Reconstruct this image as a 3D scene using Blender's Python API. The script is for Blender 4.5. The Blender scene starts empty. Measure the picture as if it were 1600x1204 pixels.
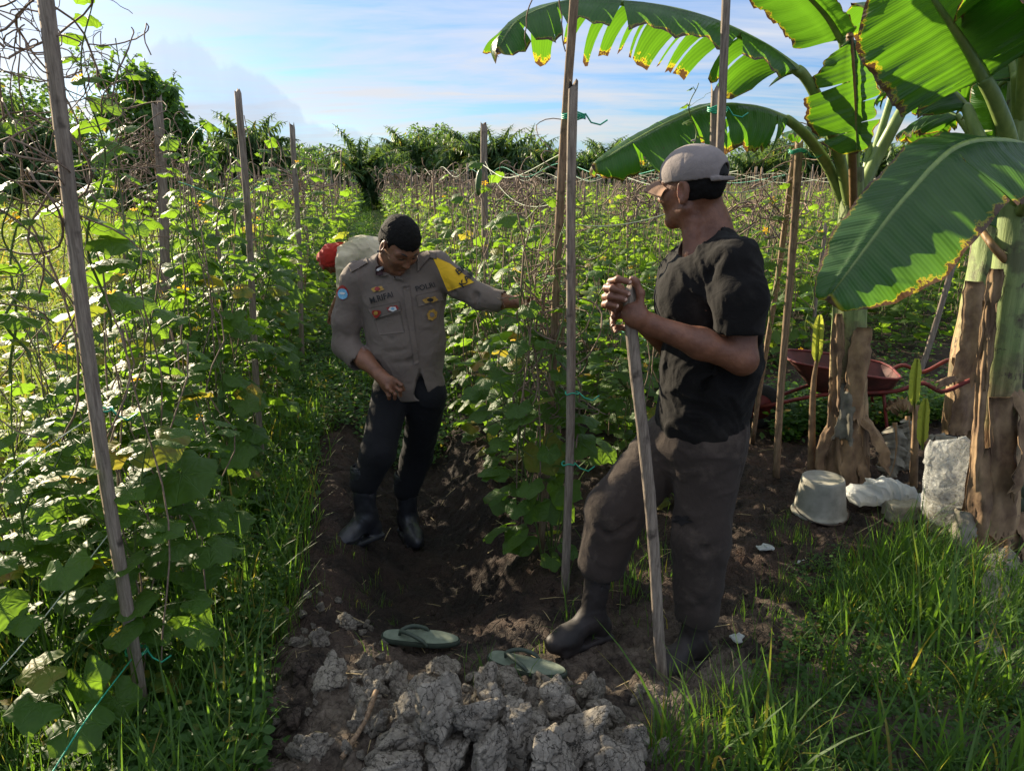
import bpy, math, random
import numpy as np
from mathutils import Vector, Matrix, noise as mnoise
from mathutils.bvhtree import BVHTree
R = math.radians
C = bpy.context.scene.collection
scn = bpy.context.scene
rng = np.random.default_rng(7)
random.seed(7)

# ------------------------------------------------------------ camera
F, PITCH, CZ = 1164.0, R(15.7), 1.6
cp, sp = math.cos(PITCH), math.sin(PITCH)
cam = bpy.data.cameras.new('camera'); camo = bpy.data.objects.new('camera', cam); C.objects.link(camo)
cam.sensor_width = 36; cam.lens = 36*F/1600; cam.clip_start = .05; cam.clip_end = 3000
camo.location = (0, 0, CZ); camo.rotation_euler = (R(90)-PITCH, 0, 0)
scn.camera = camo

# ------------------------------------------------------------ sky and sun
SUN_EL, SUN_AZ = R(20.5), R(-46)      # azimuth from +Y, negative = towards -X
world = bpy.data.worlds.new('World'); scn.world = world; world.use_nodes = True
wt = world.node_tree; wt.nodes.clear()
class NT:
    """tiny node-tree writer"""
    def __init__(s, t): s.t = t
    def n(s, typ, ins=None, **kw):
        nd = s.t.nodes.new(typ)
        for k, v in kw.items(): setattr(nd, k, v)
        for k, v in (ins or {}).items():
            sock = nd.inputs[k]
            if isinstance(v, bpy.types.NodeSocket): s.t.links.new(v, sock)
            elif isinstance(v, bpy.types.Node): s.t.links.new(v.outputs[0], sock)
            else: sock.default_value = v
        return nd
    def m(s, op, a, b=0.0, c=None, clamp=False):
        nd = s.n('ShaderNodeMath', {0: a, 1: b}, operation=op, use_clamp=clamp)
        if c is not None:
            if isinstance(c, bpy.types.NodeSocket): s.t.links.new(c, nd.inputs[2])
            else: nd.inputs[2].default_value = c
        return nd.outputs[0]
    def ramp(s, fac, stops, interp='LINEAR'):
        nd = s.n('ShaderNodeValToRGB', {0: fac}); cr = nd.color_ramp; cr.interpolation = interp
        while len(cr.elements) < len(stops): cr.elements.new(.5)
        for e, (p, c) in zip(cr.elements, stops):
            e.position = p; e.color = (*c, 1) if isinstance(c, tuple) else (c, c, c, 1)
        return nd.outputs[0]
    def mix(s, f, a, b, blend='MIX'):
        def cc(v): return (*v, 1) if isinstance(v, tuple) and len(v) == 3 else v
        nd = s.n('ShaderNodeMixRGB', {0: f, 1: cc(a), 2: cc(b)}, blend_type=blend)
        return nd.outputs[0]
    def noise(s, vec, scale, detail=3, rough=.55, dist=0.0, out=0):
        nd = s.n('ShaderNodeTexNoise', {'Scale': scale, 'Detail': detail, 'Roughness': rough, 'Distortion': dist})
        if vec is not None: s.t.links.new(vec, nd.inputs['Vector'])
        return nd.outputs[out]
    def mapr(s, v, a, b, c=0.0, d=1.0):
        nd = s.n('ShaderNodeMapRange', {0: v, 1: a, 2: b, 3: c, 4: d}); nd.clamp = True
        return nd.outputs[0]
w = NT(wt)
sky = w.n('ShaderNodeTexSky', sky_type='NISHITA', sun_disc=False, sun_elevation=SUN_EL, sun_rotation=SUN_AZ,
          air_density=1.0, dust_density=0.6, ozone_density=3.0, altitude=0)
tc = w.n('ShaderNodeTexCoord').outputs['Generated']
sx = w.n('ShaderNodeSeparateXYZ', {0: tc})
X, Y_, Z = sx.outputs
zc = w.m('MAXIMUM', Z, .015)
hz = w.m('ADD', zc, .12)
cx = w.m('DIVIDE', X, hz); cy = w.m('DIVIDE', Y_, hz)
pv = w.n('ShaderNodeCombineXYZ', {0: w.m('MULTIPLY', cx, .55), 1: w.m('MULTIPLY', cy, 1.35), 2: 0.0}).outputs[0]
n1 = w.noise(pv, .62, 7, .58, .35)
n2 = w.noise(pv, 2.2, 6, .6, .9)
cir = w.m('ADD', w.m('MULTIPLY', n1, .72), w.m('MULTIPLY', n2, .28))
cirm = w.ramp(cir, [(.42, 0.0), (.49, .45), (.60, 1.0)])
tint = w.mix(1.0, sky.outputs[0], (.36, .49, .68), 'MULTIPLY')
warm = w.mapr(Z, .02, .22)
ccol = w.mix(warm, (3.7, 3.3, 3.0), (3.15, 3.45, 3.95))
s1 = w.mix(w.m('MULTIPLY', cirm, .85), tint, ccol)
# a low bank of cumulus towards the left horizon, blue-grey bodies with paler crowns
az = w.m('ARCTAN2', X, Y_)
av = w.n('ShaderNodeCombineXYZ', {0: w.m('MULTIPLY', az, 9.0), 1: 0.0, 2: 3.0}).outputs[0]
cn = w.noise(av, 1.0, 4, .6)
q_ = w.m('MULTIPLY', w.m('ADD', az, .365), 6.5)
bump = w.m('MULTIPLY', w.m('MAXIMUM', w.m('SUBTRACT', 1.0, w.m('POWER', w.m('ABSOLUTE', q_), 1.5)), 0.0), .095)
wob = w.m('MULTIPLY', w.m('SUBTRACT', w.noise(tc, 13, 5, .55), .5), .085)
top = w.m('ADD', w.m('ADD', w.m('MULTIPLY', w.m('SUBTRACT', cn, .44), .13), bump), .035)
cum = w.mapr(w.m('SUBTRACT', w.m('ADD', top, wob), Z), -.002, .006)
edge = w.mapr(w.m('SUBTRACT', w.m('ADD', top, wob), Z), .0, .05, 1.0, 0.0)
ccum = w.mix(edge, (1.35, 2.0, 3.1), (2.3, 2.8, 3.6))
s2 = w.mix(w.m('MULTIPLY', cum, .42), s1, ccum)
# bright cloud overhead, out of view, added to fill the shade
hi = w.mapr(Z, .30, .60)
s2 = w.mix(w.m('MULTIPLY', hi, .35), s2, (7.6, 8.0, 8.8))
# warm glow of lit vapour round the (hidden) sun
sd = (math.sin(SUN_AZ)*math.cos(SUN_EL), math.cos(SUN_AZ)*math.cos(SUN_EL), math.sin(SUN_EL))
dt = w.n('ShaderNodeVectorMath', {0: tc, 1: sd}, operation='DOT_PRODUCT').outputs['Value']
gl = w.m('POWER', w.mapr(dt, .80, 1.0), 2.0)
s3 = w.mix(w.m('MULTIPLY', gl, .6), s2, (4.3, 4.15, 3.9))
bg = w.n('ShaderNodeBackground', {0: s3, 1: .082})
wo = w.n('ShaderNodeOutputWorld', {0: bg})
sl = bpy.data.lights.new('sun', 'SUN'); sl.energy = 5.0; sl.angle = R(.5); sl.color = (1, .85, .62)
so = bpy.data.objects.new('sun', sl); C.objects.link(so)
so.rotation_euler = Vector(sd).to_track_quat('Z', 'Y').to_euler()
so.location = (-6, 5, 8)
vs = scn.view_settings; vs.view_transform = 'Standard'; vs.look = 'None'; vs.exposure = 1.56; vs.gamma = 1
scn.cycles.max_bounces = 8; scn.cycles.transparent_max_bounces = 8; scn.cycles.transmission_bounces = 6

# ------------------------------------------------------------ pixel <-> place
def ray(px, py):
    a = (px-800)/F; b = (602-py)/F
    return Vector((a, cp+b*sp, -sp+b*cp))
def at(px, py, Y):
    d = ray(px, py); return Vector((0, 0, CZ)) + d*(Y/d.y)
def gnd(px, py, z=0.0):
    d = ray(px, py); return Vector((0, 0, CZ)) + d*((z-CZ)/d.z)
RD = Vector((-.179, .984, 0)); RN = Vector((.984, .179, 0))   # along / across the crop rows
def st(t, s): return RN*t + RD*s

# ------------------------------------------------------------ mesh helpers
class Acc:
    def __init__(s): s.v = []; s.f = []; s.uv = []; s.mi = []; s.n = 0; s.has_uv = False
    def add(s, v, f, uv=None, mi=0):
        """v (N,3); f (M,k) int array or list of such; uv (N,2) per vertex"""
        v = np.asarray(v, dtype=np.float32).reshape(-1, 3)
        for ff in (f if isinstance(f, list) and len(f) and isinstance(f[0], np.ndarray) else [np.asarray(f)]):
            s.f.append(ff.astype(np.int32)+s.n); s.mi.append(np.full(len(ff), mi, np.int32))
        s.v.append(v); s.uv.append(np.zeros((len(v), 2), np.float32) if uv is None else np.asarray(uv, np.float32))
        s.n += len(v); return s
    def mesh(s, name, mats, smooth=True):
        me = bpy.data.meshes.new(name)
        v = np.concatenate(s.v); uv = np.concatenate(s.uv)
        me.vertices.add(len(v)); me.vertices.foreach_set('co', v.ravel())
        loops = np.concatenate([f.ravel() for f in s.f]); tot = np.concatenate([np.full(len(f), f.shape[1], np.int32) for f in s.f])
        st_ = np.concatenate([[0], np.cumsum(tot)[:-1]]).astype(np.int32)
        me.loops.add(len(loops)); me.loops.foreach_set('vertex_index', loops)
        me.polygons.add(len(tot)); me.polygons.foreach_set('loop_start', st_)
        me.polygons.foreach_set('material_index', np.concatenate(s.mi))
        ul = me.uv_layers.new(name='UVMap'); ul.data.foreach_set('uv', uv[loops].ravel())
        me.update(calc_edges=True)
        me.polygons.foreach_set('use_smooth', np.full(len(tot), smooth, bool))
        for m in (mats if isinstance(mats, (list, tuple)) else [mats]): me.materials.append(m)
        return me
    def build(s, name, mats, parent=None, smooth=True, loc=None):
        return link(name, s.mesh(name, mats, smooth), parent, loc)
def link(name, data, parent=None, loc=None, rot=None):
    o = bpy.data.objects.new(name, data); C.objects.link(o)
    if parent is not None: o.parent = parent
    if loc is not None: o.location = loc
    if rot is not None: o.rotation_euler = rot
    return o
def tag(o, label, cat, group=None, kind=None):
    if label: o['label'] = label
    if cat: o['category'] = cat
    if group: o['group'] = group
    if kind: o['kind'] = kind
    return o
def thing(name, label, cat, loc=(0, 0, 0), rz=0, group=None):
    o = bpy.data.objects.new(name, None); C.objects.link(o); o.location = loc; o.rotation_euler = (0, 0, rz)
    o.empty_display_size = .1
    return tag(o, label, cat, group)
def copy_tree(o, parent=None):
    c = o.copy(); C.objects.link(c)
    if parent is not None: c.parent = parent
    for ch in o.children: copy_tree(ch, c)
    return c
def tubes(P, rad, S=5, uvs=1.0, cap=False):
    """P (N,K,3) polylines, rad (N,K) or scalar -> verts, quads, uv"""
    P = np.asarray(P, np.float64)
    if P.ndim == 2: P = P[None]
    N, K, _ = P.shape
    rad = np.broadcast_to(np.asarray(rad, float), (N, K)) if np.ndim(rad) != 1 else np.broadcast_to(np.asarray(rad, float)[None], (N, K))
    T = np.gradient(P, axis=1); T /= np.linalg.norm(T, axis=2, keepdims=True)+1e-9
    ref = np.where(np.abs(T[:, :1, 2:3]) > .8, np.array([[[1., .13, 0]]]), np.array([[[0, .07, 1.]]]))
    A = np.cross(T, ref); A /= np.linalg.norm(A, axis=2, keepdims=True)+1e-9
    B = np.cross(T, A)
    an = np.arange(S)*2*math.pi/S
    V = P[:, :, None]+rad[:, :, None, None]*(A[:, :, None]*np.cos(an)[None, None, :, None]+B[:, :, None]*np.sin(an)[None, None, :, None])
    i = np.arange(N)[:, None, None]*K*S; k = np.arange(K-1)[None, :, None]*S; j = np.arange(S)[None, None]
    a = i+k+j; b = i+k+(j+1) % S
    f = np.stack([a, b, b+S, a+S], -1).reshape(-1, 4)
    L = np.concatenate([np.zeros((N, 1)), np.cumsum(np.linalg.norm(np.diff(P, axis=1), axis=2), 1)], 1)
    uv = np.stack([np.broadcast_to((an/(2*math.pi))[None, None], (N, K, S)), np.broadcast_to(L[:, :, None]*uvs, (N, K, S))], -1)
    V = V.reshape(-1, 3); fs = [f]
    if cap:
        c0 = (np.arange(N)[:, None]*K*S+np.arange(S)[None, ::-1]); c1 = (np.arange(N)[:, None]*K*S+(K-1)*S+np.arange(S)[None])
        fs += [c0, c1]
    return V, fs, uv.reshape(-1, 2)
def spline(pts, n):
    """Catmull-Rom through pts (k,d) -> (n,d)"""
    p = np.asarray(pts, float); p = np.vstack([2*p[0]-p[1], p, 2*p[-1]-p[-2]])
    k = len(p)-3; u = np.linspace(0, k-1e-6, n); i = u.astype(int); f = (u-i)[:, None]
    a, b, c, d = p[i], p[i+1], p[i+2], p[i+3]
    return .5*((2*b)+(-a+c)*f+(2*a-5*b+4*c-d)*f**2+(-a+3*b-3*c+d)*f**3)
def rotz(a): c, s = math.cos(a), math.sin(a); return np.array([[c, -s, 0], [s, c, 0], [0, 0, 1.]])
def frames(dirs, ups):
    """(N,3) forward (local y) and up (local z) -> (N,3,3) column matrices"""
    d = dirs/(np.linalg.norm(dirs, axis=1, keepdims=True)+1e-9)
    x = np.cross(d, ups); x /= np.linalg.norm(x, axis=1, keepdims=True)+1e-9
    z = np.cross(x, d)
    return np.stack([x, d, z], -1)
def scatter(acc, tv, tf, tuv, M, T, S=None, mi=0):
    """place template (V,3) with matrices M (N,3,3), offsets T, scales S"""
    N = len(T)
    if N == 0: return
    M = np.asarray(M)
    if S is not None: M = M*np.asarray(S).reshape(-1, 1, 1)
    V = np.einsum('nij,vj->nvi', M, tv)+np.asarray(T)[:, None]
    off = (np.arange(N)*len(tv))[:, None, None]
    fs = [(f[None]+off).reshape(-1, f.shape[1]) for f in (tf if isinstance(tf, list) else [tf])]
    acc.add(V.reshape(-1, 3), fs, np.tile(tuv, (N, 1)), mi)
def vnoise(P, seed=0):
    """vectorised 3-D value noise, P (N,3) -> 0..1"""
    P = np.asarray(P, float)+1000.; i = np.floor(P).astype(np.int64); f = P-i; f = f*f*(3-2*f)
    def h(a, b, c):
        n = (a*374761393+b*668265263+c*2147483647+seed*974634777) & 0x7fffffff
        n = ((n ^ (n >> 13))*1274126177) & 0x7fffffff
        return ((n ^ (n >> 16)) & 0xffff)/65535.
    r = 0
    for dx in (0, 1):
        for dy in (0, 1):
            for dz in (0, 1):
                wgt = (f[..., 0] if dx else 1-f[..., 0])*(f[..., 1] if dy else 1-f[..., 1])*(f[..., 2] if dz else 1-f[..., 2])
                r = r+wgt*h(i[..., 0]+dx, i[..., 1]+dy, i[..., 2]+dz)
    return r
def fbm(P, sc, oc=4, seed=0, g=.5):
    r = 0; a = 1; t = 0; P = np.asarray(P, float)*sc
    for k in range(oc): r = r+a*vnoise(P, seed+k*17); t += a; a *= g; P = P*2.03
    return r/t

# ------------------------------------------------------------ materials
def mat(name):
    m = bpy.data.materials.new(name); m.use_nodes = True; t = m.node_tree; t.nodes.clear()
    return m, NT(t)
def fin(m, nt, surf):
    nt.n('ShaderNodeOutputMaterial', {0: surf}); return m
def bump(nt, h, strength=.5, dist=.01):
    return nt.n('ShaderNodeBump', {'Height': h, 'Strength': strength, 'Distance': dist}).outputs[0]
def rgb(h):
    c = [int(h[i:i+2], 16)/255 for i in (0, 2, 4)]
    return tuple(x/12.92 if x <= .04045 else ((x+.055)/1.055)**2.4 for x in c)
def simple(name, col, rough=.7, var=.25, nscale=30, bstr=.3, bdist=.004, spec=.4, metallic=0.0, col2=None, obj=True, stretch=None, sheen=0.0):
    m, n = mat(name)
    t = n.n('ShaderNodeTexCoord').outputs['Object']
    if stretch: t = n.n('ShaderNodeMapping', {0: t, 3: stretch}).outputs[0]
    a = n.noise(t, nscale, 5, .6)
    c2 = col2 or tuple(x*(1-var) for x in col)
    cc = n.mix(n.mapr(a, .35, .65), c2, col)
    big = n.noise(t, nscale*.12, 3)
    cc = n.mix(1.0, cc, n.ramp(big, [(.3, 1-var*.6), (.7, 1.0)]), 'MULTIPLY')
    b = n.n('ShaderNodeBsdfPrincipled', {'Base Color': cc, 'Roughness': rough, 'Specular IOR Level': spec, 'Metallic': metallic, 'Sheen Weight': sheen,
            'Normal': bump(n, a, bstr, bdist)})
    return fin(m, n, b)
def leaf_mat(name, dark, light, trans, veins='palm', yellow=.12, gloss=.42, tfac=.45, burn=0.0):
    """two-sided leaf: glossy top that takes the sky, sun glowing through"""
    m, n = mat(name)
    g = n.n('ShaderNodeNewGeometry'); rp = g.outputs['Random Per Island']
    uv = n.n('ShaderNodeUVMap').outputs[0]; s = n.n('ShaderNodeSeparateXYZ', {0: uv}); u, v = s.outputs[0], s.outputs[1]
    ob = n.n('ShaderNodeTexCoord').outputs['Object']
    blot = n.noise(ob, 45, 4, .6)
    base = n.mix(rp, dark, light)
    base = n.mix(n.mapr(blot, .4, .75, 0, .5), base, light)
    hgt = blot; vein = None
    if veins == 'palm':
        r = n.m('POWER', n.m('ADD', n.m('MULTIPLY', u, u), n.m('MULTIPLY', v, v)), .5)
        ang = n.m('ARCTAN2', u, v)
        w1 = n.m('ABSOLUTE', n.m('SINE', n.m('MULTIPLY', ang, 3.5)))
        # |sin| -> 0 at the veins; narrow with radius
        vein = n.m('SUBTRACT', 1.0, n.mapr(n.m('MULTIPLY', w1, n.m('ADD', r, .15)), .0, .10))
        w2 = n.m('SINE', n.m('ADD', n.m('MULTIPLY', r, 26.0), n.m('MULTIPLY', w1, 6.0)))
        hgt = n.m('ADD', n.m('MULTIPLY', w2, .25), n.m('SUBTRACT', n.m('MULTIPLY', blot, .8), vein))
    if vein is not None:
        base = n.mix(n.m('MULTIPLY', vein, .45), base, tuple(min(1, x*2.2+.02) for x in light))
    # some leaves turn yellow or brown at the margin
    rp2 = n.m('FRACT', n.m('MULTIPLY', rp, 37.7))
    old = n.mapr(rp2, 1-yellow, 1-yellow*.4)
    bn = n.noise(ob, 16, 3)
    ycol = n.mix(n.mapr(bn, .45, .62), (.36, .30, .035), (.20, .10, .03))
    base = n.mix(n.m('MULTIPLY', old, n.mapr(bn, .35, .6)), base, ycol)
    tcol = n.mix(rp, trans, tuple(x*.75 for x in trans))
    tcol = n.mix(n.m('MULTIPLY', old, .8), tcol, (.55, .40, .05))
    if vein is not None: tcol = n.mix(n.m('MULTIPLY', vein, .5), tcol, dark)
    nb = bump(n, hgt, .5, .004)
    p = n.n('ShaderNodeBsdfPrincipled', {'Base Color': base, 'Roughness': gloss+.10, 'Specular IOR Level': .3, 'Normal': nb})
    tr = n.n('ShaderNodeBsdfTranslucent', {'Color': tcol, 'Normal': nb})
    return fin(m, n, n.n('ShaderNodeMixShader', {0: tfac, 1: p, 2: tr}))
# ============================================================ GROUND
def smooth(a, b, x): t = np.clip((x-a)/(b-a), 0, 1); return t*t*(3-2*t)
def Hg(x, y, fine=True):
    x = np.asarray(x, float); y = np.asarray(y, float)
    t = x*RN.x+y*RN.y; s = x*RD.x+y*RD.y
    P = np.stack([x, y, np.zeros_like(x)], -1)
    h = (fbm(P, 1.1, 3, 3)-.5)*.07
    # sunken walkway between the first two beds, fading out where the clods lie
    start = smooth(1.9, 2.9, s)
    start = smooth(2.1, 3.0, s); h = h-.24*start*(1-smooth(.08, .44, np.abs(t-.18)))+.03*start*smooth(-.75, -.3, t)*(1-smooth(-.3, -.1, t))
    # furrows between the other beds
    for c in (1.75,):
        h = h-.12*smooth(2.8, 4., s)*(1-smooth(.1, .33, np.abs(t-c)))
    per = np.abs(((t-1.75+.7) % 1.4)-.7)
    h = h-.10*smooth(4., 6., s)*(t > 2.2)*(1-smooth(.1, .4, per))
    # heap of dug clay in front, low ridge towards the grass corner
    h = h+.14*np.exp(-(((x-2.65)/.75)**2+((y-4.02)/.26)**2))
    h = h+.14*np.exp(-(((x+.06)/.42)**2+((y-1.72)/.26)**2))+.06*np.exp(-(((x+.62)/.2)**2+((y-2.1)/.3)**2))
    h = h+.06*np.exp(-(((x-1.9)/.7)**2+((y-2.1)/.5)**2))
    if fine:
        near = 1-smooth(7, 14, np.hypot(x, y))
        bare = smooth(-.75, -.45, t)
        h = h+near*((fbm(P, 9, 4, 11)-.5)*.075+(np.abs(fbm(P, 24, 3, 5)-.5)*-.11))*(.35+.65*bare)
    return h
def zg(x, y): return float(Hg(np.array([x]), np.array([y]))[0])
def axis(lo, hi, step, out, far, g=1.12):
    a = list(np.arange(lo, hi, step)); s = step; v = a[-1]
    while v < far: s *= g; v += s; a.append(v)
    s = step; v = a[0]; b = []
    while v > out: s *= g; v -= s; b.append(v)
    return np.array(b[::-1]+a)
gx = axis(-1.6, 3.2, .02, -420, 420); gy = axis(1.0, 5.0, .022, -60, 620)
GX, GY = np.meshgrid(gx, gy); GZ = Hg(GX.ravel(), GY.ravel())
V = np.stack([GX.ravel(), GY.ravel(), GZ], 1)
nx, ny = len(gx), len(gy); ii = (np.arange(ny-1)[:, None]*nx+np.arange(nx-1)[None]).ravel()
m, n = mat('soil')
ob = n.n('ShaderNodeTexCoord').outputs['Object']; sx_ = n.n('ShaderNodeSeparateXYZ', {0: ob})
tt = n.m('ADD', n.m('MULTIPLY', sx_.outputs[0], RN.x), n.m('MULTIPLY', sx_.outputs[1], RN.y))
ss = n.m('ADD', n.m('MULTIPLY', sx_.outputs[0], RD.x), n.m('MULTIPLY', sx_.outputs[1], RD.y))
a1 = n.noise(ob, 5, 6, .65); a2 = n.noise(ob, 55, 5, .65); a3 = n.noise(ob, 1.3, 4, .6)
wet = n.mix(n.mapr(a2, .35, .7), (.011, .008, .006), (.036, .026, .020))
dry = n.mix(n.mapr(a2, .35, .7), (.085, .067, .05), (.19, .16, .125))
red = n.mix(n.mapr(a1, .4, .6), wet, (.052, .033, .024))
# drier pale clay crust near the dug heap
dryf = n.m('MULTIPLY', n.m('SUBTRACT', 1.0, n.mapr(ss, 1.9, 2.5)), n.mapr(a1, .38, .58))
c = n.mix(dryf, red, dry)
grn = n.mix(n.mapr(a2, .3, .7), (.035, .05, .014), (.09, .12, .03))
lf = n.m('MAXIMUM', n.m('SUBTRACT', 1.0, n.mapr(tt, -1.9, -1.3)), n.mapr(ss, 8.5, 16))
walk_dark = n.m('MULTIPLY', n.mapr(n.m('ABSOLUTE', n.m('SUBTRACT', tt, .18)), .25, .50, 1, 0), n.mapr(ss, 2.2, 2.8)); c = n.mix(n.m('MULTIPLY', walk_dark, .6), c, (.008, .006, .005))  # soil colour darker along the sunken walkway
c = n.mix(n.m('MULTIPLY', lf, .85), c, grn)
vor = n.n('ShaderNodeTexVoronoi', {'Vector': ob, 'Scale': 34.0, 'Randomness': 1.0}, feature='DISTANCE_TO_EDGE').outputs[0]
hh = n.m('ADD', n.m('MULTIPLY', a2, 1.0), n.mapr(vor, 0, .1, 0, .35))
p = n.n('ShaderNodeBsdfPrincipled', {'Base Color': c, 'Roughness': .93, 'Specular IOR Level': .25, 'Normal': bump(n, hh, .9, .012)})
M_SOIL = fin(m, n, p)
acc = Acc(); acc.add(V, np.stack([ii, ii+1, ii+1+nx, ii+nx], 1))
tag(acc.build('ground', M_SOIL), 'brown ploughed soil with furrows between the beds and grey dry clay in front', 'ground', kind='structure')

# ============================================================ LEAF TEMPLATES
def cuke_leaf(rings, na, seed=0):
    r_ = np.random.default_rng(seed); V = [(0, 0, 0)]; th = np.linspace(-R(158), R(158), na)
    ph = r_.uniform(0, 6, 4)
    for q in rings:
        for a in th:
            b = (a+R(36)) % R(72)-R(36)
            r = math.cos(R(36))/math.cos(R(36)-abs(b)) if abs(b) <= R(36) else 1
            r = (.80+.26*(1-abs(b)/R(36)))*(1+.03*math.sin(a*23+ph[0]))
            r *= 1-.30*smooth(R(125), R(158), abs(a))
            x, y = math.sin(a)*r*q, math.cos(a)*r*q
            z = -.16*q*q*(1+.5*math.sin(a*1.0+ph[1]))+.075*q*math.sin(a*5+ph[2])*q+.03*math.sin(9*x+ph[3])-.10*abs(x)**1.5*q+.04*math.sin(a*11+ph[1])*q**3
            V.append((x, y+.12*q*0, z))
    F_ = []
    T3 = []
    for i in range(na-1): T3.append((0, 1+i+1, 1+i))
    for k in range(len(rings)-1):
        o = 1+k*na
        for i in range(na-1): F_.append((o+i, o+i+1, o+na+i+1, o+na+i))
    V = np.array(V); fs = [np.array(T3)]
    if F_: fs.append(np.array(F_))
    return V, fs, V[:, :2].copy()
LEAF_A = [cuke_leaf((.3, .65, 1.0), 21, k) for k in range(3)]
LEAF_B = [cuke_leaf((.55, 1.0), 11, k) for k in range(2)]
LEAF_C = [cuke_leaf((1.0,), 6, 1)]
M_CUKE = leaf_mat('cucumber_leaf', (.028, .068, .012), (.062, .12, .020), (.28, .50, .03), 'palm', .06, .42, .45)
M_CUKEF = leaf_mat('cucumber_leaf_field', (.03, .07, .012), (.075, .13, .025), (.32, .54, .035), None, .05, .5, .5)
M_STEM = simple('green_stem', (.10, .16, .035), .55, .3, 60)
M_DRY = simple('dry_vine', (.27, .19, .13), .85, .4, 60, col2=(.14, .10, .075))
M_STRAW = simple('dry_grass', (.36, .28, .14), .85, .3, 40)
M_FRUIT = simple('cucumber_skin', (.06, .13, .025), .45, .4, 60, bstr=.6, bdist=.004, col2=(.03, .08, .015))
def petal_mat():
    m, n = mat('yellow_petal')
    a = n.noise(n.n('ShaderNodeTexCoord').outputs['Object'], 120, 3)
    c = n.mix(a, (.85, .42, .01), (.95, .62, .03))
    p = n.n('ShaderNodeBsdfPrincipled', {'Base Color': c, 'Roughness': .6})
    t_ = n.n('ShaderNodeBsdfTranslucent', {'Color': (.95, .55, .02, 1)})
    return fin(m, n, n.n('ShaderNodeMixShader', {0: .4, 1: p, 2: t_}))
M_PETAL = petal_mat()

def flower_mesh():
    a = Acc(); V = [(0, 0, -.004)]; 
    for k in range(5):
        b = k*R(72)
        for (da, r, z) in ((-.30, .5, .45), (0, .75, .55), (.30, .5, .45), (0, 1.1, .35), (-.36, .85, .38), (.36, .85, .38)):
            V.append((math.cos(b+da)*r, math.sin(b+da)*r, z))
    V = np.array(V)*.021; F_ = []; Q = []
    for k in range(5):
        o = 1+6*k; F_ += [(0, o, o+1), (0, o+1, o+2), (o+1, o+4, o+3), (o+1, o+3, o+5), (o, o+4, o+1), (o+1, o+5, o+2)]
    a.add(V, np.array(F_))
    return a.mesh('flower', M_PETAL)
FLOWER = flower_mesh()
def fruit_mesh(L=.13, r=.017):
    u = np.linspace(0, 1, 12); P = np.stack([.02*np.sin(u*2.2), 0*u, -L*u], 1)
    rr = r*np.sqrt(np.clip(1-(2*u-1)**2, 0.02, 1))**.7
    v, f, uv = tubes(P, rr[None], 10, cap=True); v = v+(fbm(v, 160, 2)[:, None]-.5)*.003
    return Acc().add(v, f, uv).mesh('cucumber', M_FRUIT)
FRUIT = fruit_mesh()

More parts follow.
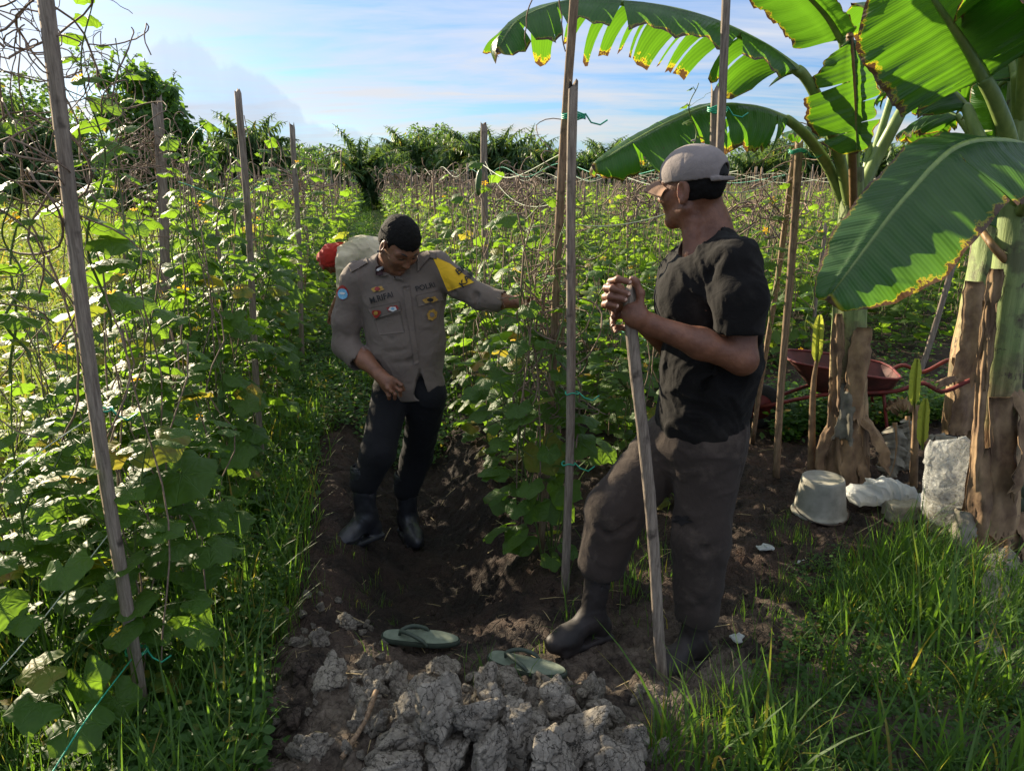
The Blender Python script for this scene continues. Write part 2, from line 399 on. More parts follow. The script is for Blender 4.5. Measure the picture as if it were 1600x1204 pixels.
def gen_plant(seed, h, nn, size, lod, bush=.32, dryh=0.0, tall=False):
    """stem/leaf/dry meshes of one trellised cucumber, local x across the row"""
    r_ = np.random.default_rng(seed)
    K = 14; zs = np.linspace(0, h, K)
    st0 = np.stack([.03*np.sin(zs*4+r_.uniform(0, 6))+np.linspace(0, r_.normal(0, .05), K), .03*np.cos(zs*3+r_.uniform(0, 6))+np.linspace(0, r_.normal(0, .06), K), zs], 1)
    stems = [st0]
    for _ in range(3):   # side shoots
        z0 = r_.uniform(.05, h*.5); b = r_.uniform(0, 6.28); L = r_.uniform(.25, .75)
        u = np.linspace(0, 1, K); base = np.array([np.interp(z0, zs, st0[:, i]) for i in range(3)])
        stems.append(base+np.stack([np.cos(b)*bush*.7*u*r_.uniform(.5, 1), np.sin(b)*.25*u, L*u*(1-.25*u)+.02*np.sin(9*u)], 1))
    P, D, S, base_ = [], [], [], []
    for si, s_ in enumerate(stems):
        k = nn if si == 0 else max(3, nn//4)
        for i in range(k):
            u = (i+.4)/k; u = u**(1.15 if si == 0 else 1)
            b = np.array([np.interp(u*(K-1), np.arange(K), s_[:, j]) for j in range(3)])
            z = b[2]/max(h, .1)
            az_ = r_.uniform(0, 6.28)
            o = np.array([math.cos(az_)*1.1, math.sin(az_)*.9, 0])
            pl = r_.uniform(.05, .13)*(1.2-.5*z)+(bush*.25*r_.random() if z < .6 else 0)
            e = b+o*pl+np.array([0, 0, pl*r_.uniform(.1, .9)])
            P.append(e); base_.append(b)
            D.append(o+np.array([0, 0, r_.uniform(-.75, .1)])); S.append(size*(1.12-.5*z)*r_.uniform(.62, 1.18))
    P = np.array(P); D = np.array(D); S = np.array(S); base_ = np.array(base_)
    up = np.stack([r_.normal(0, .28, len(P)), r_.normal(0, .28, len(P)), np.ones(len(P))], 1)
    Mx = frames(D, up)
    fol = Acc(); T = (LEAF_A, LEAF_B, LEAF_C)[lod]
    pick = r_.integers(0, len(T), len(P))
    for k, (tv, tf, tuv) in enumerate(T):
        q = pick == k; scatter(fol, tv, tf, tuv, Mx[q], P[q], S[q])
    stm = Acc()
    if lod < 2:
        v, f, uv = tubes(np.array(stems), np.linspace(.0045, .002, K), 5 if lod == 0 else 3); stm.add(v, f, uv)
        mid = (base_+P)/2+np.array([0, 0, .012]); pet = np.stack([base_, mid, P], 1)
        v, f, uv = tubes(pet, .0018, 4 if lod == 0 else 3); stm.add(v, f, uv)
        if lod == 0:   # tendrils
            tn = []
            for _ in range(5):
                b = P[r_.integers(0, len(P))]; u = np.linspace(0, 1, 14)
                tn.append(b+np.stack([.08*u+.012*np.sin(u*14), .012*np.cos(u*14)*u+.03*u*r_.normal(), .05*u*r_.normal()+.06*u], 1))
            v, f, uv = tubes(np.array(tn), .0009, 3); stm.add(v, f, uv)
    dr = Acc()
    nd = {0: 5, 1: 4, 2: 2}[lod]; pl = []
    for _ in range(nd):
        u = np.linspace(0, 1, 10); z0 = r_.uniform(0, .5); z1 = dryh+r_.uniform(-.25, .1)
        w_ = r_.uniform(.01, .05)
        pl.append(np.stack([r_.normal(0, .07)+w_*np.sin(u*r_.uniform(4, 12)+r_.uniform(0, 6)), r_.normal(0, .12)+w_*np.cos(u*r_.uniform(4, 12)), z0+(z1-z0)*u], 1))
    v, f, uv = tubes(np.array(pl), .0028 if lod < 2 else .005, 4 if lod == 0 else 3); dr.add(v, f, uv)
    leafpos = P
    return stm, fol, dr, leafpos

PROTO = {0: [], 1: [], 2: []}
for k in range(7):
    stm, fol, dr, lp = gen_plant(100+k, 1.20+.08*(k % 4), 40, .070, 0, .32, 1.42)
    PROTO[0].append((stm.mesh('stem', M_STEM), fol.mesh('leaves', M_CUKE), dr.mesh('dry_stems', M_DRY), lp))
for k in range(5):
    stm, fol, dr, lp = gen_plant(200+k, 1.18+.06*(k % 3), 34, .070, 1, .32, 1.38)
    PROTO[1].append((stm.mesh('stem', M_STEM), fol.mesh('leaves', M_CUKEF), dr.mesh('dry_stems', M_DRY), lp))
FARP = []
for k in range(4):
    stm, fol, dr, lp = gen_plant(300+k, 1.05+.04*k, 24, .082, 2, .34, 1.22); FARP.append((fol, dr))

# ============================================================ CROP ROWS
ROWS = [(-.75, 2.2, 'row left of the walkway'), (-1.28, 1.35, 'outer left row by the meadow'), (-1.95, 7.5, 'row beyond the outer left row'), (-2.6, 11., 'row farthest into the meadow'),
        (.66, 2.8, 'first row right of the walkway'), (1.38, 3.3, 'second row right of the walkway'), (2.15, 4.3, 'third row right of the walkway')]
t_ = 2.85; k_ = 0
while t_ < 34:
    ROWS.append((t_, 5.9+max(0, (t_-3.5))*.25, None)); t_ += (.7 if k_ % 2 else .72); k_ += 1
slots = []
for ri, (t, s0, nm) in enumerate(ROWS):
    s = s0
    while s < 50:
        step = .40 if s < 12 else .5
        tj, sj = t+rng.normal(0, .03), s+rng.normal(0, .05)
        p = st(tj, sj); d = math.hypot(p.x, p.y)
        ang = math.degrees(math.atan2(p.x, p.y))
        if p.y > .9 and abs(ang) < (36+ (14 if d < 3 else 3)):
            slots.append((d, ri, p.x, p.y, sj))
        s += step
slots.sort()
NEAR = slots[:285]; FAR = slots[285:]
nm_default = 'field right of the third row'
BAND = ['near end', 'middle stretch', 'far stretch']
ORD = 'first second third fourth fifth sixth seventh eighth ninth tenth eleventh twelfth thirteenth fourteenth'.split()
rank = {}
for ri_ in range(len(ROWS)):
    for j_, e_ in enumerate(sorted([e for e in NEAR if e[1] == ri_], key=lambda e: e[4])): rank[e_] = j_
for k, (d, ri, x, y, s) in enumerate(NEAR):
    lod = 0 if d < 6 else 1
    t, s0, nm = ROWS[ri]
    pr = PROTO[lod][rng.integers(0, len(PROTO[lod]))]
    if nm is None:
        where = 'leafy green cucumber vine in the strung rows of the open field behind the banana plants' if t > 4.6 else 'leafy cucumber vine in the rows between farmer and banana stem'
        grp = 'cucumber vines in the open field' if t > 4.6 else 'cucumber vines between farmer and banana stem'
    else:
        b = 0 if s < s0+2.2 else (1 if s < s0+5.5 else 2)
        where = f'leafy cucumber vine, {BAND[b]} of the {nm}'
        grp = f'cucumber vines, {BAND[b]} of the {nm}'
        rk = rank[NEAR[k]]
        if rk < 14: where = f'{ORD[rk]} leafy cucumber vine from the near end of the {nm}'; grp = f'cucumber vines along the {nm}'
        else: where = f'leafy cucumber vine in the far stretch of the {nm}'; grp = f'cucumber vines in the far stretch of the {nm}'
    o = thing('cucumber_plant', where, 'cucumber plant', (x, y, zg(x, y)-.01), -R(10.3)+rng.choice([0, math.pi])+rng.normal(0, .25), grp)
    sc = rng.uniform(.88, 1.08)*((.88 if s < 3.4 else 1.22) if t < 0 else 1.10)
    if nm and t in (.72, ) and s < 4.4: sc *= .92
    if nm and t in (1.38, 2.15) and s < 6: sc *= .74
    o.scale = (1.0, 1.0, sc)
    link('stem', pr[0], o); link('leaves', pr[1], o); link('dry_stems', pr[2], o)
    nf = int(rng.integers(0, 4)) if d < 7 else int(rng.integers(0, 2))
    for _ in range(nf):
        q = pr[3][rng.integers(0, len(pr[3]))]
        f = link('flower', FLOWER, o, (q[0]*1.1, q[1]*1.1, q[2]+.01), (rng.normal(0, .6), rng.normal(0, .6), rng.uniform(0, 6)))
        f.scale = (1, 1, 1)
    if d < 6 and rng.random() < .22:
        q = pr[3][rng.integers(len(pr[3])//3, len(pr[3]))]; link('cucumber', FRUIT, o, (q[0]*.6, q[1]*.6, q[2]-.03), (0, 0, rng.uniform(0, 6)))
# everything farther away: one mass
fl, dy = Acc(), Acc()
for k, (fol, dr) in enumerate(FARP):
    q = [e for j, e in enumerate(FAR) if j % 4 == k]
    T = np.array([(e[2], e[3], 0) for e in q]); T[:, 2] = Hg(T[:, 0], T[:, 1], False)
    an = rng.uniform(0, 6.28, len(q)); Mr = np.stack([rotz(a) for a in an])
    Sx = rng.uniform(.9, 1.12, len(q)); 
    Mr = Mr*np.stack([np.ones_like(Sx)*1.15, np.ones_like(Sx)*1.15, Sx*(1+.1*(rng.random(len(q))>.8))], 1)[:, None, :]
    for src, dst in ((fol, fl), (dr, dy)):
        v = np.concatenate(src.v); scatter(dst, v, src.f, np.concatenate(src.uv), Mr, T)
fo = fl.build('cucumber_field', M_CUKEF); tag(fo, 'strung rows of cucumber vines filling the field back to the palms', 'crop field', kind='stuff')
dy.build('dry_stems', M_DRY, fo)

# ============================================================ STAKES AND STRINGS
def wood_mat(name, a, b, stretch=(14, 14, 1.2)):
    m, n = mat(name)
    t = n.n('ShaderNodeMapping', {0: n.n('ShaderNodeTexCoord').outputs['Object'], 3: stretch}).outputs[0]
    g = n.noise(t, 9, 6, .7); k = n.noise(n.n('ShaderNodeTexCoord').outputs['Object'], 14, 3)
    c = n.mix(n.mapr(g, .35, .65), a, b)
    c = n.mix(n.mapr(k, .62, .72), c, tuple(x*.45 for x in a))
    p = n.n('ShaderNodeBsdfPrincipled', {'Base Color': c, 'Roughness': .85, 'Specular IOR Level': .25, 'Normal': bump(n, g, .8, .004)})
    return fin(m, n, p)
M_WOOD = wood_mat('weathered_wood', (.12, .093, .072), (.30, .245, .19))
M_WOODB = wood_mat('brown_bamboo', (.12, .08, .05), (.30, .21, .13))
def stake_acc(p0, p1, w=.02, flat=.6, seed=0, jag=True):
    """rough split-wood stake from p0 to p1 with uneven faces and a splintered top"""
    r_ = np.random.default_rng(seed); K = 16; S = 8
    p0, p1 = np.array(p0, float), np.array(p1, float); u = np.linspace(0, 1, K)
    P = p0+(p1-p0)*u[:, None]+np.stack([.006*np.sin(u*7+seed), .006*np.cos(u*5+seed), 0*u], 1)
    v, f, uv = tubes(P, w, S, cap=True)
    v = v.reshape(K, S, 3); c = P[:, None]
    prof = 1-.25*r_.random(S); loc = (v-c)*prof[None, :, None]
    loc[..., 1] *= flat if flat else 1
    loc *= (1+.10*(r_.random((K, S, 1))-.5)); 
    v = c+loc
    if jag: v[-1, :, 2] += r_.uniform(-.03, .03, S)*w/.02
    return v.reshape(-1, 3), f, uv
def stake(name, base, top, w, label, cat='stake', m=None, flat=.7, grp=None, seed=0, jag=True):
    b = Vector(base); a = Acc(); v, f, uv = stake_acc((0, 0, -.02), Vector(top)-b, w, flat, seed, jag); a.add(v, f, uv)
    return tag(a.build(name, m or M_WOOD, loc=b), label, cat, grp)
def gz(px, py):  # ground hit that respects the relief
    z = 0
    for _ in range(4): p = gnd(px, py, z); z = zg(p.x, p.y)
    return gnd(px, py, z)
b = gz(224, 1135); stake('garden_stake', b, at(62, -30, b.y), .022, 'thick grey weathered stake closest to the camera, at the left edge', seed=1)
b = at(246, 560, 4.0); b.z = 0; b = st(-1.22, 4.1); stake('garden_stake', (at(246, 500, 4.0).x, 4.0, 0), at(243, 158, 4.0), .03, 'grey stake wrapped in dead brown vines before the big leafy bush', seed=2)
stake('garden_stake', (at(394, 560, 3.95).x, 3.95, 0), at(372, 142, 3.9), .021, 'slim grey stake with a slanted pointed tip, left of the walkway', seed=3)
stake('garden_stake', (at(462, 420, 6.3).x, 6.3, 0), at(458, 198, 6.3), .027, 'dark pointed stake rising from the vines above the left row', seed=4)
b = gz(885, 928); FRONTB = b.copy(); stake('garden_stake', b, at(897, 135, b.y), .019, 'pale grey split stake in front, right of the officer reaching hand', seed=5)
stake('bamboo_pole', (at(846, 700, 2.95).x, 2.95, -.02), at(900, -50, 2.72), .018, 'tall brown pole leaning behind the pale split stake', m=M_WOODB, seed=6)
stake('bamboo_pole', (at(868, 640, 3.6).x, 3.6, 0), at(893, 330, 3.6), .012, 'thin brown stick standing among vines behind the pale split stake', m=M_WOODB, seed=26)
stake('bamboo_pole', (at(1119, 700, 2.9).x, 2.9, 0), at(1134, -60, 2.85), .018, 'tall grey bamboo pole rising behind the farmer cap', m=M_WOOD, flat=1, seed=7)
stake('garden_stake', (at(1108, 700, 2.97).x, 2.97, 0), at(1117, 140, 2.97), .020, 'short splintered stake tied with green string to the pole behind the farmer', seed=8)
b = gz(1212, 750); stake('bamboo_pole', b, at(1250, 222, b.y-.1), .024, 'brown bamboo stake between the farmer and the banana plant', m=M_WOODB, seed=9)
stake('bamboo_pole', (at(1188, 560, 4.4).x, 4.4, 0), at(1243, 238, 4.0), .018, 'slanting thin brown stake crossing the bamboo stake right of the farmer', m=M_WOODB, seed=10)
stake('garden_stake', (at(757, 560, 5.6).x, 5.6, -.02), at(757, 196, 5.6), .026, 'dark topped stake standing above the officer reaching arm', seed=11)
b = gz(1432, 600); stake('garden_stake', b, at(1512, 340, b.y), .027, 'long slanting stake leaning right behind the wheelbarrow handles', seed=12)
stake('garden_stake', (at(1488, 640, 5.0).x, 5.0, 0), at(1522, 370, 5.0), .024, 'grey stake beside the slanting stake between the banana plants', seed=13)
stake('garden_stake', (at(1268, 530, 6.6).x, 6.6, 0), at(1290, 350, 6.6), .02, 'thin grey stake in the vines left of the banana trunk', seed=14)
# the stakes of the field rows, copies of a few prototypes
SP = []
for k in range(6):
    a = Acc(); v, f, uv = stake_acc((0, 0, -.05), (rng.normal(0, .06), rng.normal(0, .05), 1.44+.08*k-.1*(k % 2)), .018, .8, 40+k); a.add(v, f, uv)
    SP.append(a.mesh('field_stake', [M_WOOD, M_WOODB][k % 3 == 2]))
ss_ = []
for ri, (t, s0, nm) in enumerate(ROWS):
    s = s0+{0: 6.5, 1: 5, 4: 5, 5: 4.0, 6: 3.5}.get(ri, rng.uniform(.2, 2.6))
    while s < 50:
        p = st(t+rng.normal(0, .04), s)
        if abs(math.degrees(math.atan2(p.x, p.y))) < 38: ss_.append((p.length, p.x, p.y, ri))
        s += rng.uniform(1.8, 2.8)
ss_.sort(); farst = Acc()
FIELD_ST = []
for k, (d, x, y, ri) in enumerate(ss_):
    if k < 280:
        side = 'left of the walkway' if ri < 4 else 'right of the walkway'
        band = 'nearer rows' if d < 14 else 'distant rows'
        o = link('field_stake', SP[k % 6], None, (x, y, zg(x, y)), (0, 0, rng.uniform(0, 6)))
        tag(o, f'thin weathered stake holding up the {band} of vines {side}', 'stake', f'vine stakes in the {band} {side}')
    else:
        q = SP[k % 6]; v = np.empty(len(q.vertices)*3, np.float32); q.vertices.foreach_get('co', v)
        f4 = [p.vertices[:] for p in q.polygons if len(p.vertices) == 4]
        farst.add(v.reshape(-1, 3)+np.array([x, y, 0]), np.array(f4))
if farst.n: tag(farst.build('distant_stakes', M_WOOD), 'crowd of thin stakes at the far end of the field', 'stakes', kind='stuff')

M_CORD_G = simple('green_twine', (.03, .36, .22), .4, .2, 80)
M_CORD_W = simple('pale_twine', (.42, .48, .34), .5, .2, 80)
def cord(pts, r, m, label, cat='string', n=40, sag=0.0, grp=None, name='string'):
    P = spline([tuple(p) for p in pts], n)
    v, f, uv = tubes(P, r, 4); return tag(Acc().add(v, f, uv).build(name, m), label, cat, grp)
def seg(p, q, sag=.03):
    p, q = Vector(p), Vector(q); return [p+(q-p)*u-Vector((0, 0, sag*4*u*(1-u))) for u in np.linspace(0, 1, 7)]
# twine tied round the foreground stake and running off down-left and into the row
for (lab, pts, mt) in [('green twine from the foreground stake down to the lower left corner', [at(214, 1018, 1.9), at(130, 1130, 1.5), at(30, 1290, 1.15)], M_CORD_G),
     ('green twine from the foreground stake up to the row behind', [at(214, 1018, 1.9), at(250, 940, 2.5), at(330, 800, 3.6), at(390, 690, 4.6)], M_CORD_G),
     ('pale twine crossing the lower left corner behind the stake', [at(-30, 1080, 1.5), at(60, 975, 1.7), at(176, 826, 1.9)], M_CORD_W),
     ('pale twine from the middle of the foreground stake to the left edge', [at(-20, 768, 1.6), at(70, 700, 1.75), at(155, 643, 1.9)], M_CORD_W),
     ('pale twine rising from the foreground stake into the outer row', [at(176, 826, 1.9), at(200, 812, 2.2), at(330, 700, 3.2)], M_CORD_W)]:
    cord(pts, .0018 if mt is M_CORD_W else .0022, mt, lab)
for i, (t, s0, s1, z) in enumerate([(-.7, 3, 14, 1.55), (-1.25, 3, 14, 1.6), (.72, 2.8, 14, 1.66), (1.38, 3.0, 15, 1.66), (2.15, 4.3, 15, 1.6), (.72, 2.8, 14, .75), (1.38, 3, 14, .8), (2.15, 4.3, 12, .8), (2.85, 6, 16, 1.6), (3.57, 6, 16, 1.6), (4.27, 6.2, 16, 1.6), (5., 6.4, 16, 1.6)]):
    side = ['left row', 'outer left row', 'first right row', 'second right row', 'third right row', 'first right row', 'second right row', 'third right row', 'fourth right row', 'fifth right row', 'sixth right row', 'seventh right row'][i]
    P = []
    s = s0
    while s < s1: P += [st(t, s)+Vector((0, 0, z+.03)), st(t, s+1.3)+Vector((0, 0, z-.07))]; s += 2.6
    cord(P, .0022, M_CORD_G if i % 3 == 0 else M_CORD_W, f'{"lower" if z < 1 else "upper"} trellis twine strung along the {side}', n=70)
zt = 1.62
cord(seg(at(900, 300, 2.8), at(757, 250, 5.6), .16), .0013, M_CORD_W, 'sagging pale twine between the leaning pole and the dark topped stake')
cord(seg(at(890, 350, 2.9), at(1112, 300, 3.0), .05), .0018, M_CORD_W, 'pale twine from the leaning pole to the pole behind the farmer')
cord(seg(at(1130, 300, 3.0), at(1235, 262, 3.75), .04), .0018, M_CORD_W, 'pale twine from the farmer shoulder to the brown bamboo stake')
# green ties round the spliced poles
def tie(c, r, label, n=3):
    P = [(c[0]+r*math.cos(a), c[1]+r*math.sin(a)*.9, c[2]+.006*a/6.28+.004*math.sin(a*3)) for a in np.linspace(0, 6.28*n, 60)]
    P += [(c[0]+r+.02, c[1]-.01, c[2]-.012), (c[0]+r+.05, c[1]-.02, c[2]-.02), (c[0]+r+.075, c[1]-.01, c[2]-.004)]
    v, f, uv = tubes(np.array(P), .0028, 4); tag(Acc().add(v, f, uv).build('string', M_CORD_G), label, 'string')
tie(at(896, 186, 2.70), .040, 'green twine knotted round the two poles right of the officer')
tie(at(1121, 175, 2.92), .036, 'green twine knotted round the poles above the farmer cap')
tie(at(1246, 240, 3.72), .040, 'green twine knotted round the brown stakes right of the farmer')
tie(at(894, 615, 2.64), .024, 'green twine loop round the pale split stake at hip height', 1)
tie(at(888, 725, 2.64), .024, 'pale twine loop low on the pale split stake', 1)
tie(at(214, 1018, 1.9), .030, 'green twine loop low on the foreground stake', 2)
tie(at(157, 641, 1.9), .030, 'green twine loop halfway up the foreground stake', 1)

# dead vine tangles
def tangle(c, rad, n, seed, label, K=22, thick=.0028, hang=.5, col=None):
    r_ = np.random.default_rng(seed); c = np.array(c); PL = []
    for _ in range(n):
        p = c+r_.normal(0, 1, 3)*np.array(rad)*.5; d = r_.normal(0, 1, 3); d /= np.linalg.norm(d); Q = []
        L = r_.uniform(.25, .8)*max(rad)
        curl = r_.normal(0, .16, 3)
        for k in range(K):
            Q.append(p.copy()); d = d+np.cross(curl, d)*.9+r_.normal(0, .16, 3)+np.array([0, 0, -hang*.12])-(p-c)/(np.array(rad)+1e-3)*.09
            d /= np.linalg.norm(d); p = p+d*L*2.6/K
        PL.append(Q)
    v, f, uv = tubes(np.array(PL)-c, np.full(K, thick)[None]*r_.uniform(.5, 1.3, (n, 1)), 4)
    return tag(Acc().add(v, f, uv).build('dry_vine', col or M_DRY, loc=tuple(c)), label, 'dry vine')
tangle(at(85, 60, 1.95), (.20, .12, .17), 20, 1, 'tangle of dead curly vines round the top of the foreground stake', thick=.0016)
tangle(at(40, 200, 1.95), (.14, .12, .26), 16, 2, 'dead vines hanging left of the foreground stake under its top', thick=.0015)
tangle(at(130, 150, 2.1), (.12, .12, .30), 11, 12, 'dead curly vines hanging right of the foreground stake', thick=.0014)
tangle(at(60, 300, 2.0), (.05, .05, .75), 16, 3, 'strand of dead vines dropping through the leaves at the left edge', thick=.0026)
tangle(at(230, 235, 4.0), (.20, .15, .16), 44, 4, 'brown dead vine clump draped over the grey stake before the bush', thick=.0024)
tangle(at(218, 300, 4.0), (.07, .07, .5), 26, 5, 'column of dead vines hanging down beside the grey stake', thick=.0022)
tangle(at(290, 262, 4.6), (.20, .15, .18), 30, 6, 'brown dead vine clump right of the grey wrapped stake', thick=.0022)
tangle(at(183, 420, 3.6), (.10, .1, .75), 16, 7, 'thin dead vines standing left of the grey wrapped stake', thick=.0022)
tangle(at(868, 420, 2.95), (.045, .045, .5), 26, 8, 'twist of dead vines winding up the brown leaning pole', thick=.002)
tangle(at(845, 520, 2.9), (.12, .1, .35), 30, 10, 'brown dead vine bunch just beyond the officer fingers', thick=.0028)
tangle(at(1240, 330, 3.9), (.12, .12, .5), 20, 13, 'dead vines clinging to the brown stakes right of the farmer', thick=.0025)
i = 0
for (x_, y_, r1) in [(690, 290, .5), (620, 280, .5), (780, 300, .5), (830, 300, .4), (470, 290, .4), (1010, 310, .4), (1180, 330, .4)]:
    i += 1; r1 *= .6; Yd = [9, 12, 8, 7, 7.5, 7, 6.5][i-1]
    where = ['above the path left of the dark stake', 'above the officer head', 'right of the dark topped stake', 'left of the leaning pole', 'over the left rows near the path', 'left of the farmer cap', 'right of the farmer neck'][i-1]
    tangle(at(x_, y_, Yd), (r1*1.2, .4, r1*.7), 40, 20+i, f'brown dead vine tops {where}', thick=.006)
# ============================================================ GRASS AND WEEDS
def tuft(nb, h, spread, w, seed, segs=3):
    r_ = np.random.default_rng(seed); a = Acc()
    for _ in range(nb):
        b = r_.uniform(0, 6.28); L = h*r_.uniform(.5, 1.15); u = np.linspace(0, 1, segs+1)
        lean = r_.uniform(.15, .75); o = r_.normal(0, spread*.3, 2)
        px = o[0]+np.cos(b)*L*lean*u**1.8; py = o[1]+np.sin(b)*L*lean*u**1.8; pz = L*(u-.30*lean*u**2.4)
        sd_ = np.array([-math.sin(b), math.cos(b)]); ww = w*r_.uniform(.6, 1.3)*(1-u**2.5)*.5+.0003
        V = []
        for k in range(segs+1): V += [(px[k]-sd_[0]*ww[k], py[k]-sd_[1]*ww[k], pz[k]), (px[k]+sd_[0]*ww[k], py[k]+sd_[1]*ww[k], pz[k]+.0005)]
        F_ = [(2*k, 2*k+1, 2*k+3, 2*k+2) for k in range(segs)]
        a.add(V, np.array(F_), [(0, k//2/segs) for k in range(2*segs+2)])
    return np.concatenate(a.v), np.concatenate(a.f), np.concatenate(a.uv)
def weed(seed, h, nl, size):
    r_ = np.random.default_rng(seed); a = Acc()
    tv = np.array([(0, 0, 0), (-.32, .45, .05), (0, .5, -.03), (.32, .45, .05), (-.2, .8, .0), (0, 1, -.12), (.2, .8, 0)])
    tf = [np.array([(0, 2, 1), (0, 3, 2), (4, 2, 5), (2, 6, 5), (1, 2, 4), (2, 3, 6)])]
    P = np.stack([r_.normal(0, h*.25, nl), r_.normal(0, h*.25, nl), h*r_.uniform(.1, 1, nl)], 1)
    D = np.stack([r_.normal(0, 1, nl), r_.normal(0, 1, nl), r_.uniform(-.3, .7, nl)], 1)
    Mx = frames(D, np.stack([r_.normal(0, .3, nl), r_.normal(0, .3, nl), np.ones(nl)], 1))
    scatter(a, tv, tf, tv[:, :2], Mx, P, size*r_.uniform(.6, 1.3, nl))
    return np.concatenate(a.v), np.concatenate(a.f), np.concatenate(a.uv)
M_GRASS = leaf_mat('grass_blade', (.026, .066, .012), (.060, .12, .022), (.22, .42, .03), None, .08, .45, .42)
M_MEAD = leaf_mat('meadow_blade', (.05, .095, .018), (.11, .16, .035), (.33, .45, .06), None, .16, .5, .45)
M_WEED = leaf_mat('weed_leaf', (.022, .062, .012), (.05, .11, .022), (.18, .38, .03), None, .05, .5, .42)
TG = [tuft(10, .26, .22, .007, k) for k in range(3)]+[tuft(6, .30, .3, .012, 5), tuft(5, .42, .3, .004, 6, 4)]
TGL = [tuft(7, .48, .16, .011, 10+k, 5) for k in range(3)]
TW = [weed(k, .16, 22, .035) for k in range(3)]
TM = [tuft(7, .42, .35, .018, 20+k, 2) for k in range(3)]
TMW = [weed(30+k, .34, 26, .055) for k in range(3)]
def field(acc, temps, X, Y, s, seed, dz=0.0):
    r_ = np.random.default_rng(seed); pk = r_.integers(0, len(temps), len(X)); Z = Hg(X, Y)+dz
    an = r_.uniform(0, 6.28, len(X)); s = np.broadcast_to(s, len(X))*r_.uniform(.65, 1.25, len(X))
    for k, (v, f, uv) in enumerate(temps):
        q = pk == k; Mr = np.stack([rotz(a) for a in an[q]]) if q.any() else np.zeros((0, 3, 3))
        scatter(acc, v, f, uv, Mr, np.stack([X[q], Y[q], Z[q]], 1), s[q])
def ts(x, y): return x*RN.x+y*RN.y, x*RD.x+y*RD.y
def polar(n, r0, r1, a0, a1, seed, p=1.0):
    r_ = np.random.default_rng(seed); u = r_.random(n); r = r0*(r1/r0)**(u**p); a = np.radians(r_.uniform(a0, a1, n))
    return np.sin(a)*r, np.cos(a)*r, r
def mk(x, y, th, sc=3.): return fbm(np.stack([x, y, x*0], 1), sc, 3, 77) > th
# meadow left of the beds
x, y, r = polar(15000, 2.2, 60, -46, 5, 1); t, s = ts(x, y); q = (t < -1.55-.0*s) & ~((t > -2.9) & (s > 7))
x, y, r = x[q], y[q], r[q]
A = Acc(); field(A, TM, x, y, .8+r*.050, 2)
x, y, r = polar(7500, 2.6, 45, -46, 5, 3); t, s = ts(x, y); q = (t < -1.6) & ~((t > -2.9) & (s > 7)); x, y, r = x[q], y[q], r[q]
field(A, TMW, x, y, .75+r*.045, 4)
tag(A.build('meadow_grass', M_MEAD), 'tall sunlit yellow-green grass and weeds on the left of the beds', 'grass', kind='stuff')
# grass on and beside the left beds
r_ = np.random.default_rng(5)
n_ = 2200; tt_ = np.where(r_.random(n_) < .35, r_.uniform(-1.0, -.60, n_), r_.uniform(-1.9, -.8, n_)); s_ = 1.1*(12/1.1)**r_.random(n_)
x = tt_*RN.x+s_*RD.x; y = tt_*RN.y+s_*RD.y; t = tt_
A = Acc(); field(A, TG, x[mk(x, y, .5)], y[mk(x, y, .5)], .6, 6)
n_ = 900; tt_ = r_.uniform(-1.7, -.38, n_); s_ = 1.0*(5/1.0)**r_.random(n_); field(A, TGL, tt_*RN.x+s_*RD.x, tt_*RN.y+s_*RD.y, .62, 7)
n_ = 330; tt_ = r_.uniform(-.5, .55, n_); s_ = 5.2*(40/5.2)**r_.random(n_); field(A, TG, tt_*RN.x+s_*RD.x, tt_*RN.y+s_*RD.y, .7+s_*.02, 71)
n_ = 60; tt_ = r_.uniform(-.6, -.35, n_); s_ = r_.uniform(2.9, 6, n_); field(A, TG, tt_*RN.x+s_*RD.x, tt_*RN.y+s_*RD.y, .8, 72)
tag(A.build('bed_grass', M_GRASS), 'green grass growing under the left rows of vines', 'grass', kind='stuff')
A = Acc(); n_ = 1500; tt_ = r_.uniform(-.6, .6, n_); s_ = 4.6*(30/4.6)**r_.random(n_); field(A, TW, tt_*RN.x+s_*RD.x, tt_*RN.y+s_*RD.y, .9+s_*.02, 73)
n_ = 3400; tt_ = r_.uniform(-1.8, -.40, n_); s_ = 1.0*(9/1.0)**r_.random(n_); field(A, TW, tt_*RN.x+s_*RD.x, tt_*RN.y+s_*RD.y, .85, 8)
x, y, rr = polar(900, 2.6, 9, 8, 40, 9); t, s = ts(x, y); q = (s > 4.3); field(A, TW, x[q], y[q], 1.0, 10)
tag(A.build('small_weeds', M_WEED), 'small round-leaved weeds covering the soil under the vines', 'weeds', kind='stuff')
# grass in the right foreground corner
def inpoly(px, py, poly):
    c = np.zeros(len(px), bool); j = len(poly)-1
    for i in range(len(poly)):
        xi, yi = poly[i]; xj, yj = poly[j]
        c ^= ((yi > py) != (yj > py)) & (px < (xj-xi)*(py-yi)/(yj-yi+1e-9)+xi); j = i
    return c
def pixfield(n, poly, seed, accept=None):
    r_ = np.random.default_rng(seed); xs = [p[0] for p in poly]; ys = [p[1] for p in poly]
    px = r_.uniform(min(xs), max(xs), n); py = r_.uniform(min(ys), max(ys), n); q = inpoly(px, py, poly); px, py = px[q], py[q]
    a = (px-800)/F; b_ = (602-py)/F; dz = -sp+b_*cp; dy_ = cp+b_*sp; k = -CZ/dz
    return a*k, dy_*k
A = Acc()
X_, Yy = pixfield(420, [(1010, 1290), (1040, 1120), (1120, 1085), (1200, 1010), (1300, 960), (1420, 1000), (1620, 960), (1760, 900), (1760, 1290)], 11); q = mk(X_, Yy, .52, 4.); field(A, TG, X_[q], Yy[q], .56, 12)
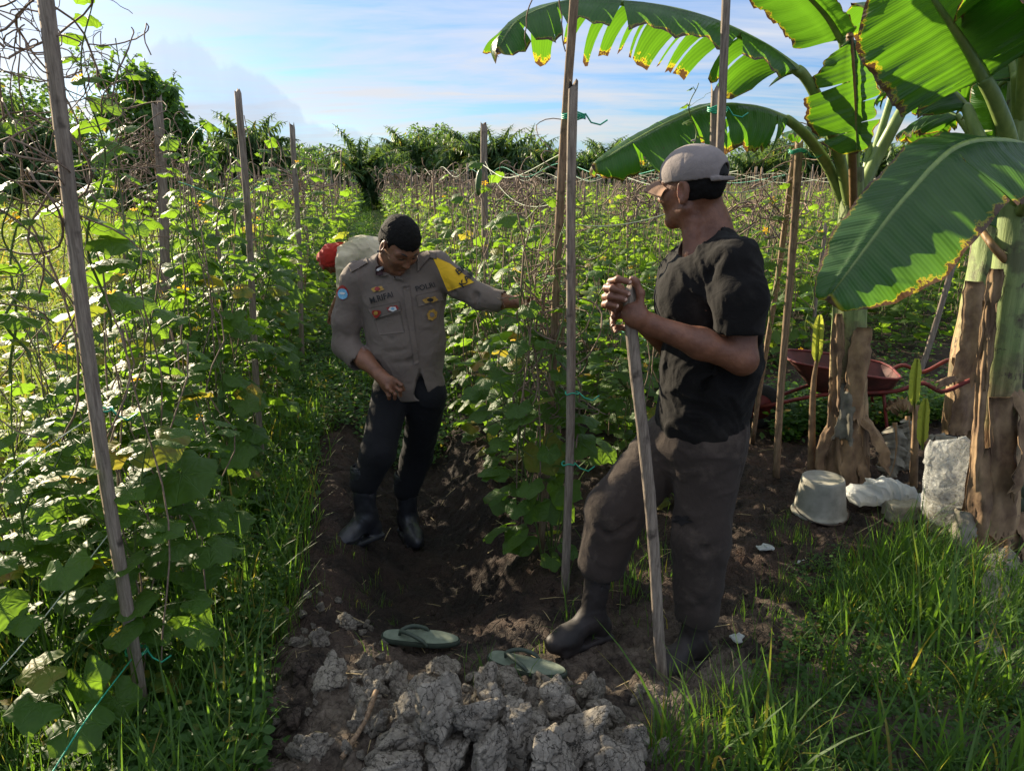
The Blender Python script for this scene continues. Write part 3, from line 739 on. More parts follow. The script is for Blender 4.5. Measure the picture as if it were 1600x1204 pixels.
X_, Yy = pixfield(150, [(1010, 1300), (1040, 1150), (1200, 1100), (1620, 1060), (1700, 1300)], 13); q = mk(X_, Yy, .47, 4.); field(A, TGL, X_[q], Yy[q], .48, 14)
X_, Yy = pixfield(60, [(1040, 1260), (1060, 1130), (1200, 1050), (1600, 980), (1700, 1290)], 61); field(A, TGL, X_, Yy, .8, 62)
X_, Yy = pixfield(420, [(1290, 960), (1340, 880), (1420, 860), (1500, 880), (1600, 930), (1600, 1000), (1300, 1000)], 15); field(A, TG, X_, Yy, .6, 16)
X_, Yy = pixfield(30, [(1370, 930), (1400, 860), (1440, 860), (1470, 930)], 17); field(A, TGL, X_, Yy, .62, 18)
tag(A.build('corner_grass', M_GRASS), 'long green grass filling the right foreground below the banana plants', 'grass', kind='stuff')
A = Acc()
X_, Yy = pixfield(700, [(1090, 1250), (1200, 1010), (1300, 880), (1600, 930), (1700, 1290)], 19); field(A, TW, X_, Yy, .5, 20)
X_, Yy = pixfield(120, [(1230, 900), (1330, 850), (1350, 930), (1260, 960)], 21); field(A, TW, X_, Yy, .35, 22)
X_, Yy = pixfield(420, [(1215, 632), (1480, 632), (1480, 662), (1215, 690)], 31); field(A, TW, X_, Yy, 1.1, 32)
tag(A.build('corner_weeds', M_WEED), 'low leafy weeds among the grass of the right foreground', 'weeds', kind='stuff')
# scattered sprigs on the bare soil
A = Acc()
for (poly, n_, sc, sd_) in [([(430, 960), (470, 860), (640, 850), (620, 950), (520, 960)], 26, .26, 23), ([(560, 1010), (860, 990), (900, 1100), (560, 1110)], 9, .33, 24), ([(880, 1000), (1010, 820), (1060, 900), (1010, 1010)], 26, .5, 25),
        ([(350, 1000), (440, 900), (470, 960), (400, 1080)], 60, .6, 26), ([(1160, 960), (1260, 860), (1340, 900), (1260, 980)], 30, .3, 27), ([(1190, 840), (1240, 800), (1260, 850)], 12, .35, 28)]:
    X_, Yy = pixfield(n_*3, poly, sd_); field(A, TG, X_[:n_], Yy[:n_], sc, sd_+50)
tag(A.build('soil_grass', M_GRASS), 'thin grass sprigs poking from the bare soil round the men', 'grass', kind='stuff')
# straw and dead leaf litter on the soil
A = Acc(); n_ = 520; r_ = np.random.default_rng(44)
x = r_.uniform(-1.2, 3.0, n_); y = r_.uniform(1.3, 5, n_); L = r_.uniform(.015, .07, n_)
tv = np.array([(-.03, -1, 0), (.03, -1, 0), (.035, 0, .06), (-.03, 0, .06), (.01, 1, 0), (-.01, 1, 0.0)]); tf = np.array([(0, 1, 2, 3), (3, 2, 4, 5)])
Mx = frames(np.stack([r_.normal(0, 1, n_), r_.normal(0, 1, n_), r_.normal(0, .15, n_)], 1), np.tile([0, 0, 1.], (n_, 1)))
scatter(A, tv, tf, tv[:, :2], Mx, np.stack([x, y, Hg(x, y)+.004], 1), L)
tag(A.build('straw_litter', M_STRAW), 'broken straw and dry stalk bits lying on the soil', 'straw', kind='stuff')

# ============================================================ FAR TREES
M_PALM = leaf_mat('palm_leaf', (.035, .075, .03), (.085, .15, .05), (.26, .42, .07), None, .04, .4, .3)
M_TREE = leaf_mat('tree_leaf', (.025, .065, .018), (.065, .13, .03), (.24, .44, .05), None, .03, .45, .3)
M_BARK = simple('bark', (.13, .10, .075), .9, .4, 20, bstr=.8, bdist=.02)
TL = np.array([(0, 0, 0), (-.38, .42, .07), (0, .48, -.04), (.38, .42, .07), (0, 1, -.10)]); TLF = [np.array([(0, 2, 1), (0, 3, 2), (1, 2, 4), (2, 3, 4)])]
def crown(acc, blobs, n, size, seed, droop=.5):
    r_ = np.random.default_rng(seed); vol = np.array([b[1][0]*b[1][1]*b[1][2] for b in blobs])**.66; vol /= vol.sum()
    k = r_.choice(len(blobs), n, p=vol); c = np.array([b[0] for b in blobs])[k]; ra = np.array([b[1] for b in blobs])[k]
    d = r_.normal(0, 1, (n, 3)); d /= np.linalg.norm(d, axis=1, keepdims=True); rad = r_.random(n)**.35
    P = c+d*ra*rad[:, None]*(1+.18*(vnoise(d*4, seed)[:, None]-.5)*2)
    D = d+r_.normal(0, .6, (n, 3))+np.array([0, 0, -droop]); U = d*.6+r_.normal(0, .35, (n, 3))+np.array([0, 0, .8])
    scatter(acc, TL, TLF, TL[:, :2], frames(D, U), P, size*r_.uniform(.6, 1.3, n))
def limbs(base, tips, r0, seed=0, n=8):
    r_ = np.random.default_rng(seed); PL = []
    for tpt in tips:
        b_ = np.array(base, float); e = np.array(tpt, float); mid = b_*.55+e*.45+np.array([0, 0, .12*np.linalg.norm(e-b_)])+r_.normal(0, .05, 3)*np.linalg.norm(e-b_)
        PL.append(spline([b_, mid, e], n))
    return tubes(np.array(PL), np.linspace(r0, r0*.2, n), 6)
def tree_meshes(h, wr, n, size, seed, nb=9, low=.25):
    r_ = np.random.default_rng(seed); blobs = []
    for k in range(nb):
        a = k*2.4+r_.uniform(0, 1); q = r_.random()
        z = h*(low+(1-low)*(.12+.76*(k+.5)/nb)); env = math.sin(math.pi*min(1, max(.12, (z/h-low*.6)/(1.12-low*.6))))
        rr = wr*env*.62*math.sqrt(q)+.1*wr
        s_ = wr*r_.uniform(.34, .55); blobs.append(((math.cos(a)*rr, math.sin(a)*rr, z), (s_, s_, s_*.8)))
    A = Acc(); crown(A, blobs, n, size, seed)
    B = Acc(); v, f, uv = tubes(np.array([[(0, 0, -.1), (.02*h, 0, h*.3), (-.01*h, .02*h, h*.6), (0, 0, h*.85)]]), np.array([.028*h, .02*h, .012*h, .004*h])*1.0, 8); B.add(v, f, uv)
    v, f, uv = limbs((.01*h, 0, h*.3), [b_[0] for b_ in blobs], .012*h, seed); B.add(v, f, uv)
    return B.mesh('trunk', M_BARK), A.mesh('crown', M_TREE)
def palm_meshes(seed, nf=26, L=2.6, th=1.2, nl=42, up=1.0):
    r_ = np.random.default_rng(seed); A = Acc(); rach = []
    for k in range(nf):
        a = k*2.39996; e0 = R(82)*(1-(k/nf)**1.1)+R(5)*r_.normal(); l_ = L*r_.uniform(.85, 1.1)
        u = np.linspace(0, 1, 10); ang = e0-(R(85)*u**1.5)*(1.0 if e0 < 1 else .8)*up
        dr_ = np.concatenate([[0], np.cumsum(np.cos((ang[1:]+ang[:-1])/2))*l_/9]); dz_ = np.concatenate([[0], np.cumsum(np.sin((ang[1:]+ang[:-1])/2))*l_/9])
        P = np.stack([np.cos(a)*dr_, np.sin(a)*dr_, th+dz_], 1); rach.append(P)
        uu = np.linspace(.16, .99, nl); Q = np.stack([np.interp(uu, u, P[:, i]) for i in range(3)], 1); Tn = np.gradient(Q, axis=0); Tn /= np.linalg.norm(Tn, axis=1, keepdims=True)
        sd_ = np.array([-math.sin(a), math.cos(a), 0]); ln = L*.26*np.sin(np.pi*np.clip(uu*.9+.12, 0, 1))**.7
        for s_ in (-1, 1):
            D = Tn*.5+sd_*s_*np.where(np.arange(nl) % 3 == 0, .35, 1.)[:, None]+np.stack([0*uu, 0*uu, np.where(np.arange(nl) % 3 == 0, -1.2, np.where(np.arange(nl) % 3 == 1, .15, -.45))], 1)+r_.normal(0, .16, (nl, 3))
            scatter(A, np.array([(-.10, 0, 0), (.10, 0, 0), (.085, .6, -.05), (-.085, .6, -.05), (0, 1, -.22)]), [np.array([(0, 1, 2, 3)]), np.array([(3, 2, 4)])], np.zeros((5, 2)), frames(D, np.tile([0, 0, 1.], (nl, 1))), Q, ln*r_.uniform(.8, 1.15, nl))
    v, f, uv = tubes(np.array(rach), np.linspace(.035, .008, 10), 4); 
    Bk = Acc(); Bk.add(v, f, uv)
    z = np.linspace(-.1, th, 8); v, f, uv = tubes(np.stack([0*z, 0*z, z], 1), .22+.03*np.sin(np.arange(8)*3.)[None], 10); Bk.add(v, f, uv)
    return Bk.mesh('trunk', M_BARK), A.mesh('crown', M_PALM)
PALMS = [palm_meshes(1, 28, 2.9, 1.1), palm_meshes(2, 24, 2.5, 1.6, up=.9), palm_meshes(3, 30, 3.1, .8), palm_meshes(4, 22, 2.3, 2.4, up=1.1)]
TREES = [tree_meshes(4.0, 2.2, 4200, .20, 1), tree_meshes(4.6, 1.9, 4200, .20, 2, 10), tree_meshes(3.2, 2.6, 4200, .22, 3, 8, .1), tree_meshes(2.6, 2.4, 3600, .22, 4, 7, .02)]
def put(name, meshes, x, y, s, label, cat, grp, sz=1.0, rz=None):
    o = thing(name, label, cat, (x, y, zg(x, y)), rng.uniform(0, 6.28) if rz is None else rz, grp)
    o.scale = (s, s, s*sz); link('trunk', meshes[0], o); link('crown', meshes[1], o); return o
def xat(px, Y): return (px-800)/F*(Y*cp+(CZ-1.5)*sp)
def zpix(py, Y): return at(800, py, Y).z
def top_of(m_): return max(max(v.co.z for v in q.vertices) for q in m_)
PH = [top_of(q) for q in PALMS]; TH = [top_of(q) for q in TREES]
def putpalm(px, ytop, Y, k, label, grp=None):
    hgt = zpix(ytop, Y); s = 1.16*hgt/PH[k]; put('oil_palm', PALMS[k], xat(px, Y), Y, s, label, 'palm', grp)
for (px, yt, Y, k, lab) in [(562, 214, 40, 2, 'broad oil palm standing just left of the end of the walkway'), (602, 236, 46, 0, 'oil palm rising behind the officer head'), (640, 214, 50, 1, 'oil palm left of the round treetop on the skyline'),
      (735, 214, 46, 3, 'tall oil palm just left of the dark topped stake'), (775, 212, 44, 1, 'oil palm just right of the dark topped stake'), (850, 222, 50, 0, 'oil palm left of the leaning pole'), (940, 232, 50, 2, 'oil palm under the hanging banana leaf'),
      (1175, 236, 46, 0, 'oil palm right of the farmer cap'), (1205, 224, 48, 3, 'upright oil palm between the farmer and the brown stakes'), (1262, 222, 44, 1, 'oil palm right of the brown stakes'), (1400, 210, 42, 2, 'oil palm seen between the two banana stems'), (1440, 232, 46, 0, 'low oil palm left of the right banana stems'),
      (395, 196, 38, 1, 'oil palm right of the big leafy bush'), (345, 205, 40, 0, 'oil palm touching the right side of the bush'), (30, 160, 34, 2, 'oil palm at the left edge of the picture'), (110, 215, 40, 0, 'oil palm between the left edge and the bush')]:
    putpalm(px, yt, Y, k, lab)
k = 0
for px in range(-60, 1720, 42):
    if 150 < px < 330: continue
    Y = 54+rng.uniform(-3, 5); top_ = rng.uniform(218, 252); k += 1
    side = 'left of the walkway' if px < 590 else ('in the middle of the skyline' if px < 1100 else 'behind the banana plants')
    if k % 3 == 0: putpalm(px, top_-8, Y, k % 4, f'oil palm in the dark treeline {side}', f'oil palms in the treeline {side}')
    else: 
        m_ = TREES[k % 4]; put('broadleaf_tree', m_, xat(px, Y), Y, zpix(top_, Y)/TH[k % 4], f'dark bushy tree in the treeline {side}', 'tree', f'bushy trees in the treeline {side}')
for px in range(-100, 1760, 62):
    Y = 50+rng.uniform(-1.5, 1.5)
    side = 'left of the walkway' if px < 590 else ('in the middle of the skyline' if px < 1100 else 'behind the banana plants')
    put('thicket_bush', TREES[3], xat(px, Y), Y, 1.05, f'low dark bush along the far field edge {side}', 'bush', f'low bushes along the far field edge {side}', rng.uniform(.8, 1.1))
put('broadleaf_tree', TREES[1], xat(682, 60), 60, zpix(190, 60)/TH[1], 'round crowned tree standing tallest in the middle skyline', 'tree', None)
put('broadleaf_tree', TREES[3], xat(716, 56), 56, zpix(212, 56)/TH[3], 'wide dark treetop right of the round skyline tree', 'tree', None)
put('broadleaf_tree', TREES[2], xat(648, 58), 58, zpix(206, 58)/TH[2], 'spreading treetop left of the round skyline tree', 'tree', None)
put('broadleaf_tree', TREES[0], xat(1010, 52), 52, zpix(206, 52)/TH[0], 'tall dark tree on the skyline behind the farmer face', 'tree', None)
put('broadleaf_tree', TREES[0], xat(20, 42), 42, 1.6, 'dark tree at the far left edge', 'tree', None)
put('broadleaf_tree', TREES[1], xat(-60, 36), 36, 1.3, 'dark tree cut by the left edge of the picture', 'tree', None)
put('broadleaf_tree', TREES[2], xat(90, 44), 44, 1.5, 'dark spreading tree left of the leafy bush', 'tree', None)
# the big leafy bush-like tree on the meadow: large heart-shaped leaves on upright shoots
Yb = 22.; hB = zpix(92, Yb); xB = xat(245, Yb); wB = (xat(338, Yb)-xat(150, Yb))/2
r_ = np.random.default_rng(8); blobs = []
for (fx, fz, s_) in [(-.45, .72, .34), (0, .80, .36), (.35, .66, .34), (-.6, .5, .32), (.6, .42, .34), (0, .5, .5), (-.35, .3, .4), (.3, .25, .42), (.1, .9, .18), (-.2, .9, .2), (-.62, .9, .14), (.5, .84, .12), (.78, .6, .16), (.2, .62, .4), (-.15, .2, .4), (.65, .2, .3), (-.6, .25, .3)]:
    blobs.append(((fx*wB*.95, r_.uniform(-.5, .5), fz*hB), (s_*wB*1.05, s_*wB*1.05, s_*wB*.95)))
A = Acc(); crown(A, blobs, 6500, .23, 77, 1.2)
sh = []
for _ in range(46):   # shoots sticking out of the top with leaves along them
    b_ = blobs[r_.integers(0, len(blobs))]; a0 = np.array(b_[0])+np.array([r_.normal(0, .3), r_.normal(0, .3), b_[1][2]*.6]); e = a0+np.array([r_.normal(0, .22), r_.normal(0, .2), r_.uniform(.35, .75)])
    sh.append(spline([a0, (a0+e)/2+r_.normal(0, .04, 3), e], 6)); u = np.linspace(.1, 1, 9); P = a0+(e-a0)*u[:, None]
    D = np.stack([r_.normal(0, 1, 9), r_.normal(0, 1, 9), r_.uniform(-1.2, .2, 9)], 1); scatter(A, TL, TLF, TL[:, :2], frames(D, r_.normal(0, .4, (9, 3))+np.array([0, 0, 1.])), P, .20*r_.uniform(.7, 1.2, 9))
o = thing('leafy_tree', 'big round bushy tree with large heart shaped leaves standing alone on the meadow', 'tree', (xB, Yb, zg(xB, Yb)))
M_BUSH = leaf_mat('heart_leaf', (.026, .07, .016), (.065, .14, .026), (.28, .52, .05), None, .02, .4, .35)
A.build('crown', M_BUSH, o)
B = Acc(); v, f, uv = tubes(np.array([[(-.1, 0, -.1), (-.05, 0, 1), (0, 0, hB*.5), (.1, 0, hB*.8)]]), np.array([.13, .11, .07, .03]), 8); B.add(v, f, uv)
v, f, uv = limbs((0, 0, .7), [b_[0] for b_ in blobs], .05, 5); B.add(v, f, uv); v, f, uv = tubes(np.array(sh), .012, 3); B.add(v, f, uv)
B.build('trunk', M_BARK, o)
# ============================================================ BODIES FROM BLENDED VOLUMES
class Vol:
    """volumes blended on a grid, surface read out as one continuous mesh"""
    def __init__(s): s.p = []
    def cap(s, a, b, ra, rb, k=.02, op='+', sc=(1, 1, 1), M=None): s.p.append(('c', np.array(a, float), np.array(b, float), ra, rb, k, op, np.array(sc, float), M)); return s
    def ell(s, c, r, M=None, k=.02, op='+'): s.p.append(('e', np.array(c, float), np.array(r, float), M, None, k, op, None, None)); return s
    def box(s, c, h, M=None, k=.02, op='+', rd=.01): s.p.append(('b', np.array(c, float), np.array(h, float), M, rd, k, op, None, None)); return s
    def chain(s, pts, rs, k=.02, op='+', sc=(1, 1, 1)):
        for i in range(len(pts)-1): s.cap(pts[i], pts[i+1], rs[i], rs[i+1], k, op, sc)
        return s
    def mesh(s, vox, disp=None, lo=None, hi=None):
        bb = []
        for q in s.p:
            if q[6] != '+': continue
            if q[0] == 'c': r = max(q[3], q[4])*max(q[7]); bb += [q[1]-r, q[1]+r, q[2]-r, q[2]+r]
            else: r = max(q[2]); bb += [q[1]-r, q[1]+r]
        bb = np.array(bb); L = bb.min(0)-.03; Hh = bb.max(0)+.03
        if lo is not None: L = np.maximum(L, lo); Hh = np.minimum(Hh, hi)
        n = np.ceil((Hh-L)/vox).astype(int)+1; D = np.full(n, .25, np.float32)
        ax = [L[i]+vox*np.arange(n[i]) for i in range(3)]
        for q in s.p:
            k = q[5]; pad = k+2*vox+.012
            if q[0] == 'c': r = max(q[3], q[4])*max(q[7]); a0 = np.minimum(q[1], q[2])-r-pad; a1 = np.maximum(q[1], q[2])+r+pad
            else: r = max(q[2])*(1.75 if q[0] == 'b' else 1); a0 = q[1]-r-pad; a1 = q[1]+r+pad
            i0 = np.clip(((a0-L)/vox).astype(int), 0, n-1); i1 = np.clip(((a1-L)/vox).astype(int)+2, 0, n)
            if (i1 <= i0).any(): continue
            sl = tuple(slice(i0[i], i1[i]) for i in range(3))
            G = np.stack(np.meshgrid(*[ax[i][sl[i]] for i in range(3)], indexing='ij'), -1)
            if q[0] == 'c':
                sc = q[7]; A_ = q[1]; ba = (q[2]-q[1])/sc; g = (G-A_)/sc
                t = np.clip((g@ba)/max(ba@ba, 1e-9), 0, 1)
                d = (np.linalg.norm(g-t[..., None]*ba, axis=-1)-(q[3]+(q[4]-q[3])*t))*min(sc)
            elif q[0] == 'e':
                g = G-q[1]
                if q[3] is not None: g = g@np.array(q[3])
                k0 = np.linalg.norm(g/q[2], axis=-1); k1 = np.linalg.norm(g/q[2]**2, axis=-1)+1e-9; d = k0*(k0-1)/k1
            else:
                g = G-q[1]
                if q[3] is not None: g = g@np.array(q[3])
                w_ = np.abs(g)-q[2]+q[4]; d = np.linalg.norm(np.maximum(w_, 0), axis=-1)+np.minimum(w_.max(-1), 0)-q[4]
            o = D[sl]
            if q[6] == '+': h = np.maximum(k-np.abs(o-d), 0)/k; D[sl] = np.minimum(o, d)-h*h*k*.25
            elif q[6] == '-': d = -d; h = np.maximum(k-np.abs(o-d), 0)/k; D[sl] = np.maximum(o, d)+h*h*k*.25
            elif q[6] == '&': 
                full = np.full(D.shape, .25, np.float32); h = np.maximum(k-np.abs(o-d), 0)/k; full[sl] = np.maximum(o, d)+h*h*k*.25; D = full
        if disp is not None:
            q = np.argwhere(np.abs(D) < .03); P = L+vox*q; D[q[:, 0], q[:, 1], q[:, 2]] += disp(P)
        return nets(D, L, vox)
def nets(D, L, vox):
    S = D < 0; n = np.array(D.shape)
    c = np.zeros(n-1, np.int8)
    for dx in (0, 1):
        for dy in (0, 1):
            for dz in (0, 1): c += S[dx:n[0]-1+dx, dy:n[1]-1+dy, dz:n[2]-1+dz]
    cells = np.argwhere((c > 0) & (c < 8)); idx = np.full(n-1, -1, np.int32); idx[tuple(cells.T)] = np.arange(len(cells))
    acc = np.zeros((len(cells), 3)); cnt = np.zeros(len(cells)); cs = [(a, b, e) for a in (0, 1) for b in (0, 1) for e in (0, 1)]
    val = {o: D[cells[:, 0]+o[0], cells[:, 1]+o[1], cells[:, 2]+o[2]] for o in cs}
    for o in cs:
        for ax in range(3):
            if o[ax] == 0:
                o2 = tuple(o[i]+(i == ax) for i in range(3)); a, b = val[o], val[o2]; m = (a < 0) != (b < 0)
                t = np.where(m, a/np.where(m, a-b, 1), 0); p = np.array(o, float)[None].repeat(len(cells), 0); p[:, ax] += t
                acc[m] += p[m]; cnt[m] += 1
    V = L+vox*(cells+acc/cnt[:, None]); Fs = []
    for ax in range(3):
        u, v = (ax+1) % 3, (ax+2) % 3
        a = [slice(1, -1)]*3; a[ax] = slice(0, -1); b = list(a); b[ax] = slice(1, None)
        a_, b_ = S[tuple(a)], S[tuple(b)]; e = np.argwhere(a_ != b_); 
        if not len(e): continue
        inside = a_[tuple(e.T)]
        e = e+np.array([1 if i != ax else 0 for i in range(3)])
        def cell(du, dv): q = e.copy(); q[:, u] -= du; q[:, v] -= dv; return idx[tuple(q.T)]
        f = np.stack([cell(1, 1), cell(0, 1), cell(0, 0), cell(1, 0)], 1)
        f[~inside] = f[~inside][:, ::-1]; Fs.append(f)
    f = np.concatenate(Fs); f = f[(f >= 0).all(1)]
    return V, f
def relax(V, f, it=1, lam=.5):
    e = np.concatenate([f[:, [0, 1]], f[:, [1, 2]], f[:, [2, 3]], f[:, [3, 0]]]); cnt = np.bincount(e.ravel(), minlength=len(V))[:, None]
    for _ in range(it):
        s_ = np.stack([np.bincount(np.concatenate([e[:, 0], e[:, 1]]), np.concatenate([V[e[:, 1], i], V[e[:, 0], i]]), len(V)) for i in range(3)], 1)
        V = V+lam*(s_/np.maximum(cnt, 1)-V)
    return V
def volobj(vol, name, m, parent, org, vox, disp=None, it=1, smooth=True, **kw):
    V, f = vol.mesh(vox, disp, **kw); V = relax(V, f, it)
    a = Acc(); a.add(V-np.array(org), f); o = a.build(name, m, parent, smooth)
    return o, (V, f)
def O(px, py, Y): return np.array(at(px, py, Y))
def cloth(amp, sc, stretch=(1, 1, 1), seed=0, hem=None):
    """wrinkle field: sharp folds from warped ridged noise"""
    def g(P):
        w_ = np.stack([fbm(P, 5, 2, seed+k) for k in range(3)], 1)*.35; Q = (P+w_)*np.array(stretch)
        r = 1-np.abs(fbm(Q, sc, 2, seed+9)*2-1)*2.2; r2 = 1-np.abs(fbm(Q, sc*2.1, 2, seed+19)*2-1)*2.2
        o = -(np.clip(r, 0, 1)**1.5*amp+np.clip(r2, 0, 1)**2*amp*.4)+amp*.35
        return o if hem is None else o*np.clip((P[:, 2]-hem)/.06, .15, 1)
    return g

M_SKIN_D = None
def skin_mat(name, col, dark):
    m, n = mat(name); ob = n.n('ShaderNodeTexCoord').outputs['Object']
    a = n.noise(ob, 22, 4, .6); b_ = n.noise(ob, 240, 3, .6)
    c = n.mix(n.mapr(a, .35, .65), dark, col); c = n.mix(n.mapr(b_, .6, .75, 0, .25), c, dark)
    h = n.m('ADD', n.m('MULTIPLY', b_, .6), n.noise(ob, 90, 3))
    p = n.n('ShaderNodeBsdfPrincipled', {'Base Color': c, 'Roughness': .5, 'Specular IOR Level': .4, 'Subsurface Weight': .12, 'Subsurface Scale': .02, 'Subsurface Radius': (1, .35, .2), 'Normal': bump(n, h, .7, .002)})
    return fin(m, n, p)
SK1 = skin_mat('tanned_skin', (.20, .085, .046), (.12, .048, .026))
SK2 = skin_mat('brown_skin', (.22, .098, .056), (.14, .06, .034))
def cloth_mat(name, col, rough=.9, weave=900, var=.2, blot=None, sheen=.15):
    m, n = mat(name); ob = n.n('ShaderNodeTexCoord').outputs['Object']
    a = n.noise(ob, 10, 5, .65); w_ = n.noise(ob, weave, 2)
    c = n.mix(n.mapr(a, .3, .7), tuple(x*(1-var) for x in col), col)
    if blot: c = n.mix(n.mapr(n.noise(ob, 7, 6, .7), .52, .66, 0, blot[1]), c, blot[0])
    h = n.m('ADD', n.m('MULTIPLY', n.noise(ob, 26, 4, .6, 1.2), 1.0), n.m('MULTIPLY', w_, .12))
    p = n.n('ShaderNodeBsdfPrincipled', {'Base Color': c, 'Roughness': rough, 'Specular IOR Level': .2, 'Sheen Weight': sheen, 'Sheen Roughness': .5, 'Normal': bump(n, h, .45, .008)})
    return fin(m, n, p)
M_HAIR = simple('black_hair', (.010, .009, .008), .85, .4, 260, bstr=.9, bdist=.004, spec=.15)
M_EYE = simple('eye_white', (.55, .5, .46), .2, .1, 50)
M_LID = simple('dark_brow', (.02, .015, .012), .6)

def head_frame(c, f, up=(0, 0, 1)):
    f = np.array(f, float); f /= np.linalg.norm(f); l = np.cross(np.array(up, float), f); l /= np.linalg.norm(l); u = np.cross(f, l)
    return np.array(c, float), np.stack([f, l, u], 1)     # columns: forward, left, up
def head(v, c, M, s=1.0, wide=1.0):
    W_ = lambda x, y, z: c+M@(np.array([x, y*wide, z])*s)
    def E(p, r, k=.02, op='+', rot=None): v.ell(W_(*p), np.array(r)*s, M if rot is None else M@rot, k*s, op)
    def Cp(a, b, ra, rb, k=.015, op='+'): v.cap(W_(*a), W_(*b), ra*s, rb*s, k*s, op)
    E((-.012, 0, .035), (.097, .075*wide, .088)); E((.030, 0, -.030), (.062, .057*wide, .078), .04)
    E((.018, 0, -.058), (.058, .050*wide, .045), .03)
    E((.070, 0, -.098), (.022, .022, .018), .03)                     # chin
    for q in (-1, 1):
        E((.060, q*.040, -.018), (.026, .022, .022), .025)            # cheekbone
        Cp((.078, q*.012, .030), (.068, q*.046, .030), .013, .011, .02)  # brow ridge
        E((.088, q*.031, .012), (.012, .016, .010), .012, '-')        # socket
        E((.074, q*.031, .012), (.0135, .0145, .0125), .006)          # lids over the eyeball
        Cp((-.004, q*.055, -.056), (.058, q*.026, -.094), .018, .017, .018)   # jaw
        a = R(14)*q; rot = np.array([[math.cos(a), -math.sin(a), 0], [math.sin(a), math.cos(a), 0], [0, 0, 1]])
        E((-.008, q*.079, -.004), (.020, .008, .037), .006, '+', rot); E((-.003, q*.086, .0), (.010, .006, .022), .004, '-', rot); E((-.004, q*.080, -.034), (.009, .006, .010), .006, '+', rot)
        E((.094, q*.010, -.027), (.009, .008, .007), .008)             # nostril wings
    Cp((.084, 0, .024), (.106, 0, -.020), .009, .0115, .014)
    E((.086, 0, -.050), (.010, .024, .005), .007); E((.084, 0, -.061), (.011, .020, .006), .006); E((.100, 0, -.0555), (.012, .022, .0012), .003, '-')
    E((.078, 0, -.074), (.02, .016, .003), .01, '-')
def eyes_brows(parent, c, M, s, org, wide=1.0):
    for q in (-1, 1):
        a = Acc(); u = np.linspace(0, 1, 7)
        P = np.stack([.0915-.018*np.abs(u-.0)**1.5, q*(.012+.036*u)*wide, .032+.008*np.sin(u*2.4)], 1)*s; P = c+(M@P.T).T
        v, f, uv = tubes(P[None], np.array([.0035, .0045, .0048, .0045, .004, .003, .0015])*s, 6); a.add(v-np.array(org), f, uv)
        P = np.stack([.0895-.012*(2*u-1)**2, q*(.018+.026*u)*wide, .0105+.0*u], 1)*s; P = c+(M@P.T).T
        v, f, uv = tubes(P[None], np.array([.0012, .002, .0026, .0027, .0025, .002, .001])*s, 6); a.add(v-np.array(org), f, uv)
        a.build('eyebrow', M_LID, parent)
def nails(parent, org, tips, m, r=.0055):
    a = Acc()
    for (p, d, nrm) in tips:
        d = np.array(d, float); d /= np.linalg.norm(d); nn = np.array(nrm, float); x = np.cross(d, nn); x /= np.linalg.norm(x); z = np.cross(x, d); M_ = np.stack([x, d, z], 1)
        th = np.linspace(0, 2*math.pi, 13)[:-1]; V = [(0, 0, .0012)]+[(math.cos(t)*r, math.sin(t)*r*1.25, 0-.0015*math.cos(t)**2) for t in th]
        V = (M_@np.array(V).T).T+np.array(p)-np.array(org); a.add(V, np.array([(0, 1+i, 1+(i+1) % 12) for i in range(12)]))
    return a.build('fingernails', m, parent)
M_NAIL = simple('fingernail', (.42, .25, .18), .35, .1, 60)

def bvh_of(*vf):
    V = []; Fc = []; o = 0
    for (v, f) in vf: V += [tuple(p) for p in v]; Fc += [tuple(int(i)+o for i in q) for q in f]; o += len(v)
    return BVHTree.FromPolygons(V, Fc)
def drape(bvh, P2, off=.003, fall=None):
    """drop photo-plane points (px,py) onto a garment and lift them off along its normal"""
    out = []; last = None
    for (px, py) in P2:
        d = ray(px, py).normalized(); h = bvh.ray_cast(Vector((0, 0, CZ)), d)
        if h[0] is None:
            if last is None: out.append(None); continue
            k = last/d.length; out.append(np.array(Vector((0, 0, CZ))+d*last)); continue
        last = (h[0]-Vector((0, 0, CZ))).length; nrm = h[1]; 
        if nrm.dot(d) > 0: nrm = -nrm
        out.append(np.array(h[0]+nrm*off))
    f0 = next(o for o in out if o is not None)
    return np.array([f0 if o is None else o for o in out])
def patch(name, bvh, poly, m, parent, org, off=.004, th=.003, res=9, smoothn=2):
    """a cloth piece laid on a garment: polygon in photo pixels, 4 corners, gridded; real thickness"""
    (a, b, c_, d) = [np.array(p, float) for p in poly]; U = np.linspace(0, 1, res)
    P2 = [tuple((a*(1-u)+b*u)*(1-v)+(d*(1-u)+c_*u)*v) for v in U for u in U]
    V = drape(bvh, P2, off); f = np.array([(j*res+i, j*res+i+1, (j+1)*res+i+1, (j+1)*res+i) for j in range(res-1) for i in range(res-1)])
    V = relax(V, f, smoothn, .4)
    n_ = np.cross(V[res-1]-V[0], V[-res]-V[0]); n_ /= np.linalg.norm(n_)
    if n_ @ (V[0]-np.array([0, 0, CZ])) > 0: n_ = -n_
    B_ = V-n_*th; rim = [i for i in range(res)]+[i*res+res-1 for i in range(1, res)]+[res*res-1-i for i in range(1, res)]+[i*res for i in range(res-2, 0, -1)]
    N = len(V); side = np.array([(rim[i], rim[(i+1) % len(rim)], rim[(i+1) % len(rim)]+N, rim[i]+N) for i in range(len(rim))])
    A_ = Acc(); A_.add(np.concatenate([V, B_])-np.array(org), [f, side]); return A_.build(name, m, parent)
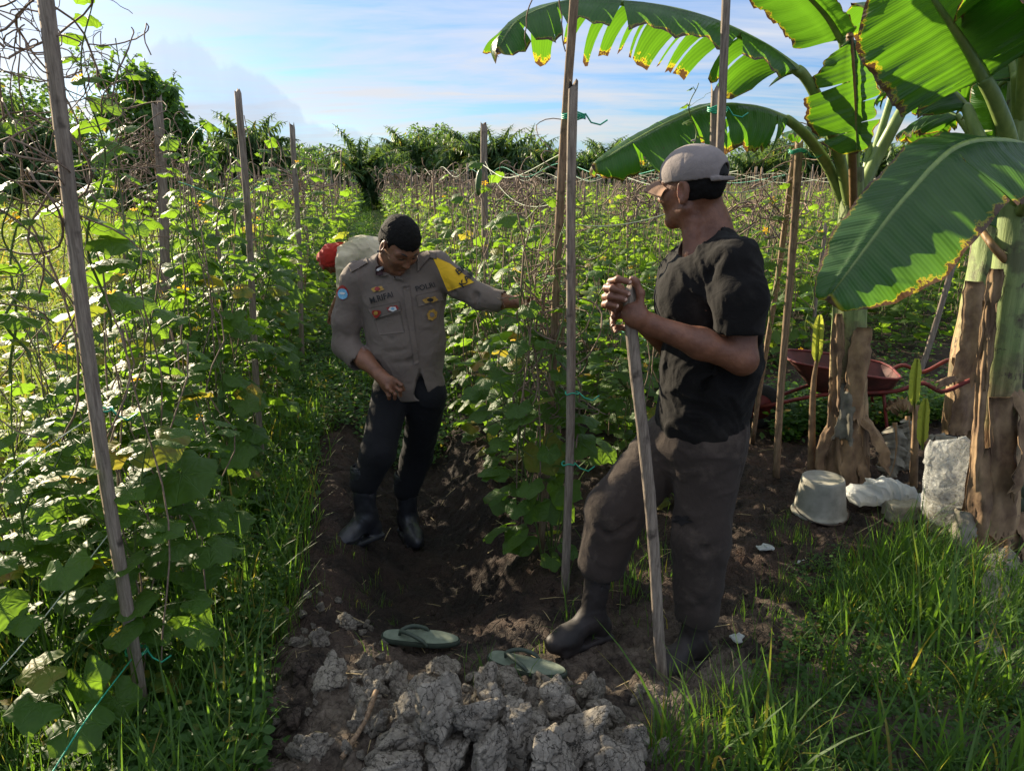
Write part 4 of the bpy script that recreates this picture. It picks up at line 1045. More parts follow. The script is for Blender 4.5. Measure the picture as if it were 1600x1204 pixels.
def lettering(txt, bvh, p0, p1, hpx, m, parent, org, off=.006, name='lettering', bold=.02):
    """words sewn on a garment, baseline from pixel p0 to p1"""
    cu = bpy.data.curves.new('t', 'FONT'); cu.body = txt; cu.size = 1; cu.offset = bold; cu.resolution_u = 3
    o = bpy.data.objects.new('t', cu); C.objects.link(o); bpy.context.view_layer.update()
    me = bpy.data.meshes.new_from_object(o.evaluated_get(bpy.context.evaluated_depsgraph_get())); bpy.data.objects.remove(o)
    co = np.array([v.co[:2] for v in me.vertices]); polys = [tuple(p.vertices) for p in me.polygons]
    co[:, 0] -= co[:, 0].min(); wd = co[:, 0].max(); p0, p1 = np.array(p0, float), np.array(p1, float); d = p1-p0; L = np.linalg.norm(d); d /= L; up = np.array([d[1], -d[0]])
    P2 = [tuple(p0+d*(x/wd*L)+up*(y/.72*hpx)) for x, y in co]
    V = drape(bvh, P2, off)-np.array(org)
    me2 = bpy.data.meshes.new(name); me2.from_pydata([tuple(v) for v in V], [], polys); me2.materials.append(m); bpy.data.meshes.remove(me)
    return link(name, me2, parent)
def badge(bvh, c, rx, ry, m, parent, org, name='badge', off=.005, shape=None, ang=0, n=24):
    th = np.linspace(0, 2*math.pi, n+1)[:-1]; rr = np.ones(n) if shape is None else np.array([shape(t) for t in th]); ca, sa = math.cos(ang), math.sin(ang)
    P2 = [tuple(c)]+[(c[0]+(math.cos(t)*rx*r)*ca-(math.sin(t)*ry*r)*sa, c[1]+(math.cos(t)*rx*r)*sa+(math.sin(t)*ry*r)*ca) for t, r in zip(th, rr)]
    V = drape(bvh, P2, off)-np.array(org); A_ = Acc(); A_.add(V, np.array([(0, 1+i, 1+(i+1) % n) for i in range(n)])); return A_.build(name, m, parent)

# ------------------------------------------------------------ THE FARMER
FL = gz(1085, 1040); FRt = gz(912, 1008)      # near foot, far (stepping) foot
org = (FL.x-.12, FL.y+.05, 0)
farmer = thing('person', 'man in grey cap, black t-shirt and muddy trousers leaning on a wooden shaft', 'person', org)
YF = FL.y+.13                                   # torso plane
hc, hM = head_frame(O(1080, 297, YF+.03), (-.80, .60, -.10))
v = Vol()
head(v, hc, hM, .96)
v.chain([O(1102, 312, YF+.05), O(1112, 352, YF+.04), O(1120, 400, YF+.02)], [.050, .055, .085], .025)
v.cap(O(1078, 350, YF+.0), O(1080, 395, YF-.02), .026, .024, .032)          # throat and tendon
v.ell(O(1112, 470, YF), (.13, .15, .17), None, .05); v.ell(O(1100, 600, YF), (.12, .14, .15), None, .06)   # trunk under the shirt
# near (left) arm
sh, el, wr = O(1157, 425, YF-.15), O(1158, 560, YF-.20), O(1016, 507, YF-.24)
v.chain([sh, (sh+el)/2, el], [.056, .050, .044], .03)
v.chain([el, el*.55+wr*.45, wr], [.043, .043, .029], .025)
v.ell(el+np.array([.01, 0, -.008]), (.034, .036, .034), None, .02)
# far (right) arm
sh2, el2, wr2 = O(1050, 440, YF+.17), O(1050, 545, YF+.14), O(978, 478, YF-.10)
v.chain([sh2, el2], [.05, .04], .03); v.chain([el2, wr2], [.04, .028], .02)
# near hand: back of hand towards the camera, fingers closed round the shaft
YH = YF-.25
kn = O(984, 478, YH); v.chain([wr, O(997, 497, YH-.005)], [.028, .030], .02, sc=(1, 1, 1)); v.ell(O(990, 490, YH-.004), (.036, .024, .034), None, .02)
tips = []
def finger(pts, r0=.0098, r1=.0078, k=.006, nail=None):
    P = [O(*q) for q in pts]; rs = np.linspace(r0, r1, len(P)); v.chain(P, list(rs), k)
    for q, r_ in list(zip(P, rs))[1:-1]: v.ell(q, (r_*1.07,)*3, None, .004)
    if nail: d = P[-1]-P[-2]; d /= np.linalg.norm(d); nn = np.array(nail, float); nn /= np.linalg.norm(nn); tips.append((P[-1]+nn*(r1*.86)-d*.001, d, nn))
# fingers of the near hand run round the far side of the shaft, tips showing on the left
finger([(984, 478, YH), (972, 474, YH+.04), (962, 482, YH+.05), (958, 494, YH+.005)][:4])
finger([(985, 500, YH), (970, 492, YH+.035), (958, 498, YH+.03), (957, 507, YH-.006)], nail=(-.6, -.8, .1))
finger([(990, 508, YH), (974, 512, YH+.03), (962, 512, YH+.02), (962, 517, YH-.012)], .009, .0075, nail=(-.5, -.85, .1))
finger([(1000, 480, YH-.01), (1001, 458, YH-.0), (993, 440, YH+.005), (988, 436, YH+.005)], .012, .0095, .008, nail=(.1, -.6, .8))   # thumb lying over the shaft end
# far hand: four fingers come over from behind, tips and nails towards the camera
v.ell(O(962, 462, YH+.045), (.030, .026, .040), None, .02)
finger([(962, 444, YH+.05), (955, 440, YH+.01), (966, 436, YH-.022), (983, 441, YH-.030)], .0105, .0085, .006, nail=(.0, -.92, .4))
finger([(955, 452, YH+.05), (948, 450, YH+.012), (957, 450, YH-.026), (981, 459, YH-.040)], .0108, .0088, .006, nail=(.1, -.95, .3))
finger([(952, 466, YH+.05), (946, 464, YH+.012), (953, 463, YH-.026), (976, 468, YH-.041)], .0105, .0086, .006, nail=(.1, -.95, .3))
finger([(954, 478, YH+.05), (945, 476, YH+.012), (950, 475, YH-.02), (963, 478, YH-.036)], .0098, .008, .006, nail=(.1, -.95, .25))
v.chain([O(978, 478, YF-.10), O(966, 468, YH+.05)], [.027, .03], .02)
bodyf, bf = volobj(v, 'body', SK1, farmer, org, .0034, lambda P: (fbm(P, 120, 2)-.5)*.0008, 1)
nails(farmer, org, tips, M_NAIL, .0056)
eyes_brows(farmer, hc, hM, .96, org)
# hair below the cap
v = Vol(); v.ell(hc+hM@np.array([-.016, 0, .030])*.96, np.array([.1005, .0775, .090])*.96, hM, .01)
v.box(hc+hM@np.array([.10, 0, .0])*.96, (.085, .2, .2), hM, .01, '-'); v.box(hc+hM@np.array([0, 0, -.20])*.96, (.3, .3, .158), hM, .01, '-')
v.ell(hc+hM@np.array([.0, .085, -.0]), (.022, .03, .034), hM, .006, '-'); v.ell(hc+hM@np.array([.0, -.085, -.0]), (.022, .03, .034), hM, .006, '-')
volobj(v, 'hair', M_HAIR, farmer, org, .004, lambda P: (fbm(P, 260, 2)-.5)*.005+(fbm(P, 45, 2, 3)-.5)*.010, 0)
# cap, a shell with a rear opening, strap, button and brim
M_CAP = cloth_mat('faded_cap_cloth', (.25, .215, .20), .95, 700, .25, None, .03); M_BRIM = cloth_mat('brim_cloth', (.20, .12, .08), .9, 700, .2, None, .03); M_CAPIN = simple('cap_inside', (.012, .012, .013), .9)
hx = lambda x, y, z: hc+hM@(np.array([x, y, z])*.96)
v = Vol(); v.ell(hx(-.012, 0, .052), np.array([.112, .087, .088])*.96, hM, .01); v.box(hx(0, 0, -.115), (.3, .3, .135), hM, .006, '-')
v.ell(hx(-.012, 0, .046), np.array([.106, .081, .083])*.96, hM, .004, '-')
v.ell(hx(-.118, 0, .036), (.05, .037, .034), hM, .006, '-'); v.box(hx(-.105, 0, .024), (.015, .06, .008), hM, .004, '+', .003)
v.box(hx(-.080, 0, .0), (.06, .2, .018), hM, .004, '-')
v.ell(hx(-.012, 0, .148), (.009, .009, .005), hM, .003)
for k_ in range(3):
    a_ = R(60*k_+30)   # seams
    P = [hx(-.012+.1135*math.cos(t)*math.cos(a_), .0885*math.cos(t)*math.sin(a_), .052+.0925*math.sin(t)) for t in np.linspace(.0, math.pi, 22)]
    v.chain(P, [.0016]*22, .004, '-')
cap_, cv = volobj(v, 'cap', M_CAP, farmer, org, .0026, cloth(.0012, 9, (1, 1, 1), 3), 1)
v = Vol(); v.ell(hx(-.014, 0, .040), np.array([.1045, .080, .082])*.96, hM, .01); v.box(hx(0, 0, -.115), (.3, .3, .14), hM, .006, '-'); v.box(hx(.17, 0, .05), (.15, .2, .2), hM, .006, '-')
volobj(v, 'cap_lining', M_CAPIN, cap_, (0, 0, 0) if False else org, .005, None, 0)
u = np.linspace(0, 1, 9); w_ = np.linspace(-1, 1, 15); V = []
for dz in (0, -.004):
    for q in u:
        for s_ in w_:
            a_ = s_*R(62); x = .098*math.cos(a_)+.004; y = .079*math.sin(a_); ext = .060*q*math.cos(s_*R(80))**.6
            V.append(hx(x+ext, y*(1+.05*q), .030+.010*(1-s_*s_)-.024*q*q-.020*s_*s_+dz))
V = np.array(V)-np.array(org); n1_ = 15; f = np.array([(j*n1_+i, j*n1_+i+1, (j+1)*n1_+i+1, (j+1)*n1_+i) for j in range(8) for i in range(14)]); N_ = 9*15
rim = list(range(15))+[j*15+14 for j in range(1, 9)]+[8*15+13-i for i in range(14)]+[j*15 for j in range(7, 0, -1)]
A_ = Acc(); A_.add(V, [f, f[:, ::-1]+N_, np.array([(rim[i], rim[(i+1) % len(rim)], rim[(i+1) % len(rim)]+N_, rim[i]+N_) for i in range(len(rim))])]); A_.build('cap_brim', M_BRIM, cap_)
# t-shirt
M_TEE = cloth_mat('black_cotton', (.007, .006, .0055), .95, 800, .25, ((.022, .019, .016), .5), .02)
v = Vol()
v.cap(O(1112, 440, YF), O(1112, 560, YF), .132, .136, .05, sc=(1.05, 1.2, 1)); v.cap(O(1110, 560, YF), O(1098, 650, YF), .138, .143, .06, sc=(1.04, 1.12, 1))
v.cap(O(1150, 405, YF-.12), O(1074, 412, YF+.13), .062, .060, .06); v.ell(O(1108, 378, YF+.02), (.078, .088, .05), None, .04)
v.chain([O(1153, 418, YF-.14), O(1156, 470, YF-.18), O(1153, 524, YF-.195)], [.070, .072, .074], .035)
v.chain([O(1062, 430, YF+.14), O(1052, 510, YF+.15)], [.068, .066], .035)
v.ell(O(1060, 470, YF+.02), (.07, .11, .09), None, .05)
v.box(O(1153, 612, YF-.285), (.13, .10, .16), None, .004, '-')
v.cap(O(1153, 505, YF-.195), O(1154, 600, YF-.20), .062, .064, .006, '-')
v.box(O(1098, 760, YF), (.4, .4, .135), None, .01, '-')
v.cap(O(1090, 300, YF+.05), O(1094, 374, YF+.0), .070, .074, .008, '-'); v.ell(O(1068, 385, YF-.02), (.045, .05, .03), None, .01, '-')
# pulled folds across the chest and at the armpit
for (pts, r_) in [([(1128, 400), (1105, 430), (1090, 470)], .006), ([(1112, 405), (1085, 440), (1070, 480)], .006), ([(1140, 420), (1120, 470), (1115, 520)], .007), ([(1100, 395), (1070, 425), (1050, 450)], .005), ([(1085, 450), (1100, 485), (1112, 500)], .006), ([(1045, 480), (1055, 540), (1050, 600)], .006), ([(1070, 540), (1060, 600), (1040, 650)], .006), ([(1130, 545), (1100, 600), (1090, 660)], .006)]:
    P = []
    for (a_, b_) in pts: P.append(O(a_, b_, YF-.155-.02*(a_ > 1120)+.0*a_))
    v.chain(P, [r_*.5]+[r_*1.5]*(len(P)-2)+[r_*.5], .02, '-')
shirtf, sf = volobj(v, 't_shirt', M_TEE, farmer, org, .0045, cloth(.008, 7, (1.6, 1.2, .55), 5, O(1100, 685, YF)[2]), 1)
# trousers
M_TRO = cloth_mat('muddy_trousers', (.045, .034, .028), .95, 500, .3, ((.10, .077, .06), .5), .03)
v = Vol()
v.cap(O(1100, 655, YF), O(1090, 690, YF), .128, .13, .05, sc=(1.1, 1.1, 1))
kn_l = O(1095, 840, FL.y+.03); an_l = np.array([FL.x+.0, FL.y+.02, zg(FL.x, FL.y)+.20])
v.chain([O(1110, 690, YF-.05), kn_l, an_l], [.110, .087, .076], .04)
kn_r = O(962, 795, FRt.y+.06); an_r = np.array([O(941, 878, FRt.y+.05)[0], FRt.y+.05, O(941, 878, FRt.y+.05)[2]])
v.chain([O(1050, 690, YF+.07), kn_r, an_r], [.107, .094, .082], .04)
v.box(an_r+np.array([0, 0, -.16]), (.2, .2, .13), None, .01, '-') if an_l[2] > an_r[2]-.2 and False else None
v.cap(an_r+np.array([0, 0, -.02]), an_r+np.array([-.01, 0, -.14]), .074, .09, .006, '-')
v.cap(an_l+np.array([0, 0, -.03]), an_l+np.array([0, 0, -.14]), .066, .085, .006, '-')
for (pts, Yp) in [([(1060, 800), (1100, 812), (1140, 800)], FL.y-.07), ([(1062, 850), (1098, 862), (1135, 846)], FL.y-.07), ([(1060, 925), (1095, 945), (1125, 930)], FL.y-.06), ([(1125, 880), (1118, 930), (1128, 960)], FL.y-.07), ([(1035, 700), (1060, 760), (1065, 800)], FL.y-.05), ([(925, 760), (960, 770), (1000, 750)], FRt.y-.03), ([(915, 820), (950, 835), (990, 815)], FRt.y-.03), ([(1000, 690), (975, 740), (960, 780)], FRt.y-.02)]:
    P = [O(a_, b_, Yp) for a_, b_ in pts]; v.chain(P, [.005, .010, .005], .02, '-')
trf, tf_ = volobj(v, 'trousers', M_TRO, farmer, org, .0052, cloth(.006, 7, (1.2, 1.2, .8), 8), 1)
a = Acc(); bv = bvh_of(tf_); badge(bv, (1066, 812), 14, 7, simple('torn_patch', (.012, .010, .010), .95), trf, org, 'tear', .003, lambda t: 1+.25*math.sin(5*t)+.15*math.sin(9*t))
for o_ in [trf.children[0]]: o_.location = (0, 0, 0)
# rubber boots
M_BOOT = simple('muddy_rubber', (.014, .011, .010), .65, .5, 9, col2=(.045, .034, .03), bstr=.5, bdist=.004)
def boot(name, ank, toe, sole_z, m, parent, org, hs=.14, r=.052, shaft=None):
    v = Vol(); ank = np.array(ank); toe = np.array(toe); d = toe-ank; d[2] = 0; d /= np.linalg.norm(d); top = shaft if shaft is not None else ank+np.array([0, 0, hs+.08])
    heel = ank-d*.035; heel[2] = sole_z+.045; ball = ank+d*.105; ball[2] = sole_z+.040; tip = ank+d*.155; tip[2] = sole_z+.036
    v.chain([top, ank+np.array([0, 0, .02])], [r*1.12, r*.88], .03); v.chain([ank, heel], [r*.85, .043], .03); v.chain([ank*1.0, ball, tip], [r*.80, .044, .034], .03)
    v.box((heel+ball)/2*1.0+np.array([0, 0, -.035]), (.11, .046, .014), np.stack([d, np.cross([0, 0, 1], d), [0, 0, 1.]], 1), .012)
    v.box(np.array([ank[0], ank[1], sole_z-.10]), (.4, .4, .10), None, .004, '-'); v.cap(top+(top-ank)*.3, top*.6+ank*.4, r*1.02, r*.9, .004, '-')
    return volobj(v, name, m, parent, org, .0042, cloth(.004, 9, (1, 1, 1), 4), 1)[0]
ab = np.array([FL.x-.005, FL.y+.02, zg(FL.x, FL.y)+.085]); boot('boot', ab, ab+np.array([-.15, -.10, 0]), zg(FL.x, FL.y)-.005, M_BOOT, farmer, org, r=.046, shaft=an_l+np.array([0, 0, .05]))
zr = zg(FRt.x+.03, FRt.y+.03); ab = np.array([O(925, 960, FRt.y+.04)[0], FRt.y+.04, zr+.085]); boot('boot', ab, ab+np.array([-.16, -.09, 0]), zr-.005, M_BOOT, farmer, org, r=.046, shaft=an_r+np.array([0, 0, .03]))
# the shaft he leans on
pb = gz(1040, 1062); pt = O(985, 455, YH+.012); d = pt-np.array(pb)
v_, f_, uv_ = stake_acc((0, 0, -.03), tuple(d), .0235, .75, 61); A_ = Acc(); A_.add(v_, f_, uv_); tag(A_.build('wooden_shaft', M_WOOD, loc=pb), 'flat split wooden shaft standing on the soil under the farmer clasped hands', 'wooden shaft')

# ------------------------------------------------------------ THE OFFICER
G1 = gz(556, 838); G2 = gz(646, 838); YO = (G1.y+G2.y)/2+.02
orgo = (O(625, 600, YO)[0], YO, 0)
off_ = thing('person', 'officer in grey-brown uniform shirt bending over to touch the vines, one arm stretched out', 'person', orgo)
hc, hM = head_frame(O(624, 384, YO-.08), (.50, -.60, -.78))
v = Vol(); head(v, hc, hM, .98, 1.04)
v.chain([O(612, 400, YO-.02), O(608, 425, YO+.0)], [.058, .062], .03)
v.ell(O(622, 480, YO+.02), (.15, .10, .16), None, .05); v.ell(O(640, 570, YO+.02), (.13, .10, .14), None, .05)
shR, elR, wrR = O(550, 440, YO+.02), O(541, 535, YO+.02), O(596, 588, YO-.16)
v.chain([shR, elR], [.05, .042], .03); v.chain([elR, O(570, 562, YO-.08), wrR], [.042, .042, .028], .02)
shL, elL, wrL = O(686, 420, YO-.0), O(752, 468, YO-.06), O(808, 472, YO-.10)
v.chain([shL, elL], [.045, .034], .03); v.chain([elL, O(785, 470, YO-.09), wrL], [.034, .034, .025], .02)
tips = []
# resting hand: hanging in front of the thigh, fingers together and bent
YR = YO-.18
v.ell(O(608, 600, YR), (.038, .020, .040), rotz(0)@np.array([[math.cos(.7), 0, math.sin(.7)], [0, 1, 0], [-math.sin(.7), 0, math.cos(.7)]]), .02)
v.chain([wrR, O(605, 597, YR)], [.027, .028], .02)
for (b_, m_, e_) in [((618, 594), (627, 601), (631, 609)), ((615, 601), (625, 610), (626, 618)), ((609, 606), (617, 616), (617, 623)), ((602, 608), (608, 618), (608, 623))]:
    finger([(b_[0], b_[1], YR), (m_[0], m_[1], YR-.014), (e_[0], e_[1], YR-.002)], .0098, .0078, .005)
finger([(600, 596, YR-.01), (606, 606, YR-.030), (612, 612, YR-.034)], .0115, .009, .008)
# reaching hand: palm down, fingers pinching a leaf
YL = YO-.11
v.ell(O(816, 470, YL), (.038, .030, .017), None, .018); v.chain([wrL, O(812, 470, YL)], [.024, .024], .02)
for (b_, m_, e_) in [((822, 466, -.02), (832, 464, -.03), (840, 470, -.034)), ((823, 467, -.005), (835, 465, -.01), (842, 473, -.012)), ((822, 469, .012), (833, 469, .014), (838, 477, .014)), ((820, 471, .026), (829, 473, .032), (832, 480, .032))]:
    finger([(b_[0], b_[1], YL+b_[2]), (m_[0], m_[1], YL+m_[2]), (e_[0], e_[1], YL+e_[2])], .0092, .0074, .005)
finger([(812, 474, YL-.025), (822, 480, YL-.040), (832, 481, YL-.036)], .0112, .0085, .008)
bodyo, bo = volobj(v, 'body', SK2, off_, orgo, .004, None, 1)
eyes_brows(off_, hc, hM, .98, orgo, 1.04)
h2 = lambda x, y, z: hc+hM@(np.array([x, y, z])*.98)
v = Vol(); v.ell(h2(-.016, 0, .044), np.array([.104, .083, .091]), hM, .01); v.ell(h2(-.045, 0, -.005), (.070, .075, .06), hM, .03)
v.box(h2(.11, 0, -.02), (.075, .2, .072), hM, .015, '-'); v.box(h2(.06, 0, -.10), (.08, .2, .075), hM, .01, '-'); v.box(h2(-.0, 0, -.19), (.3, .3, .11), hM, .01, '-')
v.ell(h2(.0, .088, -.0), (.024, .026, .036), hM, .006, '-'); v.ell(h2(.0, -.088, -.0), (.024, .026, .036), hM, .006, '-')
volobj(v, 'hair', M_HAIR, off_, orgo, .004, lambda P: (fbm(P, 260, 2)-.5)*.007+(fbm(P, 60, 2, 4)-.5)*.004, 0)
# uniform shirt
M_UNI = cloth_mat('uniform_cloth', (.15, .12, .10), .85, 900, .12, None, .04)
v = Vol()
v.ell(O(664, 462, YO+.0), (.095, .085, .12), None, .06); v.ell(O(668, 520, YO+.0), (.075, .08, .12), None, .06)
v.cap(O(620, 470, YO+.01), O(632, 545, YO+.0), .142, .138, .06, sc=(1.2, .80, 1)); v.cap(O(632, 545, YO), O(644, 600, YO+.0), .138, .146, .05, sc=(1.08, .82, 1))
v.cap(O(560, 430, YO+.01), O(680, 415, YO+.01), .066, .066, .06); v.ell(O(608, 412, YO+.02), (.085, .08, .055), None, .04)
v.chain([O(553, 440, YO+.01), O(541, 500, YO+.0), O(541, 540, YO-.005), O(558, 560, YO-.06)], [.064, .060, .058, .056], .03)
v.chain([O(684, 420, YO), O(720, 446, YO-.03), O(752, 465, YO-.06), O(782, 471, YO-.09)], [.070, .060, .056, .052], .03)
v.cap(O(654, 574, YO-.14), O(656, 618, YO-.14), .003, .034, .004, '-', sc=(1, 4, 1))
v.box(O(640, 690, YO), (.4, .3, .235), np.array([[math.cos(-.04), 0, math.sin(-.04)], [0, 1, 0], [-math.sin(-.04), 0, math.cos(-.04)]]), .006, '-')
v.cap(O(612, 370, YO-.04), O(612, 408, YO-.03), .066, .068, .008, '-'); v.ell(O(628, 424, YO-.11), (.042, .05, .05), None, .008, '-')
d_ = O(572, 571, YO-.10)-O(558, 560, YO-.06); e_ = O(558, 560, YO-.06); v.cap(e_+d_*.2, e_+d_*1.6, .048, .054, .004, '-')
d_ = O(800, 474, YO-.11)-O(782, 471, YO-.09); e_ = O(782, 471, YO-.09); v.cap(e_+d_*.1, e_+d_*1.9, .046, .052, .004, '-')
dd = d_/np.linalg.norm(d_)
for (pts, Yp, r_) in [([(585, 520), (610, 530), (640, 515)], YO-.125, .007), ([(570, 540), (600, 552), (640, 545)], YO-.13, .008), ([(600, 570), (640, 565), (680, 550)], YO-.13, .007), ([(680, 500), (660, 530), (655, 560)], YO-.12, .006), ([(530, 520), (545, 528), (560, 520)], YO-.07, .007), ([(735, 450), (745, 462), (745, 480)], YO-.11, .007), ([(700, 440), (708, 455), (700, 470)], YO-.08, .006), ([(690, 470), (680, 490), (684, 520)], YO-.11, .006)]:
    P = [O(a_, b_, Yp) for a_, b_ in pts]; v.chain(P, [r_*.4, r_*1.2, r_*.4], .02, '-')
shirto, so_ = volobj(v, 'uniform_shirt', M_UNI, off_, orgo, .0045, cloth(.0055, 6.5, (1.2, 1, .8), 15, O(640, 603, YO)[2]), 1)
bs = bvh_of(so_)
M_UNID = cloth_mat('uniform_seam', (.16, .13, .115), .85, 900, .12)
def onshirt(*a, **k): return a
M_BLK = simple('black_thread', (.008, .008, .009), .7, .1, 80); M_GOLD = simple('gold_thread', (.55, .33, .05), .5, .4, 400, col2=(.20, .10, .02)); M_REDB = simple('red_enamel', (.45, .03, .02), .4, .3, 300, col2=(.10, .01, .01)); M_BLUEB = simple('blue_enamel', (.06, .28, .52), .4, .3, 200, col2=(.25, .5, .65)); M_WHT = simple('white_enamel', (.7, .7, .68), .4); M_YEL = cloth_mat('yellow_band_cloth', (.68, .42, .02), .8, 700, .1); M_MAROON = simple('maroon_tab', (.035, .008, .010), .7)
# collar leaves, placket, pockets, shoulder tabs
for (poly, o1) in [([(590, 392), (604, 404), (620, 432), (593, 434)], .016), ([(604, 404), (612, 424), (636, 440), (616, 438)], .014), ([(652, 398), (670, 392), (676, 402), (652, 428)], .014)]:
    patch('collar', bs, poly, M_UNI, shirto, orgo, o1, .006, 7)
patch('placket', bs, [(628, 442), (640, 440), (655, 572), (648, 575)], M_UNI, shirto, orgo, .006, .004, 14, 4)
for poly in ([(574, 481), (627, 470), (629, 485), (584, 499)], [(648, 461), (690, 452), (693, 468), (652, 480)]):
    pk = patch('pocket_flap', bs, poly, M_UNI, shirto, orgo, .008, .004, 9, 2)
patch('pocket', bs, [(583, 499), (628, 487), (634, 520), (592, 524)], M_UNI, shirto, orgo, .003, .003, 9, 2)
patch('shoulder_tab', bs, [(545, 417), (574, 402), (578, 411), (549, 427)], M_UNI, shirto, orgo, .010, .005, 9, 2); patch('shoulder_tab', bs, [(660, 392), (683, 398), (683, 406), (660, 402)], M_UNI, shirto, orgo, .010, .005, 7, 2)
patch('sleeve_band', bs, [(674, 398), (702, 412), (742, 442), (700, 456)], M_YEL, shirto, orgo, .0045, .003, 18, 2)
lettering('BH', bs, (716, 431), (729, 421), 9, M_BLK, shirto, orgo, .011); lettering('KAM', bs, (724, 449), (741, 428), 9, M_BLK, shirto, orgo, .011)
lettering('POLRI', bs, (651, 456), (680, 448), 8.5, M_BLK, shirto, orgo, .008, bold=.012); lettering('M.RIFAI', bs, (581, 474), (615, 464), 9, M_BLK, shirto, orgo, .008, bold=.012)
wing = lambda t: .55+.45*abs(math.cos(t))**.7+.12*math.sin(6*t)
b_ = badge(bs, (591, 452), 9.5, 5.5, M_GOLD, shirto, orgo, 'gold_badge', .008, wing, -.1); badge(bs, (591, 452), 4, 3, M_REDB, b_, orgo, 'badge_centre', .010)
b_ = badge(bs, (671, 468), 10.5, 6, M_GOLD, shirto, orgo, 'gold_badge', .013, wing, -.15); badge(bs, (671, 468), 4.5, 3, M_BLK, b_, orgo, 'badge_centre', .015)
b_ = badge(bs, (674, 491), 7, 9, M_GOLD, shirto, orgo, 'round_badge', .009, lambda t: 1+.1*math.sin(7*t), .3); badge(bs, (674, 491), 3.5, 4, M_UNID, b_, orgo, 'badge_centre', .011)
b_ = badge(bs, (590, 489), 6.5, 6, M_REDB, shirto, orgo, 'red_shield', .013, lambda t: 1+.15*math.cos(3*t+1.57)); badge(bs, (590, 488), 3, 3, M_GOLD, b_, orgo, 'badge_centre', .015)
b_ = badge(bs, (614, 481), 8.5, 5, M_REDB, shirto, orgo, 'wing_badge', .013, wing, -.12); badge(bs, (614, 482), 5.5, 3.5, M_WHT, b_, orgo, 'badge_centre', .015, lambda t: 1+.12*math.sin(5*t)); badge(bs, (614, 481.5), 2.6, 1.6, M_BLUEB, b_, orgo, 'badge_core', .017)
b_ = badge(bs, (536, 457), 8.5, 11, M_REDB, shirto, orgo, 'sleeve_patch', .005, lambda t: 1+.06*math.cos(4*t)); badge(bs, (536.5, 459), 7, 8.5, M_BLUEB, b_, orgo, 'patch_field', .007); badge(bs, (536.5, 458), 4, 1.8, M_WHT, b_, orgo, 'patch_emblem', .009)
t_ = patch('collar_tab', bs, [(589, 416), (598, 416), (601, 429), (590, 430)], M_MAROON, shirto, orgo, .020, .003, 5, 1)
for dx in (0, 4):
    badge(bs, (593+dx, 422), 2.4, 2.8, M_WHT, t_, orgo, 'collar_emblem', .0225, lambda t: 1 if math.sin(t) < .3 else .5)
for (x_, y_) in ((634, 452), (638, 480), (643, 512), (648, 545)): badge(bs, (x_+3, y_), 1.6, 1.6, M_UNID, shirto, orgo, 'button', .011)
for (x_, y_) in ((605, 496), (672, 477)): badge(bs, (x_, y_), 1.3, 1.3, M_UNID, shirto, orgo, 'button', .0135)
# trousers and boots
M_BTR = cloth_mat('black_trousers', (.010, .010, .012), .9, 700, .2, None, .02)
v = Vol(); v.cap(O(632, 595, YO), O(646, 606, YO), .112, .115, .04, sc=(1.15, .82, 1))
kA = O(590, 708, G1.y+.02); aA = np.array([G1.x+.05, G1.y+.02, G1.z+.27]); kB = O(651, 715, G2.y+.02); aB = np.array([G2.x-.03, G2.y+.02, G2.z+.27])
v.chain([O(612, 615, YO-.02), kA, aA], [.094, .076, .068], .03); v.chain([O(668, 615, YO-.01), kB, aB], [.094, .076, .068], .03)
v.box(O(640, 500, YO), (.4, .4, .165), None, .01, '-')
volobj(v, 'trousers', M_BTR, off_, orgo, .006, cloth(.005, 6, (1, 1, .7), 21), 1)
M_BB = simple('black_rubber', (.030, .031, .036), .38, .4, 30, bstr=.2, bdist=.002)
ab = np.array([G1.x+.05, G1.y+.02, G1.z+.09]); boot('boot', ab, ab+np.array([-.12, -.12, -.01]), G1.z-.022, M_BB, off_, orgo, r=.056, shaft=aA+np.array([0, 0, .06]))
ab = np.array([G2.x-.03, G2.y+.02, G2.z+.09]); boot('boot', ab, ab+np.array([.07, -.16, 0]), G2.z-.004, M_BB, off_, orgo, r=.056, shaft=aB+np.array([0, 0, .06]))

# ------------------------------------------------------------ THE BENDING WORKER
YW = 6.6; orgw = (O(585, 430, YW)[0], YW, 0)
wk = thing('person', 'worker bent double in the vines behind the officer, beige shirt and red head cloth', 'person', orgw)
hip = O(588, 398, YW); hip[2] = min(hip[2], 1.2); shd = O(545, 402, YW-.05); hd = O(520, 408, YW-.06)
M_BEI = cloth_mat('beige_cloth', (.50, .43, .30), .9, 500, .2); M_RED = cloth_mat('red_cloth', (.42, .025, .015), .85, 500, .3); M_DK = cloth_mat('dark_work_trousers', (.04, .04, .05))
hcw, hMw = head_frame(hd, (-.35, -.25, -.9), (-1, 0, .3)); gw = zg(orgw[0], YW)
v = Vol(); head(v, hcw, hMw, .95); v.cap(hd, shd, .05, .07, .03); v.cap(shd, hip, .11, .12, .04)
for q in (-1, 1):
    e1 = shd+np.array([-.02, q*.16, -.22]); w1 = e1+np.array([-.12, -.02*q, -.22]); v.chain([shd+np.array([0, q*.14, -.02]), e1, w1], [.045, .038, .026], .02)
    v.ell(w1+np.array([-.02, 0, -.04]), (.02, .035, .045), None, .015)
    for j in range(4): b_ = w1+np.array([-.03, (j-1.5)*.017, -.07]); v.chain([b_, b_+np.array([-.012, 0, -.03]), b_+np.array([.004, 0, -.052])], [.008, .0075, .0065], .004)
    b_ = w1+np.array([.0, -.03, -.05]); v.chain([b_, b_+np.array([-.01, -.012, -.04])], [.01, .008], .006)
volobj(v, 'body', SK2, wk, orgw, .007, None, 1)
